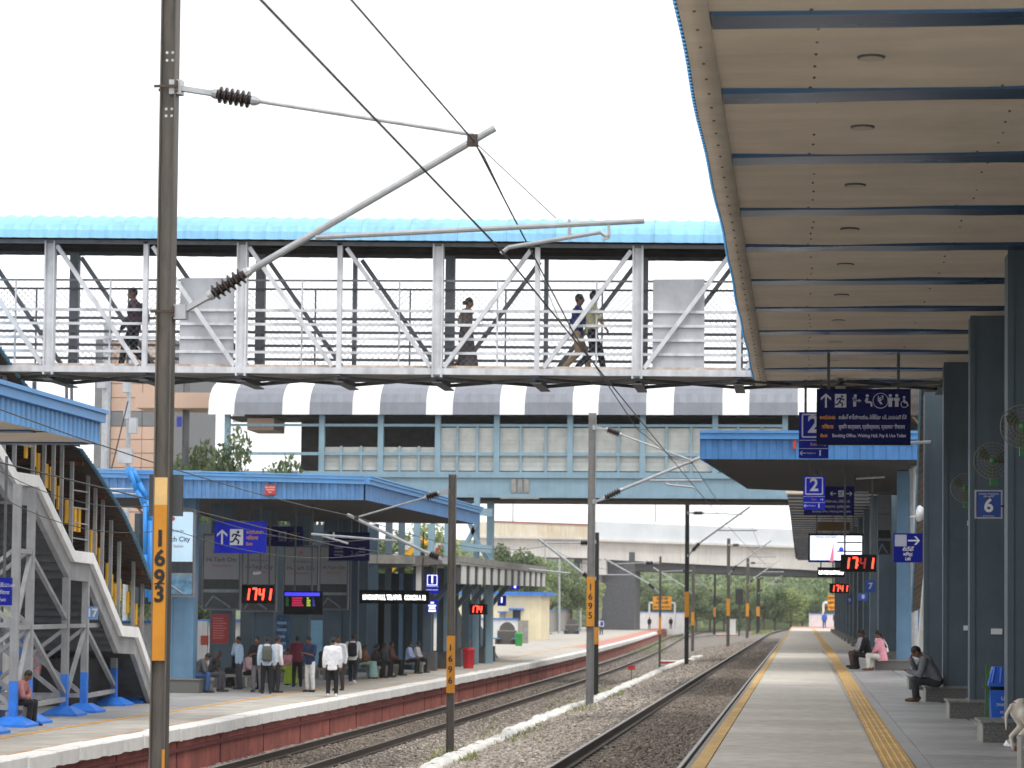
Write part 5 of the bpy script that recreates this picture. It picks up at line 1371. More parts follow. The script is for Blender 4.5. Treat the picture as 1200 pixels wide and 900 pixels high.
# ------------------------------------------------------------------ signs, clocks, screens
M_sb = mat('station sign blue', '#142191', .5, var=.06, spec=.12)
M_sbd = mat('dark sign blue', '#0b1152', .5, var=.06, spec=.1)
M_sbl = mat('lit sign blue', '#1a28b0', .5, var=.04, emit=.12, spec=.12)
M_sw_ = mat('sign white', '#e8e9ee', .5, var=.03)
M_swl = mat('lit sign white', '#eef0ff', .5, var=.02, emit=.9)
M_so = mat('sign orange', '#e0922a', .5, var=.05)
M_swd = mat('dim sign white', '#bcbed2', .5, var=.03)
M_led = mat('red led', (1.0, .05, .025), .4, var=0, emit=3.0)
M_ledd = mat('dim red led', (.35, .02, .02), .4, var=0, emit=.35)
M_ledw = mat('white led', '#ffffff', .4, var=0, emit=2.2)
M_case = mat('black display case', '#0a0a0b', .5, var=.1, spec=.15)

def arrow(t, c, s, ang, m, Y, th=.13):
    """flat arrow in the sign plane; ang 0 = up, 90 = left"""
    c = Vector(c); a = R(ang); ux = Vector((-math.sin(a), 0, math.cos(a))); rx_ = Vector((math.cos(a), 0, math.sin(a)))
    w_ = s*th
    q = MB(); e = Vector((0, Y-c.y, 0))
    def poly(pts): q.prism([c+e+rx_*x*s+ux*z*s for x, z in pts], (0, -.004, 0))
    k = th/2
    q_pts = [(-k, -.5), (k, -.5), (k, .30), (.36, .02), (.36, .20), (0, .52), (-.36, .20), (-.36, .02), (-k, .30)]
    poly(q_pts); q.build('arrow', m, t)
def man_icon(t, c, s, m, Y, kind=0):
    c = Vector(c); q = MB()
    P_ = lambda x, z: Vector((c.x+x*s, Y, c.z+z*s))
    if kind == 0:                               # running figure cut in a door panel
        q.prism([P_(-.42, -.5), P_(.42, -.5), P_(.42, .5), P_(-.42, .5)], (0, -.003, 0)); d = q.build('pictogram', m, t)
        q = MB(); e = Vector((0, -.004, 0))
        q.tube(P_(.1, .32)+e, P_(.1, .32)+e*2, .09*s, n=10)
        for a, b_ in (((.05, .2), (-.08, -.08)), ((-.08, -.08), (.16, -.24)), ((.16, -.24), (.1, -.45)), ((-.08, -.08), (-.22, -.28)), ((-.22, -.28), (-.4, -.3)), ((.03, .16), (.26, .05)), ((.03, .16), (-.2, .18)), ((-.2, .18), (-.28, .02))):
            q.bar(P_(*a)+e*1.5, P_(*b_)+e*1.5, .10*s, .004, up=(0, 1, 0))
        q.build('pictogram_figure', M_sbd, d, kind='stuff'); return
    q.tube(P_(0, .38), P_(0, .38)+Vector((0, -.004, 0)), .12*s, n=10)
    segs = {1: [((-.2, .1), (.1, .1), .3), ((-.05, -.45), (-.05, .2), .22), ((.12, 0), (.45, 0), .1), ((.3, -.1), (.3, .12), .08)],
            2: [((0, .2), (-.1, -.1), .22), ((-.1, -.1), (.3, -.12), .16), ((.3, -.12), (.34, -.45), .14)],
            3: [((0, -.45), (0, .22), .26), ((-.17, 0), (-.17, .22), .08), ((.17, 0), (.17, .22), .08)],
            4: [((0, .22), (0, -.05), .16), ((0, -.05), (.24, -.08), .12), ((.24, -.08), (.34, -.36), .1)]}[kind]
    for a, b_, w_ in segs: q.bar(P_(*a)+Vector((0, -.002, 0)), P_(*b_)+Vector((0, -.002, 0)), w_*s, .004, up=(0, 1, 0))
    if kind == 4:
        for k in range(12):
            a0, a1 = 6.283*k/12, 6.283*(k+1)/12; q.bar(P_(.02+.28*math.cos(a0), -.2+.28*math.sin(a0)), P_(.02+.28*math.cos(a1), -.2+.28*math.sin(a1)), .06*s, .004, up=(0, 1, 0))
    q.build('pictogram', m, t, kind='stuff')

def frame_sign(name, lb, px0, py0, px1, py1, Y, m, depth=.10, rods=None, rod_z=None, cat='sign', frame=None):
    a, c = P(px0, py1, Y), P(px1, py0, Y)
    t = thing(name, lb, cat, ((a.x+c.x)/2, Y, a.z))
    q = MB(); q.box((a.x, Y, a.z), (c.x, Y+depth, c.z)); q.build('panel', m, t)
    if frame:
        for p0, p1 in (((a.x-.02, a.z-.02), (c.x+.02, a.z)), ((a.x-.02, c.z), (c.x+.02, c.z+.02)), ((a.x-.02, a.z), (a.x, c.z)), ((c.x, a.z), (c.x+.02, c.z))):
            q = MB(); q.box((p0[0], Y-.012, p0[1]), (p1[0], Y+depth+.005, p1[1])); q.build('frame', frame, t)
    for px in rods or []:
        x = P(px, py0, Y).x; q = MB(); q.box((x-.025, Y+.03, c.z), (x+.025, Y+.075, rod_z)); q.build('hanger_rod', M_fdk, t)
    return t, a, c
def pos(a, c, u, v): return Vector((a.x+(c.x-a.x)*u, a.y, c.z+(a.z-c.z)*v))

# --- big overhead sign, right platform
t, a, c = frame_sign('direction_sign', 'large dark blue overhead sign with pictograms and three lines of directions', 958, 457, 1066, 520, 45.0, M_sbd, rods=(971, 1053), rod_z=ZC, frame=M_case)
H = c.z-a.z; Yf = 44.99
arrow(t, pos(a, c, .09, .20), H*.26, 0, M_swd, Yf)
man_icon(t, pos(a, c, .25, .20), H*.25, M_swd, Yf, 0)
man_icon(t, pos(a, c, .41, .20), H*.24, M_swd, Yf, 1)
man_icon(t, pos(a, c, .54, .20), H*.24, M_swd, Yf, 2)
text('₹', pos(a, c, .685, .20)+Vector((0, -.013, 0)), H*.2, M_swd, t, bold=.006)
q = MB()
for k in range(16):
    a0, a1 = 6.283*k/16, 6.283*(k+1)/16; o = pos(a, c, .685, .20); r = H*.14
    q.bar((o.x+r*math.cos(a0), Yf, o.z+r*math.sin(a0)), (o.x+r*math.cos(a1), Yf, o.z+r*math.sin(a1)), .012, .004, up=(0, 1, 0))
q.build('pictogram_ring', M_swd, t, kind='stuff')
man_icon(t, pos(a, c, .79, .20), H*.25, M_swd, Yf, 3); man_icon(t, pos(a, c, .86, .20), H*.25, M_swd, Yf, 3); man_icon(t, pos(a, c, .94, .22), H*.22, M_swd, Yf, 4)
dn = Vector((0, -.013, 0))
W = c.x-a.x
text('బయటకు', pos(a, c, .11, .51)+dn, H*.10, M_so, t, bold=.002, fit=W*.17); text('బుకింగ్ కార్యాలయం, నిరీక్షణ గది, మరుగుదొడ్డి', pos(a, c, .60, .51)+dn, H*.10, M_swd, t, bold=.002, fit=W*.74)
text('निकास', pos(a, c, .11, .69)+dn, H*.095, M_so, t, bold=.002, fit=W*.13); text('बुकिंग कार्यालय, प्रतीक्षालय, प्रसाधन शौचालय', pos(a, c, .59, .69)+dn, H*.10, M_swd, t, bold=.002, fit=W*.72)
text('Exit', pos(a, c, .07, .85)+dn, H*.085, M_so, t, bold=.002, fit=W*.08); text('Booking Office, Waiting Hall, Pay & Use Toilet', pos(a, c, .56, .85)+dn, H*.085, M_swd, t, bold=.002, fit=W*.80)
# --- platform number signs "2"
def plat_sign(px0, py0, px1, py1, Y, lb, m, num, rods, rz, mw, small=True, other='1'):
    t, a, c = frame_sign('platform_sign', lb, px0, py0, px1, py1, Y, m, rods=rods, rod_z=rz)
    H = c.z-a.z; W = c.x-a.x; dn = Vector((0, -.013, 0))
    text(num, pos(a, c, .5, .28)+dn, H*.52, mw, t, bold=.012)
    for (u0, v0, u1, v1) in ((.12, .05, .88, .05), (.12, .54, .88, .54), (.12, .05, .12, .54), (.88, .05, .88, .54)):
        p0, p1 = pos(a, c, u0, v0), pos(a, c, u1, v1); q = MB(); q.bar(p0+Vector((0, -.006, 0)), p1+Vector((0, -.006, 0)), W*.05, .008, up=(0, 1, 0)); q.build('border', mw, t)
    for v in (.61, .79):
        p0, p1 = pos(a, c, .02, v), pos(a, c, .98, v); q = MB(); q.bar(p0+Vector((0, -.006, 0)), p1+Vector((0, -.006, 0)), H*.012, .006, up=(0, 1, 0)); q.build('divider', mw, t)
    if small:
        text('Exit', pos(a, c, .5, .70)+dn, H*.09, M_so, t); arrow(t, pos(a, c, .85, .70), H*.1, -90, mw, Y-.01)
        arrow(t, pos(a, c, .14, .89), H*.13, 90, mw, Y-.01); text('Platform', pos(a, c, .42, .89)+dn, H*.055, mw, t); text(other, pos(a, c, .72, .89)+dn, H*.16, mw, t, bold=.008)
    return t
plat_sign(936, 483, 971, 537, 50.3, 'blue platform number 2 sign partly hidden behind the large overhead sign', M_sb, '2', (944, 962), ZC, M_swd)
plat_sign(941, 558, 967, 597, 68, 'brighter blue platform number 2 sign hanging below the blue canopy', M_sbl, '2', (948, 961), 5.75, M_sw_)
t, a, c = frame_sign('direction_sign', 'dark overhead direction sign with arrows behind the lit number 2 sign', 942, 570, 1001, 604, 72, M_sbd, rods=(955, 990), rod_z=5.75)
H = c.z-a.z; dn = Vector((0, -.013, 0))
arrow(t, pos(a, c, .58, .25), H*.2, 90, M_swd, 71.99); man_icon(t, pos(a, c, .74, .25), H*.22, M_swd, 71.99, 0); arrow(t, pos(a, c, .9, .25), H*.2, -90, M_swd, 71.99)
text('బుకింగ్ కార్యాలయం, నిరీక్షణ గది', pos(a, c, .6, .52)+dn, H*.11, M_swd, t, fit=.9); text('बुकिंग कार्यालय, प्रतीक्षालय', pos(a, c, .6, .70)+dn, H*.11, M_swd, t, fit=.9); text('Booking Office, Waiting Hall, Toilet', pos(a, c, .55, .86)+dn, H*.09, M_swd, t, fit=1.1)
q = MB(); a, c = P(1002, 589, 78), P(1018, 576, 78)
t = thing('tube_light', 'white louvred ceiling light under the blue canopy', 'light', (a.x, 78, a.z)); q.box((a.x, 78, a.z), (c.x, 78.3, c.z)); q.build('housing', M_sheet, t)
for k in range(3):
    q = MB(); z = a.z+(c.z-a.z)*(k+.5)/3; q.box((a.x, 77.97, z-.015), (c.x, 77.995, z+.015)); q.build('louvre', M_fdk, t)
q = MB(); a, c = P(956, 622, 84), P(996, 612, 84); q.box((a.x, 84, a.z), (c.x, 84.1, c.z)); tag(q.build('brown_signboard', mat('brown board', '#5b4014', .6)), 'plain brown board hanging above the bright screen', 'sign')
# --- bright screen and clocks on the right
t, a, c = frame_sign('wall_screen', 'bright white display screen hanging over the right platform', 948, 626, 1011, 658, 74, M_case, rods=(957, 1000), rod_z=5.8, cat='screen', frame=M_case)
M_scr = mat('lit screen', '#c9d3ff', .3, var=.05, emit=1.0); M_scw = mat('lit screen white', '#f2f4ff', .3, var=.02, emit=1.0)
for (u0, v0, u1, v1, m) in ((.02, .06, .5, .95, M_scr), (.505, .06, .985, .95, M_scw)):
    p0, p1 = pos(a, c, u0, v1), pos(a, c, u1, v0); q = MB(); q.box((p0.x, 73.985, p0.z), (p1.x, 73.999, p1.z)); q.build('screen_area', m, t)
text('TRAIN INFORMATION', pos(a, c, .4, .12)+Vector((0, -.02, 0)), .09, mat('screen blue', '#2a55e0', .4, emit=.6), t)
p0 = pos(a, c, .46, .6); q = MB(); q.prism([(p0.x-.12, 73.98, p0.z-.32), (p0.x, 73.98, p0.z-.32), (p0.x, 73.98, p0.z+.25)], (0, -.004, 0)); q.build('screen_mark', mat('screen pink', '#e87898', .4, emit=.6), t)
p0 = pos(a, c, .6, .55); q = MB(); q.tube((p0.x, 73.985, p0.z), (p0.x, 73.978, p0.z), .07, n=12); q.build('screen_dot', mat('screen blue', '#2a55e0', .4, emit=.6), t)
for v in (.3, .62):
    p0, p1 = pos(a, c, .52, v), pos(a, c, .98, v); q = MB(); q.bar(p0+Vector((0, -.02, 0)), p1+Vector((0, -.02, 0)), .04, .006, up=(0, 1, 0)); q.build('screen_rule', M_case, t)
SEG = {'0': 'abcdef', '1': 'bc', '7': 'abc', '4': 'fgbc', 'n': 'efabc', ' ': ''}
def clock(lb, px0, py0, px1, py1, Y, s, colon=True, rods=None, rz=None, dim=()):
    t, a, c = frame_sign('led_clock', lb, px0, py0, px1, py1, Y, M_case, depth=.14, rods=rods, rod_z=rz, cat='clock')
    W, H = c.x-a.x, c.z-a.z; n = len(s); h = H*.62; w_ = W*.13; th = H*.10; sl = .12
    for i, ch in enumerate(s):
        o = pos(a, c, .15+.70*(i+.05)/(n-.9)*1.0, .5)
        def pt(x, z): return Vector((o.x+x*w_/2+z*h/2*sl, Y-.012, o.z+z*h/2))
        ends = {'a': ((-1, 1), (1, 1)), 'b': ((1, 1), (1, 0)), 'c': ((1, 0), (1, -1)), 'd': ((-1, -1), (1, -1)), 'e': ((-1, 0), (-1, -1)), 'f': ((-1, 1), (-1, 0)), 'g': ((-1, 0), (1, 0))}
        if not SEG[ch]: continue
        q = MB()
        for sg in SEG[ch]: q.bar(pt(*ends[sg][0]), pt(*ends[sg][1]), th, .01, up=(0, 1, 0))
        q.build('digit', M_ledd if i in dim else M_led, t, kind='stuff')
    if colon:
        for v in (.38, .62):
            q = MB(); o = pos(a, c, .47, v); q.box((o.x-th*.5, Y-.016, o.z-th*.5), (o.x+th*.5, Y-.006, o.z+th*.5)); q.build('colon_dot', M_led, t)
    return t
clock('red led clock reading 17:41 beside the bright screen on the right platform', 985, 650, 1027, 670, 70, '1741', True, (990, 1022), 5.75, dim=(2,))
clock('smaller farther red led clock over the right platform', 972, 684, 995, 695, 100, '1741', False, (976, 991), ZC)
clock('red led clock under the left canopy below the blue exit sign', 283, 686, 321, 707, 73.5, '1741', False, (290, 315), 4.9)
clock('red led clock under the striped awning', 550, 708, 571, 720, 104, '174 ', False, (553, 568), 3.3)
# led train board, right (small) and left
def led_board(lb, px0, py0, px1, py1, Y, s, rods, rz):
    t, a, c = frame_sign('train_display', lb, px0, py0, px1, py1, Y, M_case, depth=.2, rods=rods, rod_z=rz, cat='display')
    H = c.z-a.z; text(s, pos(a, c, .5, .55)+Vector((0, -.012, 0)), H*.5, M_ledw, t, bold=.008, fit=(c.x-a.x)*.9); return t
led_board('long black train display with white lettering under the left canopy', 421, 692, 503, 707, 92, 'LINGAMPALLI, TELAPUR   COACH A 12', (430, 495), 4.5)
led_board('short black train display with white lettering below the right screen', 958, 665, 990, 676, 88, 'LINGAMPALLI', (962, 986), 5.5)
# --- departure screen on the left
t, a, c = frame_sign('departure_screen', 'dark departure screen with coloured rows under the left canopy', 332, 693, 378, 720, 75, M_case, rods=(345, 365), rod_z=4.9, cat='screen')
p0, p1 = pos(a, c, .03, .2), pos(a, c, .93, .06); q = MB(); q.box((p0.x, 74.985, p0.z), (p1.x, 74.998, p1.z)); q.build('header_bar', mat('screen violet', '#3f3af0', .4, emit=.8), t)
for (u0, u1, m) in ((.06, .18, mat('screen green', '#1c5a2c', .4, emit=.2)), (.22, .52, mat('screen crimson', '#b01c48', .4, emit=.45)), (.6, .7, mat('screen lime', '#a9c43c', .4, emit=.4)), (.75, .82, mat('screen indigo', '#2a3aa0', .4, emit=.35))):
    for k in range(4):
        p0, p1 = pos(a, c, u0, .34+.1*k), pos(a, c, u1-random.uniform(0, .06), .26+.1*k); q = MB(); q.box((p0.x, 74.985, p0.z), (p1.x, 74.998, p1.z)); q.build('screen_row', m, t)
# --- exit signs on the left
def exit_sign(lb, px0, py0, px1, py1, Y, m, mw, mo, ang, rods, rz):
    t, a, c = frame_sign('exit_sign', lb, px0, py0, px1, py1, Y, m, rods=rods, rod_z=rz)
    H = c.z-a.z; dn = Vector((0, -.013, 0))
    arrow(t, pos(a, c, .15, .5), H*.46, ang, mw, Y-.01); man_icon(t, pos(a, c, .43, .5), H*.50, mw, Y-.01, 0)
    text('బయటకు', pos(a, c, .62, .34)+dn, H*.15, mo, t, align='LEFT', bold=.003); text('निकास', pos(a, c, .62, .53)+dn, H*.15, mo, t, align='LEFT', bold=.003); text('Exit', pos(a, c, .62, .71)+dn, H*.13, mo, t, align='LEFT', bold=.003)
exit_sign('bright blue exit sign with white arrow and running figure under the left canopy', 251, 611, 312, 648, 71.5, M_sbl, M_sw_, M_so, 0, (260, 305), 4.85)
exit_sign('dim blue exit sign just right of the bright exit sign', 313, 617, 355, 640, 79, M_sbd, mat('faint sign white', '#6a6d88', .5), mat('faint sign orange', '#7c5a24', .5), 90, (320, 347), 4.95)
t, a, c = frame_sign('direction_sign', 'dark blue direction board reading 2-6 beside the left shelter end', 385, 624, 433, 657, 82, M_sbd, rods=(395, 424), rod_z=5.0)
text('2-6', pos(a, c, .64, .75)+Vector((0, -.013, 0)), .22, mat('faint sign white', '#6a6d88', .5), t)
for u, w_ in ((.25, .3), (.82, .22)):
    for v in (.55, .68, .8):
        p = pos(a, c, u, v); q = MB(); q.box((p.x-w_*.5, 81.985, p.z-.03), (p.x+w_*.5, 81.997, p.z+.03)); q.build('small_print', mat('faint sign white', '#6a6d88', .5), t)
plat_sign(499, 673, 514, 696, 99, 'glowing blue platform number 1 sign at the stair tower', M_sbl, '1', (504, 510), 3.4, M_swl, small=False)
t, a, c = frame_sign('direction_sign', 'small glowing blue sign below the number 1 sign', 500, 703, 513, 718, 99.5, M_sbl, rods=(506,), rod_z=2.2)
for v, w_ in ((.22, .3), (.45, .7), (.65, .6), (.85, .7)):
    p = pos(a, c, .5, v); q = MB(); q.box((p.x-w_*.22, 99.48, p.z-.035), (p.x+w_*.22, 99.495, p.z+.035)); q.build('small_print', M_swl, t)
for i, (x0, y0, x1, y1, Y, lb) in enumerate(((583, 698, 593, 710, 125, 'small blue hanging sign left of the yellow building'), (598, 685, 609, 691, 135, 'small blue sign at the far end of the striped awning'))):
    t, a, c = frame_sign('platform_sign', lb, x0, y0, x1, y1, Y, M_sbl)
    text('4' if i else '1', pos(a, c, .5, .45)+Vector((0, -.013, 0)), (c.z-a.z)*.7, M_swl, t, bold=.02)
# --- signs at the right columns
t, a, c = frame_sign('lift_sign', 'blue lift direction sign with white arrow on the light blue column', 1047, 625, 1081, 659, 60, M_sb, rods=None)
H = c.z-a.z; dn = Vector((0, -.013, 0)); arrow(t, pos(a, c, .7, .25), H*.4, -90, M_sw_, 59.99)
q = MB(); p = pos(a, c, .25, .25); q.box((p.x-.14, 59.985, p.z-.14), (p.x+.14, 59.997, p.z+.14)); q.build('pictogram', M_swd, t)
text('లిఫ్ట్', pos(a, c, .5, .55)+dn, H*.17, M_sw_, t, bold=.003, fit=.4); text('लिफ्ट', pos(a, c, .5, .73)+dn, H*.14, M_sw_, t, bold=.003); text('Lift', pos(a, c, .5, .88)+dn, H*.14, M_sw_, t, bold=.003)
q = MB(); q.bar((c.x, 60.05, c.z-.02), P(1094, 627, 60.05), .02); q.build('fixing_bar', M_black, t)
t, a, c = frame_sign('coach_sign', 'square blue plate with white number 6 fixed between the right columns', 1144, 576, 1173, 606, 36.5, mat('plate blue', '#2c4fa4', .4), depth=.02, frame=M_sheet)
H = c.z-a.z; dn = Vector((0, -.013, 0)); text('6', pos(a, c, .5, .57)+dn, H*.72, M_sw_, t, bold=.008)
text('COACH POSITION', pos(a, c, .5, .10)+dn, H*.09, M_sw_, t); text('कोच स्थिति', pos(a, c, .5, .2)+dn, H*.09, M_sw_, t); text('Indian Railways', pos(a, c, .5, .95)+dn, H*.07, M_sw_, t)
q = MB(); q.bar(P(1173, 593, 36.5), P(1215, 596, 36.5), .03); q.build('fixing_bar', M_mastd, t)
for i, (x0, y0, x1, y1, Y, s_) in enumerate(((1014, 680, 1026, 694, 92, '7'), (1006, 695, 1017, 704, 98, '8'), (992, 699, 999, 708, 120, '9'))):
    t, a, c = frame_sign('coach_sign', ('small blue coach plate on the far right columns, ' + ('nearest', 'middle', 'farthest')[i] + ' of three'), x0, y0, x1, y1, Y, mat('plate blue', '#2c4fa4', .4), depth=.05)
    text(s_, pos(a, c, .5, .5)+Vector((0, -.013, 0)), (c.z-a.z)*.7, M_swd, t, bold=.01)
# number 17 plate and cut-off sign at the left stairs
t, a, c = frame_sign('coach_sign', 'small pale blue plate with number 17 on the left staircase', 101.5, 711, 114.5, 726, 54.2, mat('pale plate blue', '#7fa8dc', .5), depth=.03)
text('17', pos(a, c, .5, .5)+Vector((0, -.013, 0)), (c.z-a.z)*.85, M_sw_, t, bold=.008)
t, a, c = frame_sign('direction_sign', 'dark blue sign cut by the left picture edge, in front of the stairs', -22, 677, 13, 709, 48, M_sb, rods=(-8, 4), rod_z=4.6)
text('నిష్క్రమణ', pos(a, c, .78, .28)+Vector((0, -.013, 0)), .1, M_swd, t); text('निकास', pos(a, c, .75, .55)+Vector((0, -.013, 0)), .1, M_swd, t); text('Exit', pos(a, c, .72, .8)+Vector((0, -.013, 0)), .1, M_swd, t)
# --- tall advert panels on the left columns
M_adg = mat('shaded advert sky', '#7d8086', .45, var=.08, scale=1.5); M_adb = mat('sky-lit advert sky', '#bcd8ea', .4, var=.08, scale=1.5, emit=.12); M_adt = mat('advert ink', '#4a4e58', .6)
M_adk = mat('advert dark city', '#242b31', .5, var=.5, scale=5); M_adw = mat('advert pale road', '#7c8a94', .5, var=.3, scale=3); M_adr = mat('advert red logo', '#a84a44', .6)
def advert(lb, px0, py0, px1, py1, Y, sky_m, bright):
    t, a, c = frame_sign('advert_panel', lb, px0, py0, px1, py1, Y, M_fdk, depth=.18, cat='poster', frame=M_fd)
    H = c.z-a.z; W = c.x-a.x
    def area(u0, v0, u1, v1, m, nm, d=.004):
        p0, p1 = pos(a, c, u0, v1), pos(a, c, u1, v0); q = MB(); q.box((p0.x, Y-d, p0.z), (p1.x, Y-.0005, p1.z)); q.build(nm, m, t)
    area(.03, .02, .97, .60, sky_m, 'poster_sky'); area(.03, .60, .97, .73, M_adk, 'poster_city'); area(.03, .735, .97, .775, M_adw, 'poster_bridge', .005); area(.03, .775, .97, .98, mat('advert water bright' if bright else 'advert water', '#262f37' if not bright else '#5d8aa8', .4, var=.4, scale=4), 'poster_water')
    q = MB(); p0 = pos(a, c, .08, .97); p1 = pos(a, c, .3, .82); p2 = pos(a, c, .75, .97)
    q.path([Vector((v.x, Y-.008, v.z)) for v in (p0, p1.lerp(p0, .4), p1, p1.lerp(p2, .4), p2)], .03, 4); q.build('poster_road', M_adw, t)
    dn = Vector((0, -.007, 0))
    text('Welcome to', pos(a, c, .5, .24)+dn, W*.10, M_adt, t); text('Hi-Tech City', pos(a, c, .5, .34)+dn, W*.155, M_adt, t, bold=.004); text('Railway Station', pos(a, c, .5, .42)+dn, W*.085, M_adr, t)
    p = pos(a, c, .5, .1); q = MB(); q.tube((p.x, Y-.003, p.z), (p.x, Y-.007, p.z), W*.05, n=12); q.build('poster_logo', M_adr, t)
advert('sky-lit blue Hi-Tech City poster half hidden by the near mast', 176, 598, 228, 698, 69.8, M_adb, True)
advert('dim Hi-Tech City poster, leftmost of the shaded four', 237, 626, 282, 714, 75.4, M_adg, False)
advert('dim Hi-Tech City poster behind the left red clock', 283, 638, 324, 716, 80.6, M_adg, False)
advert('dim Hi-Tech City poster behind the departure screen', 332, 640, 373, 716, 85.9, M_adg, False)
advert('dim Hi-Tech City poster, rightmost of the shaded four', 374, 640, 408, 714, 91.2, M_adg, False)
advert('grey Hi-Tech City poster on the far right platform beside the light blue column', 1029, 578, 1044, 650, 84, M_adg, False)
# red notices and stall posters at the left columns
def notice(lb, px0, py0, px1, py1, Y, m, lines=0, m2=None):
    t, a, c = frame_sign('wall_notice', lb, px0, py0, px1, py1, Y, m, depth=.03)
    for k in range(lines):
        p0, p1 = pos(a, c, .12, .12+.76*k/lines), pos(a, c, .88-random.uniform(0, .2), .12+.76*k/lines+.3/lines); q = MB(); q.box((p0.x, Y-.006, p1.z), (p1.x, Y-.001, p0.z)); q.build('notice_line', m2 or M_swd, t)
notice('red notice board with faint white lines on the left column', 247, 720, 268, 754, 75.0, mat('red notice', '#8e2326', .6, var=.15), 9, mat('faint pink', '#b06a68', .6))
notice('narrow stall banner with round portraits behind the standing men', 322, 721, 339, 784, 83, mat('banner navy', '#1d2547', .6, var=.5, scale=6, col2='#3f6f9c'), 6, mat('banner pale', '#8ba3bd', .6))
notice('pale blue banner between two left shelter columns', 363, 727, 378, 780, 89, mat('banner sky', '#7fb0cf', .6), 0)
# ------------------------------------------------------------------ people
def remesh(mb, name, m, parent, vox=.02, sm=4):
    me = mb.mesh('tmp'); ob = bpy.data.objects.new('tmp', me)
    md = ob.modifiers.new('r', 'REMESH'); md.mode = 'VOXEL'; md.voxel_size = vox
    ms = ob.modifiers.new('s', 'SMOOTH'); ms.iterations = sm; ms.factor = .5
    t = bpy.data.objects.new(name, bpy.data.meshes.new(name)); COL.objects.link(t); t.parent = parent
    job(ob, t, m, True); return t
SKIN = ['#7a5238', '#6b4530', '#8a6045', '#5c3b2a']
def pmat(c, kind='cloth'):
    return mat(kind+' '+c, c, .85 if kind == 'cloth' else .55, var=.14, scale=14, bump=.2 if kind == 'cloth' else 0, bscale=60)
def etube(mb, p, q_, a, b_, fwd, n=16):      # elliptical tube: (rx, ry) at both ends, fwd = depth direction
    p, q_ = Vector(p), Vector(q_); d = (q_-p).normalized(); fwd = Vector(fwd); fwd = (fwd-d*fwd.dot(d)).normalized(); x = fwd.cross(d)
    mb.loft([[c+x*(r[0]*math.cos(6.2832*i/n))+fwd*(r[1]*math.sin(6.2832*i/n)) for i in range(n)] for c, r in ((p, a), (q_, b_))], caps=True)
def limb(mb, pts, rads, n=10):
    for (a, ra), (b_, rb) in zip(zip(pts[:-1], rads[:-1]), zip(pts[1:], rads[1:])): mb.tube(a, b_, ra, rb, n)
    for p, r in zip(pts, rads): mb.ellipsoid(p, (r, r, r), n=8, m=6)
def hand(mb, w_, d, side, curl=.4, k=1.0):
    d = Vector(d).normalized(); up = Vector((0, 0, 1)) if abs(d.z) < .8 else Vector((0, 1, 0))
    s_ = d.cross(up).normalized(); nrm = s_.cross(d)
    mb.tube(w_, w_+d*.05*k, .024*k, .03*k, 8); 
    for i in range(4):
        o = w_+d*.05*k+s_*((i-1.5)*.0185*k); L = (.066, .078, .072, .056)[i]*k
        kn = o+d*L*.55; tip = kn+(d*math.cos(curl)-nrm*math.sin(curl))*L*.6
        mb.tube(o, kn, .0105*k, .0095*k, 6); mb.tube(kn, tip, .0095*k, .007*k, 6)
        mb.ellipsoid(o, (.012*k,)*3, n=6, m=4)
    o = w_+d*.015*k+s_*(side*.026*k); kn = o+(d*.6+s_*side*.6-nrm*.3).normalized()*.035*k; tip = kn+d*.032*k
    mb.tube(o, kn, .013*k, .011*k, 6); mb.tube(kn, tip, .011*k, .008*k, 6)

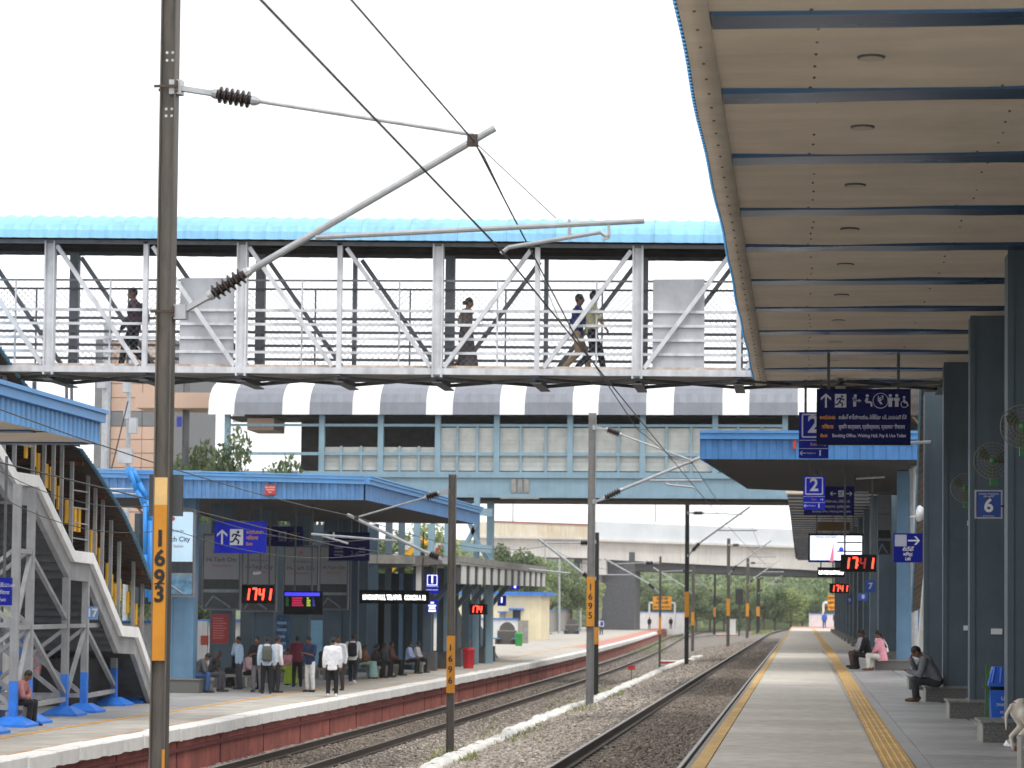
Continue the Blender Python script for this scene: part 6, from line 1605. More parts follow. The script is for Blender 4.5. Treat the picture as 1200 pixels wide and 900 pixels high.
def person(label, base, heading, pose='stand', arms='down', H=1.66, top='#dddddd', bottom='#22252b', skin=0, sleeves='long', hair='short', legwear='trousers', lean=2, nod=8, seat=.44, shoes='#1c1a19', vox=.02, arms_r=None, untuck=.10, group=None, dupatta=None, female=False):
    t = thing('person', label, 'person', base, R(heading), group=group)
    k = H/1.7; V3 = lambda x, y, z: Vector((x*k, y*k, z*k))
    L_, R_ = -1, 1
    hz_ = .93 if pose != 'sit' else seat/k+.09
    hip = V3(0, 0 if pose != 'sit' else 0, hz_)
    ld = R(lean); td = Vector((0, math.sin(ld), math.cos(ld)))
    chest = hip+td*.30*k; shc = hip+td*.485*k; nk = hip+td*.535*k
    hd = R(lean*.6+nod); hdv = Vector((0, math.sin(hd), math.cos(hd)))
    head = nk+hdv*.125*k+Vector((0, .012, 0))
    Mh = Matrix.Rotation(-hd, 3, 'X')
    sw_ = .165 if female else .185
    S_ = {s_: shc+V3(s_*sw_, 0, -.035) for s_ in (L_, R_)}
    hips = {s_: hip+V3(s_*.09, 0, -.03) for s_ in (L_, R_)}
    if pose == 'stand': kn = {s_: V3(s_*.105, .012, .49) for s_ in (L_, R_)}; an = {s_: V3(s_*.115, -.02, .085) for s_ in (L_, R_)}
    elif pose == 'walk':
        kn = {L_: V3(-.095, .17, .53), R_: V3(.095, .03, .49)}; an = {L_: V3(-.095, .25, .10), R_: V3(.095, -.27, .16)}
    else:
        kn = {s_: V3(s_*.13, .41, seat/k+.10) for s_ in (L_, R_)}; an = {L_: V3(-.12, .40, .085), R_: V3(.13, .36, .085)}
    el, wr, hdn = {}, {}, {}
    for s_ in (L_, R_):
        md = arms if (s_ == L_ or arms_r is None) else arms_r
        S = S_[s_]
        if md == 'down': el[s_] = S+V3(s_*.05, -.03, -.29); wr[s_] = el[s_]+V3(s_*.0, .06, -.245); hdn[s_] = (0, .15, -1)
        elif md == 'swing': el[s_] = S+V3(s_*.04, s_*.13, -.26); wr[s_] = el[s_]+V3(0, s_*.08+.08, -.22); hdn[s_] = (0, .4, -1)
        elif md == 'phone': el[s_] = S+V3(s_*.04, .07, -.27); wr[s_] = Vector((s_*.05*k, S.y+.30*k, S.z-.20*k)); hdn[s_] = (-s_*.25, 1, .25)
        elif md == 'face': el[s_] = S+V3(s_*.05, .13, -.24); wr[s_] = Vector((s_*.06*k, head.y+.10*k, head.z-.12*k)); hdn[s_] = (-s_*.1, -.2, 1)
        elif md == 'head': el[s_] = S+V3(s_*.20, .08, .08); wr[s_] = Vector((s_*.10*k, head.y, head.z+.06*k)); hdn[s_] = (-s_, 0, .3)
        elif md == 'lap': el[s_] = S+V3(s_*.06, .07, -.26); wr[s_] = kn[s_]+V3(-s_*.03, -.16, .10); hdn[s_] = (-s_*.2, 1, -.2)
        elif md == 'fold': el[s_] = S+V3(s_*.06, .05, -.27); wr[s_] = Vector((-s_*.06*k, S.y+.17*k, S.z-.26*k)); hdn[s_] = (-s_, .1, .1)
        elif md == 'hip': el[s_] = S+V3(s_*.14, -.10, -.24); wr[s_] = hip+V3(s_*.18, -.02, .04); hdn[s_] = (-s_*.3, .4, -.6)
    b = MB()
    # head, jaw, nose, ears, neck
    b.ellipsoid(head, (.073*k, .090*k, .105*k), Mh, 14, 10); b.ellipsoid(head+Mh @ V3(0, .03, -.06), (.052*k, .055*k, .055*k), Mh, 10, 8)
    b.tube(head+Mh @ V3(0, .085, .02), head+Mh @ V3(0, .108, -.022), .010*k, .017*k, 6)
    b.ellipsoid(head+Mh @ V3(0, .082, -.062), (.024*k, .012*k, .010*k), Mh, 8, 6)
    for s_ in (L_, R_): b.ellipsoid(head+Mh @ V3(s_*.076, -.005, -.012), (.013*k, .022*k, .032*k), Mh, 8, 6)
    b.tube(nk-td*.06*k, head-hdv*.04*k, .056*k, .050*k, 10)
    # trunk
    for mbx, ex in ((b, 0.0),):
        mbx.ellipsoid(hip, (.150*k, .105*k, .13*k)); mbx.ellipsoid(hip.lerp(chest, .55), (.135*k, .10*k, .17*k)); mbx.ellipsoid(chest+td*.06*k, (.158*k, .11*k, .17*k)); mbx.tube(S_[L_], S_[R_], .058*k, .058*k)
    for s_ in (L_, R_):
        limb(b, [S_[s_], el[s_], wr[s_]], [.052*k, .040*k, .026*k]); hand(b, wr[s_], hdn[s_], -s_, k=k)
        limb(b, [hips[s_], kn[s_], an[s_]], [.078*k, .052*k, .036*k]); f = Vector((0, 1, 0)); b.tube(an[s_]+V3(0, -.03, -.04), an[s_]+V3(s_*.015, .14, -.055), .036*k, .030*k, 8)
    body = remesh(b, 'body', pmat(SKIN[skin], 'skin'), t, vox=min(vox, .018))
    # shirt
    c = MB(); e = .016
    c.ellipsoid(hip.lerp(chest, .5), (.152*k+e, .112*k+e, .18*k)); c.ellipsoid(chest+td*.05*k, (.165*k+e, .118*k+e, .18*k)); c.tube(S_[L_], S_[R_], .062*k+e, .062*k+e)
    etube(c, hip-Vector((0, 0, untuck)) if pose != 'sit' else hip-td*.03, chest, (.155*k+e, .115*k+e), (.160*k+e, .112*k+e), (0, 1, 0))
    c.tube(nk-td*.07*k, nk+td*.005, .085*k, .066*k, 10)
    for s_ in (L_, R_):
        if sleeves == 'long': limb(c, [S_[s_], el[s_], wr[s_].lerp(el[s_], .06)], [.056*k+e, .046*k+e, .032*k+e])
        else: limb(c, [S_[s_], S_[s_].lerp(el[s_], .85)], [.056*k+e, .05*k+e*1.3])
    if legwear == 'kurta':
        etube(c, hip+Vector((0, 0, .05)), Vector((0, hip.y-.01, hip.z-(.40 if pose != 'sit' else .16)*k)), (.16*k+e, .12*k+e), (.20*k, .16*k), (0, 1, 0))
    # flatten front to back so the trunk is not a barrel
    remesh(c, 'shirt', pmat(top), t, vox=vox, sm=5)
    # legs wear
    q = MB(); e = .016
    if legwear in ('skirt', 'sari'):
        if pose == 'sit':
            q.loft([[p+Vector((r*math.cos(a_), r2*math.sin(a_)*.5, r2*math.sin(a_)*.6)) for a_ in [6.283*i/14 for i in range(14)]] for p, r, r2 in ((hip+V3(0, -.08, 0), .18, .15), (hip+V3(0, .2, .03), .21, .14), (kn[L_].lerp(kn[R_], .5)+V3(0, .05, .02), .22, .14))], caps=True)
            q.loft([[p+Vector((r*math.cos(a_), r*.55*math.sin(a_), 0)) for a_ in [6.283*i/14 for i in range(14)]] for p, r in ((kn[L_].lerp(kn[R_], .5)+V3(0, .02, .08), .20), (V3(0, .44, .3), .24), (V3(0, .46, .05), .27))], caps=True)
        else:
            q.loft([[Vector((r*math.cos(a_)*(1+.06*math.sin(5*a_)), dy+r*.85*math.sin(a_), z)) for a_ in [6.283*i/18 for i in range(18)]] for z, r, dy in ((hip.z+.12, .15, 0), (hip.z-.1, .19, 0), (.5, .20, .02), (.05, .29, .05))], caps=True)
    else:
        q.ellipsoid(hip, (.155*k+e, .112*k+e, .12*k))
        for s_ in (L_, R_): limb(q, [hips[s_], kn[s_], an[s_]+V3(0, 0, .015)], [.086*k+e*.5, .060*k+e, .044*k+e])
    remesh(q, 'skirt' if legwear in ('skirt', 'sari') else 'trousers', pmat(bottom), t, vox=vox, sm=4)
    # hair
    q = MB(); q.ellipsoid(head+Mh @ V3(0, -.016, .022), (.082*k, .092*k, .100*k), Mh, 14, 10)
    if hair == 'bun': q.ellipsoid(head+Mh @ V3(0, -.11, -.03), (.05*k, .045*k, .05*k), Mh)
    if hair == 'braid': q.path([head+Mh @ V3(0, -.09, -.02), nk+V3(.02, -.11, -.08), hip+td*.25*k+V3(.03, -.16, 0)], .03*k, 8)
    q.build('hair', pmat('#14110f', 'hair'), t, local=True, smooth=True)
    if vox < .02:
        for s_ in (L_, R_):
            q = MB(); q.ellipsoid(head+Mh @ V3(s_*.03, .078, .012), (.011*k, .008*k, .007*k), Mh, 8, 6); q.build('eye', pmat('#181412', 'eye'), t, local=True, smooth=True)
    for s_ in (L_, R_):
        q = MB(); a = an[s_]; q.tube(a+V3(0, -.045, -.045), a+V3(s_*.015, .15, -.052), .042*k, .036*k, 10); q.ellipsoid(a+V3(s_*.015, .15, -.052), (.038*k, .05*k, .03*k)); q.ellipsoid(a+V3(0, -.03, -.02), (.042*k, .05*k, .05*k))
        for v in q.v: v.z = max(v.z, a.z-.085*k)
        q.build('shoe', pmat(shoes, 'leather'), t, local=True, smooth=True)
    if dupatta:
        q = MB(); q.path([S_[L_]+V3(.02, .06, .06), shc+V3(0, .11, -.06), S_[R_]+V3(-.02, .06, .05)], .05*k, 8); q.path([S_[R_]+V3(0, -.04, .05), chest+V3(.12, -.13, 0), hip+V3(.14, -.12, .1)], .055*k, 8)
        remesh(q, 'dupatta', pmat(dupatta), t, vox=.02)
    return t
def backpack(label, base, heading, H, lean, m, hipz=.93):
    k = H/1.7; t = thing('backpack', label, 'backpack', base, R(heading)); q = MB(); z0 = hipz*k+.02
    q.loft([[Vector((x*.15*s_, -.13-(.0 if y < 0 else .15*s_), z0+z)) for x, y in ((-1, -1), (1, -1), (1, 1), (-1, 1))] for z, s_ in ((0, .8), (.06, 1.0), (.36, 1.0), (.46, .7))], caps=True)
    remesh(q, 'pack', m, t, vox=.022, sm=3)
    for s_ in (-1, 1):
        q = MB(); q.path([Vector((s_*.1, -.13, z0+.40)), Vector((s_*.12, -.05, z0+.50)), Vector((s_*.13, .10, z0+.44)), Vector((s_*.13, .13, z0+.25)), Vector((s_*.14, -.12, z0+.05))], .018, 6); q.build('strap', m, t, local=True)
    q = MB(); q.box((-.09, -.30, z0+.08), (.09, -.275, z0+.24)); q.build('front_pocket', m, t, local=True)
    return t

def gl(px, py): return G(px, py, ZL)
def stand(px, py, lb, hd, **k): p = gl(px, py); return person(lb, p, hd, **k), p
def sitp(px, Y, lb, hd, z=ZL, **k): x = P(px, 790, Y).x; return person(lb, (x, Y, z), hd, pose='sit', **k)
# left platform, from left to right
sitp(18, 50.2, 'seated man in dusty pink shirt beside the blue stair feet at far left', -90, top='#a8706c', bottom='#17171c', lean=22, nod=25, arms='lap', H=1.62, seat=.40)
stand(36, 828, 'standing person in pink striped shirt half hidden behind the staircase legs', 170, top='#d79aa2', bottom='#23262e', H=1.6)
sitp(228, 71.2, 'seated man in grey shirt and blue jeans bending over beside the first left column', -80, top='#55565a', bottom='#35598c', lean=32, nod=30, arms='lap', seat=.44, H=1.66)
sitp(245, 72.3, 'seated person in dark clothes, hand on head, next to the man in jeans', -95, top='#3d3a3c', bottom='#4b4a52', lean=25, nod=20, arms='lap', arms_r='head', seat=.44, skin=1)
stand(280, 808, 'standing man in light blue shirt with hand at his face near the red notice', 120, top='#a9c0da', bottom='#3a3d45', arms='down', arms_r='face', H=1.62)
sitp(277, 76.4, 'seated woman in black beside the light blue shirted man', 160, top='#191a1f', bottom='#15161b', lean=15, nod=10, arms='lap', hair='bun', female=True, legwear='skirt', H=1.55)
sitp(289, 75.0, 'seated person in pale pink checked shirt and black trousers', -110, top='#c9a5ae', bottom='#121316', lean=12, nod=12, arms='lap', H=1.55, skin=1)
stand(301, 811, 'standing man in black shirt and grey trousers in the left group', 175, top='#17181b', bottom='#77757a', arms='phone', sleeves='short', H=1.64)
_, p7 = stand(312, 813, 'standing man in light blue shirt wearing a grey backpack, seen from behind', 15, top='#b7c9de', bottom='#121318', H=1.68)
backpack('grey backpack on the man in light blue shirt', p7, 15, 1.68, 2, pmat('#55584f'))
stand(323, 812, 'standing man in white shirt beside the grey backpack', -40, top='#e3e3e6', bottom='#2a2a30', H=1.68)
sitp(334, 79.5, 'seated woman with lime green skirt between the standing men', -140, top='#c98a96', bottom='#8fae2b', lean=14, nod=12, arms='lap', legwear='skirt', hair='bun', female=True, H=1.55)
stand(348, 805, 'standing man in maroon shirt and black trousers seen from behind', 20, top='#6a1f33', bottom='#131317', sleeves='short', arms='phone', H=1.62)
stand(363, 811, 'standing man in navy shirt and white trousers looking at his phone', 150, top='#26375c', bottom='#e4e4e2', sleeves='short', arms='phone', nod=28, H=1.68)
sitp(377, 85.5, 'dark seated person behind the man in white trousers', -120, top='#2a2528', bottom='#1a191d', lean=10, arms='lap', H=1.6, skin=3)
stand(389, 817, 'standing man in white kurta and black trousers, his back to the camera', 10, top='#ececf0', bottom='#101115', arms='down', arms_r='down', untuck=.17, shoes='#d8d8d8', H=1.7)
stand(397, 809, 'man in white shirt facing the camera just behind the white kurta', 165, top='#dcdce2', bottom='#3a3436', arms='down', arms_r='face', H=1.68, skin=1)
_, p15 = stand(413, 803, 'walking man in white shirt with dark backpack and white shoes', 5, pose='walk', top='#e0dfdf', bottom='#191c2b', arms='swing', shoes='#e4e4e4', H=1.68)
backpack('black backpack on the walking man in white', p15, 5, 1.68, 2, pmat('#1a1a26'))
sitp(425, 88.0, 'seated woman in brown top with pale teal skirt', -100, top='#6d4a2f', bottom='#8fb6b2', lean=8, arms='lap', legwear='skirt', hair='bun', female=True, H=1.56)
sitp(437, 89.0, 'seated woman in dark clothes right of the teal skirt', -95, top='#2b1f1d', bottom='#15141a', lean=12, arms='lap', female=True, hair='bun', H=1.58, skin=3)
sitp(446, 90.0, 'seated man in charcoal shirt at the corner of the shelter bench', -95, top='#2d3136', bottom='#1c1b1f', lean=10, arms='lap', H=1.62, skin=3)
sitp(459, 92.5, 'seated man in brown shirt leaning back near the stair tower', -95, top='#5b3a30', bottom='#121217', lean=-4, arms='lap', H=1.64, skin=1)
sitp(478, 95.5, 'seated man in light blue shirt near the stair tower', -95, top='#a6b9dc', bottom='#20222b', lean=6, arms='lap', H=1.62)
sitp(487, 97.0, 'seated person with yellow bag at the end of the bench row', -95, top='#c9c3c6', bottom='#241f24', lean=8, arms='lap', H=1.6, skin=3)
g = gl(489, 774); q = MB(); q.loft([[g+Vector((x*w_, y*.1, z)) for x, y in ((-1, -1), (1, -1), (1, 1), (-1, 1))] for z, w_ in ((0, .14), (.3, .16), (.5, .06))], caps=True); tag(q.build('carry_bag', pmat('#d9a514')), 'yellow carry bag on the floor at the end of the bench row', 'bag')
# benches those people sit on
for i, (px, Y, w_) in enumerate(((20, 50.2, .7), (235, 71.8, 1.0), (283, 76.0, 1.1), (334, 79.6, .7), (377, 85.6, .7), (430, 88.5, 1.2), (446, 90.1, .8), (460, 92.6, .8), (482, 96.2, 1.3))):
    p = P(px, 790, Y); t = thing('cement_bench', 'low grey cement bench under seated passengers on the left platform, %s from the left' % ORD[i], 'bench', (p.x, Y, ZL))
    q = MB(); q.box((p.x-w_*.5-.1, Y-.25, ZL+.34), (p.x+w_*.5-.14, Y+.3, ZL+.43)); q.build('seat', M_graylt, t)
    for sx in (-1, 1): q = MB(); q.box((p.x-.12+sx*w_*.38-.07, Y-.2, ZL), (p.x-.12+sx*w_*.38+.07, Y+.25, ZL+.34)); q.build('support', M_grtop, t)
# far left
_, pf = stand(704.5, 744, 'far person in white shirt with blue backpack near the flyover pier', 20, top='#e4e6ee', bottom='#23262f', H=1.7)
backpack('blue backpack on the far person in white', pf, 20, 1.7, 2, pmat('#2b3f9c'))
for px, Yp_, lb in ((761, 345, 'far dark figure with a bag in the flyover shade, left of two'), (786, 352, 'far dark figure in the flyover shade, right of two')):
    person(lb, (P(px, 735, Yp_).x, Yp_, ZL), 0, top='#16161a', bottom='#16161a', H=1.68)
# right platform
p = G(1094, 822, 0)
person('seated man in grey shirt bending over his phone on the right plinth', (P(1097, 800, 46.9).x, 46.75, 0), 90, pose='sit', arms='phone', arms_r='face', lean=30, nod=34, seat=.30, top='#72757d', bottom='#33353b', shoes='#6a4430', H=1.68, vox=.014)
hp = Vector((P(1072, 787, 46.75).x, 46.75, P(1072, 787, 46.75).z)); q = MB(); q.box((hp.x-.12, hp.y-.04, hp.z-.005), (hp.x+.02, hp.y+.04, hp.z+.008)); tag(q.build('mobile_phone', M_case), 'dark phone held by the seated man on the right', 'phone')
person('seated woman in pink tunic and white trousers with a long braid on the right platform', (P(1034, 770, 71.6).x, 71.6, 0), 75, pose='sit', arms='lap', lean=10, nod=14, seat=.34, top='#e8a0ae', bottom='#e3ded6', hair='braid', legwear='kurta', dupatta='#efe9e6', female=True, H=1.62, shoes='#7a4a34')
person('seated person in black beside the woman in pink', (P(1018, 770, 73.2).x, 73.2, 0), 80, pose='sit', arms='lap', lean=14, nod=12, seat=.34, top='#18161a', bottom='#2a2326', H=1.62, skin=3)
person('seated person in pale top at the far side of the woman in pink', (P(1012, 770, 75.5).x, 75.5, 0), 100, pose='sit', arms='lap', lean=10, seat=.34, top='#b3b3bd', bottom='#5a3f38', H=1.58, skin=1)
for i, (px, py, tp, bt_) in enumerate(((966, 735, '#2f62b8', '#2f4f8a'), (979, 735.5, '#34343a', '#1d1d22'))):
    person(('far person in blue walking on the right platform', 'far person in dark clothes on the right platform')[i], (P(px, py, 262+i*6).x, 262+i*6, 0), 0, pose='walk', arms='swing', top=tp, bottom=bt_, H=1.7)
# footbridge
def onb(px, Y=50.45): x = P(px, 420, Y).x; return (x, Y, zd(x)-.05)
person('man in dark checked shirt walking left across the near footbridge', onb(157), 95, pose='walk', arms='swing', top='#4a3540', bottom='#1b1c22', H=1.78, vox=.016)
backpack('dark backpack of the man crossing the near footbridge', onb(157), 95, 1.78, 2, pmat('#202127'))
person('woman in grey patterned sari walking right across the near footbridge', onb(546), -90, pose='walk', arms='lap' if 0 else 'down', top='#655c53', bottom='#575250', legwear='sari', hair='bun', female=True, H=1.6, nod=14, vox=.016, dupatta='#85796d')
person('man in pale yellow shirt on the near footbridge, right of the pair', onb(693), -85, pose='walk', arms='swing', top='#d2cfa6', bottom='#1c2030', sleeves='short', H=1.74, vox=.016)
person('man in dark blue shirt on the near footbridge, left of the pair', onb(676, 50.75), -85, pose='walk', arms='swing', top='#1f2f74', bottom='#b39a7c', H=1.72, vox=.016)

# ------------------------------------------------------------------ dog at the right edge: hindquarters towards us
dg_ = thing('dog', 'white dog with brown patch standing by the right plinth, cut by the frame', 'dog', (P(1221, 880, 30.3).x, 30.3, 0), R(-62))
b = MB(); S3 = 1.0
b.ellipsoid((0, -.28, .50), (.10, .15, .14)); b.ellipsoid((0, 0, .50), (.105, .22, .13)); b.ellipsoid((0, .25, .49), (.11, .17, .16)); b.tube((0, -.25, .5), (0, .25, .5), .115, .13)
limb(b, [Vector(v) for v in ((0, .36, .56), (0, .50, .70))], [.085, .065]); b.ellipsoid((0, .57, .74), (.065, .085, .065)); b.tube((0, .62, .73), (0, .74, .70), .042, .03); 
for s_ in (-1, 1):
    b.tube((s_*.05, .53, .79), (s_*.075, .52, .84), .03, .008, 6)
    limb(b, [Vector((s_*.07, .28, .42)), Vector((s_*.075, .27, .22)), Vector((s_*.075, .27, .05)), Vector((s_*.075, .31, .025))], [.055, .033, .024, .026])
    limb(b, [Vector((s_*.075, -.30, .46)), Vector((s_*.085, -.22, .30)), Vector((s_*.085, -.38, .18)), Vector((s_*.085, -.35, .03)), Vector((s_*.085, -.30, .022))], [.085, .048, .028, .022, .025])
limb(b, [Vector(v) for v in ((0, -.42, .55), (0, -.50, .44), (0, -.50, .26))], [.03, .022, .012])
remesh(b, 'body', mat('white fur', '#e2d9cd', .9, var=.12, scale=8, bump=.3), dg_, vox=.013)
b = MB(); b.ellipsoid((.0, -.20, .555), (.096, .22, .085)); remesh(b, 'brown_patch', mat('brown fur', '#9a5a34', .9), dg_, vox=.013)
for s_ in (-1, 1):
    b = MB(); b.ellipsoid((s_*.085, -.30, .03), (.033, .06, .028)); b.build('paw', mat('brown fur', '#9a5a34', .9), dg_, local=True, smooth=True)
# ------------------------------------------------------------------ blue bin, fans, speakers, cables and other small things
Yb_ = 34.0; x0 = P(1157, 800, Yb_).x; kz = .93/.66
t = thing('wheelie_bin', 'bright blue plastic litter bin with lid and green frame behind the nearest right plinth', 'bin', (x0+.25, Yb_, 0))
M_bb = mat('bright blue plastic', '#1f62d2', .35, var=.08); M_gf = mat('green frame', '#3d6a28', .5)
BX = lambda x, y, z: Vector((x0+.26+x, Yb_+y, z*kz))
sq = ((-1, -1), (1, -1), (1, 1), (-1, 1))
q = MB(); q.loft([[BX(x*w_, y*w_*.8, z) for x, y in sq] for z, w_ in ((0, .20), (.44, .235))], caps=True); q.build('bin_body', M_bb, t)
q = MB(); q.loft([[BX(x*w_, y*w_*.8, z) for x, y in sq] for z, w_ in ((.475, .26), (.50, .26), (.66, .19))], caps=True); ld = q.build('lid', M_bb, t)
for k in range(5):
    xx = -.17+.085*k; q = MB(); q.bar(BX(xx*1.25, -.208, .51), BX(xx, -.154, .655), .025); q.build('lid_rib', M_bb, ld)
q = MB(); q.box(BX(-.22, -.17, .44), BX(.22, .17, .475)); q.build('throat', M_case, t)
q = MB(); q.bar(BX(-.27, .05, 0), BX(-.25, .05, .68), .05); q.build('bin_frame', M_gf, t)
q = MB(); q.bar(BX(-.33, -.05, .47), BX(-.24, -.05, .47), .04); q.build('bin_frame', M_gf, t)
for z_, s_, w_ in ((.36, 'USE ME', .07), (.30, 'SWACHH BHARAT', .055), (.23, 'KEEP CLEAN', .045)):
    text(s_, BX(.02, -.192, z_), w_, M_sw_, t, depth=.003, fit=.34)
# wall fans on the columns
M_cage = mat('fan cage wire', '#8a8378', .5, metal=.3); M_bl = mat('fan blade', '#4a5a4a', .5); M_hub = mat('green fan hub', '#3c7d4c', .4)
for i, (px, py, r, Y, lb) in enumerate(((1198, 500, .27, 31.2, 'wall fan cut by the right picture edge'), (1163, 540, .28, 38.2, 'wall fan on the second right column'), (1131, 572, .26, 45.4, 'wall fan farthest along the right columns'))):
    c = P(px, py, Y); t = thing('wall_fan', lb, 'fan', c)
    for rr in (1.0, .82, .64, .46, .28):
        q = MB(); n = 28
        pts = [c+Vector((r*rr*math.cos(6.2832*k/n), -.06*(1-rr**2)-.02, r*rr*math.sin(6.2832*k/n))) for k in range(n+1)]; q.path(pts, .0035 if rr < 1 else .007, 5); q.build('cage_ring', M_cage, t)
    q = MB()
    for k in range(24):
        a = 6.2832*k/24; q.tube(c+Vector((r*.12*math.cos(a), -.085, r*.12*math.sin(a))), c+Vector((r*math.cos(a), -.02, r*math.sin(a))), .0025, n=4)
    q.build('cage_spoke', M_cage, t, kind='stuff')
    for k in range(3):
        a = 2.094*k+.4; q = MB(); e1 = Vector((math.cos(a), 0, math.sin(a))); e2 = Vector((-math.sin(a), 0, math.cos(a)))
        q.prism([c+e1*.03-e2*.02, c+e1*r*.8-e2*.10+Vector((0, .02, 0)), c+e1*r*.88+e2*.02, c+e1*r*.6+e2*.08-Vector((0, .02, 0)), c+e1*.03+e2*.03], (0, .006, 0)); q.build('blade', M_bl, t)
    q = MB(); q.ellipsoid(c+Vector((0, -.06, 0)), (.05, .05, .05)); q.build('hub', M_hub, t, smooth=True)
    q = MB(); q.box((c.x-.03, c.y+.02, c.z-r*1.35), (c.x+.09, c.y+.12, c.z-r*.9)); q.build('motor_bracket', M_hub, t)
    q = MB(); q.bar(c+Vector((0, .05, 0)), c+Vector((.35, .12, 0)), .04); q.build('wall_arm', M_mastd, t)
# switch plates on the columns
for i, (px, py, w_, Y) in enumerate(((1168, 740, .17, 39.45), (1134, 736, .15, 46.85), (1108, 734, .1, 54.25), (1136, 613, .07, 46.85))):
    p = P(px, py, Y); q = MB(); q.box((p.x-w_/2, Y-.0-.02, p.z-.045), (p.x+w_/2, Y+.097, p.z+.045))
    tag(q.build('switch_plate', M_sw_), 'small white switch plate on the right columns, %s' % ('nearest and largest', 'second nearest', 'farthest and smallest of the low ones', 'the high one under a fan')[i], 'switch plate')
# horn speaker and white tube light beside the columns
p = P(1085, 603, 57); t = thing('horn_speaker', 'white horn loudspeaker beside the brown stair roof', 'loudspeaker', p)
q = MB(); q.lathe(p+Vector((.1, 0, 0)), p+Vector((-.16, -.1, .02)), [(0, .05), (.4, .08), (.8, .16), (1, .19)], n=14); q.build('horn', M_sw_, t, smooth=True)
q = MB(); q.bar(p+Vector((-.12, 0, -.02)), p+Vector((-.36, .02, -.05)), .03); q.build('bracket', M_sw_, t)
p = P(1075, 519, 52.5); q = MB(); q.tube(p-Vector((.22, 0, 0)), p+Vector((.28, 0, .02)), .03, n=8); tag(q.build('tube_light', M_sw_), 'white tube light crossing beside the large overhead sign', 'light')
p = P(1020, 560, 70); q = MB(); q.tube(p-Vector((.4, 0, .02)), p+Vector((.4, 0, .03)), .03, n=8); tag(q.build('tube_light', M_galv), 'thin tube light in the dark under the blue canopy', 'light')
# blue cables and tarpaulin hanging at the canopy by the near mast
M_tarp = mat('blue hose', '#2f8fe0', .4, var=.12, scale=6)
for i, (pts, r) in enumerate((([(150, 548), (156, 565), (166, 580), (172, 600), (173, 640), (174, 700)], .10), ([(154, 548), (163, 566), (172, 584), (176, 610), (177, 705)], .08), ([(152, 549), (160, 575), (170, 590), (170, 650), (171, 690)], .06))):
    q = MB(); q.path([P(x, y, 69.5-i*.15) for x, y in pts], r, 8); tag(q.build('blue_hose', M_tarp, smooth=True), ('thickest blue hose', 'bright blue hose', 'thin blue hose')[i]+' hanging from the canopy roof beside the near mast', 'hose')
for i, (y0, y1) in enumerate(((573, 572.5), (577, 579))):
    q = MB(); q.tube(P(118, y0, 69.6), P(164, y1, 69.6), .02, n=6); tag(q.build('conduit_pipe', M_sw_), ('upper', 'lower')[i]+' white conduit pipe across the blue fascia behind the stairs', 'pipe')
# cctv camera and bracket near left clock, hanging white fixtures
p = P(305, 671, 73.4); t = thing('cctv_camera', 'small white camera above the left red clock', 'camera', p)
q = MB(); q.tube(p, p+Vector((-.16, -.18, -.03)), .05, n=10); q.build('camera_body', M_sheet, t)
q = MB(); q.bar(p+Vector((0, 0, .02)), (p.x, p.y, 4.9), .03); q.build('camera_stem', M_fdk, t)
# dark kiosk added to darken the space under the stair tower
ks = thing('backdrop', 'added dark slate kiosk with black opening under the stair tower', 'backdrop', (P(450, 760, 101).x, 101, ZL))
a, c = P(408, 766, 101), P(496, 672, 101)
q = MB(); q.box((a.x, 101.6, ZL), (c.x, 104, c.z)); q.build('wall', mat('added slate wall', '#33424c', .6, var=.1), ks)
o0, o1 = P(431, 755, 101), P(448, 700, 101); q = MB(); q.box((o0.x, 101.5, ZL), (o1.x, 101.58, o1.z)); q.build('opening', M_case, ks)
for px in (412, 424, 454, 468, 484):
    x = P(px, 720, 101).x; q = MB(); q.box((x-.09, 101.4, ZL), (x+.09, 101.55, c.z)); q.build('mullion', M_colb, ks)
q = MB(); xa_, xb_ = P(282, 700, 99).x, P(410, 700, 99).x; q.box((xa_, 99, ZL), (xb_, 99.3, 5.0))
tag(q.build('light_block_wall', mat('added slate wall', '#33424c', .6, var=.1)), 'dark slate rear wall added to block light into the left shelter behind the shaded posters', 'wall')  # added to cut back light into the shelter
q = MB(); q.box((-24.2, 88, ZL+2.6), (-24.0, 99, 5.0)); tag(q.build('light_block_screen', mat('added slate wall', '#33424c', .6, var=.1)), 'dark upper screen added to block light on the left side of the left shelter', 'screen')  # added to cut side light below the shelter roof
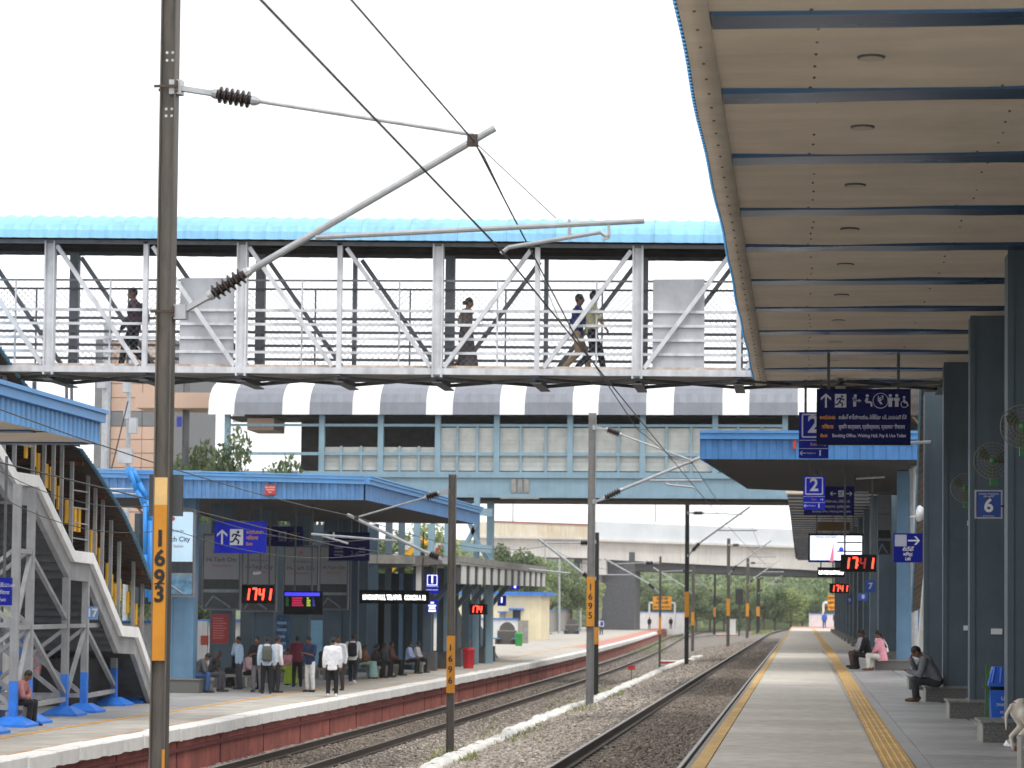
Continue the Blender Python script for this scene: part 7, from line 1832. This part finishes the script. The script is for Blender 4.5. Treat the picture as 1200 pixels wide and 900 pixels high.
# white wall piece, rubbish, yellow-red bits behind the first left columns
p = P(228, 790, 86); t = thing('white_cabinet', 'white plastic panel with blue stripe leaning behind the first left column', 'panel', (p.x, 86, ZL))
a, c = P(215, 797, 86), P(243, 728, 86); q = MB(); q.box((a.x, 86, ZL), (c.x, 86.2, c.z)); q.build('panel', M_wallw, t)
a, c = P(223, 763, 86), P(229, 725, 86); q = MB(); q.box((a.x, 85.96, a.z), (c.x, 85.99, c.z)); q.build('blue_stripe', M_wallb, t)
a, c = P(235, 756, 85.5), P(243, 745, 85.5); q = MB(); q.box((a.x, 85.5, a.z), (c.x, 85.7, c.z)); tag(q.build('red_box', mat('red box', '#b04a34', .6)), 'small red box behind the first left column', 'box')
# litter on the ballast and platform
for i, (px, py, w_, m, lb) in enumerate(((490, 842, .25, M_case, 'black plastic scrap on the ballast between the tracks'), (1184, 873, .06, M_sw_, 'crumpled white paper near the dog'), (428, 843, .5, M_graylt, 'pale plank lying beside the left rail'))):
    z = bed_z(-9, 55) if i != 1 else 0
    g = G(px, py, z+.03); q = MB(); q.ellipsoid((g.x, g.y, z+.04), (w_, .12, .05), n=7, m=4)
    for v in q.v: v.x += random.uniform(-.03, .03); v.z += random.uniform(-.02, .02)
    tag(q.build('litter' if i < 2 else 'plank', m), lb, 'litter' if i < 2 else 'plank')
p = G(1199, 905, 0); q = MB(); q.box((p.x-.02, p.y, 0), (p.x+.6, p.y+.5, .36)); tag(q.build('grey_bollard_block', M_graylt), 'pale cement block at the lower right picture corner', 'block')
# ------------------------------------------------------------------ thin haze
hb = MB(); hb.box((-420, -40, -3.5), (420, 1260, 60)); ho = hb.build('haze', None); ho['kind'] = 'stuff'
hm = bpy.data.materials.new('haze'); hm.use_nodes = True; hn = hm.node_tree.nodes; hn.clear()
hv = hn.new('ShaderNodeVolumePrincipled'); hv.inputs['Density'].default_value = .0002; hv.inputs['Color'].default_value = (.93, .95, .97, 1)
ho_ = hn.new('ShaderNodeOutputMaterial'); hm.node_tree.links.new(hv.outputs[0], ho_.inputs['Volume']); ho.data.materials.append(hm)
run_jobs()
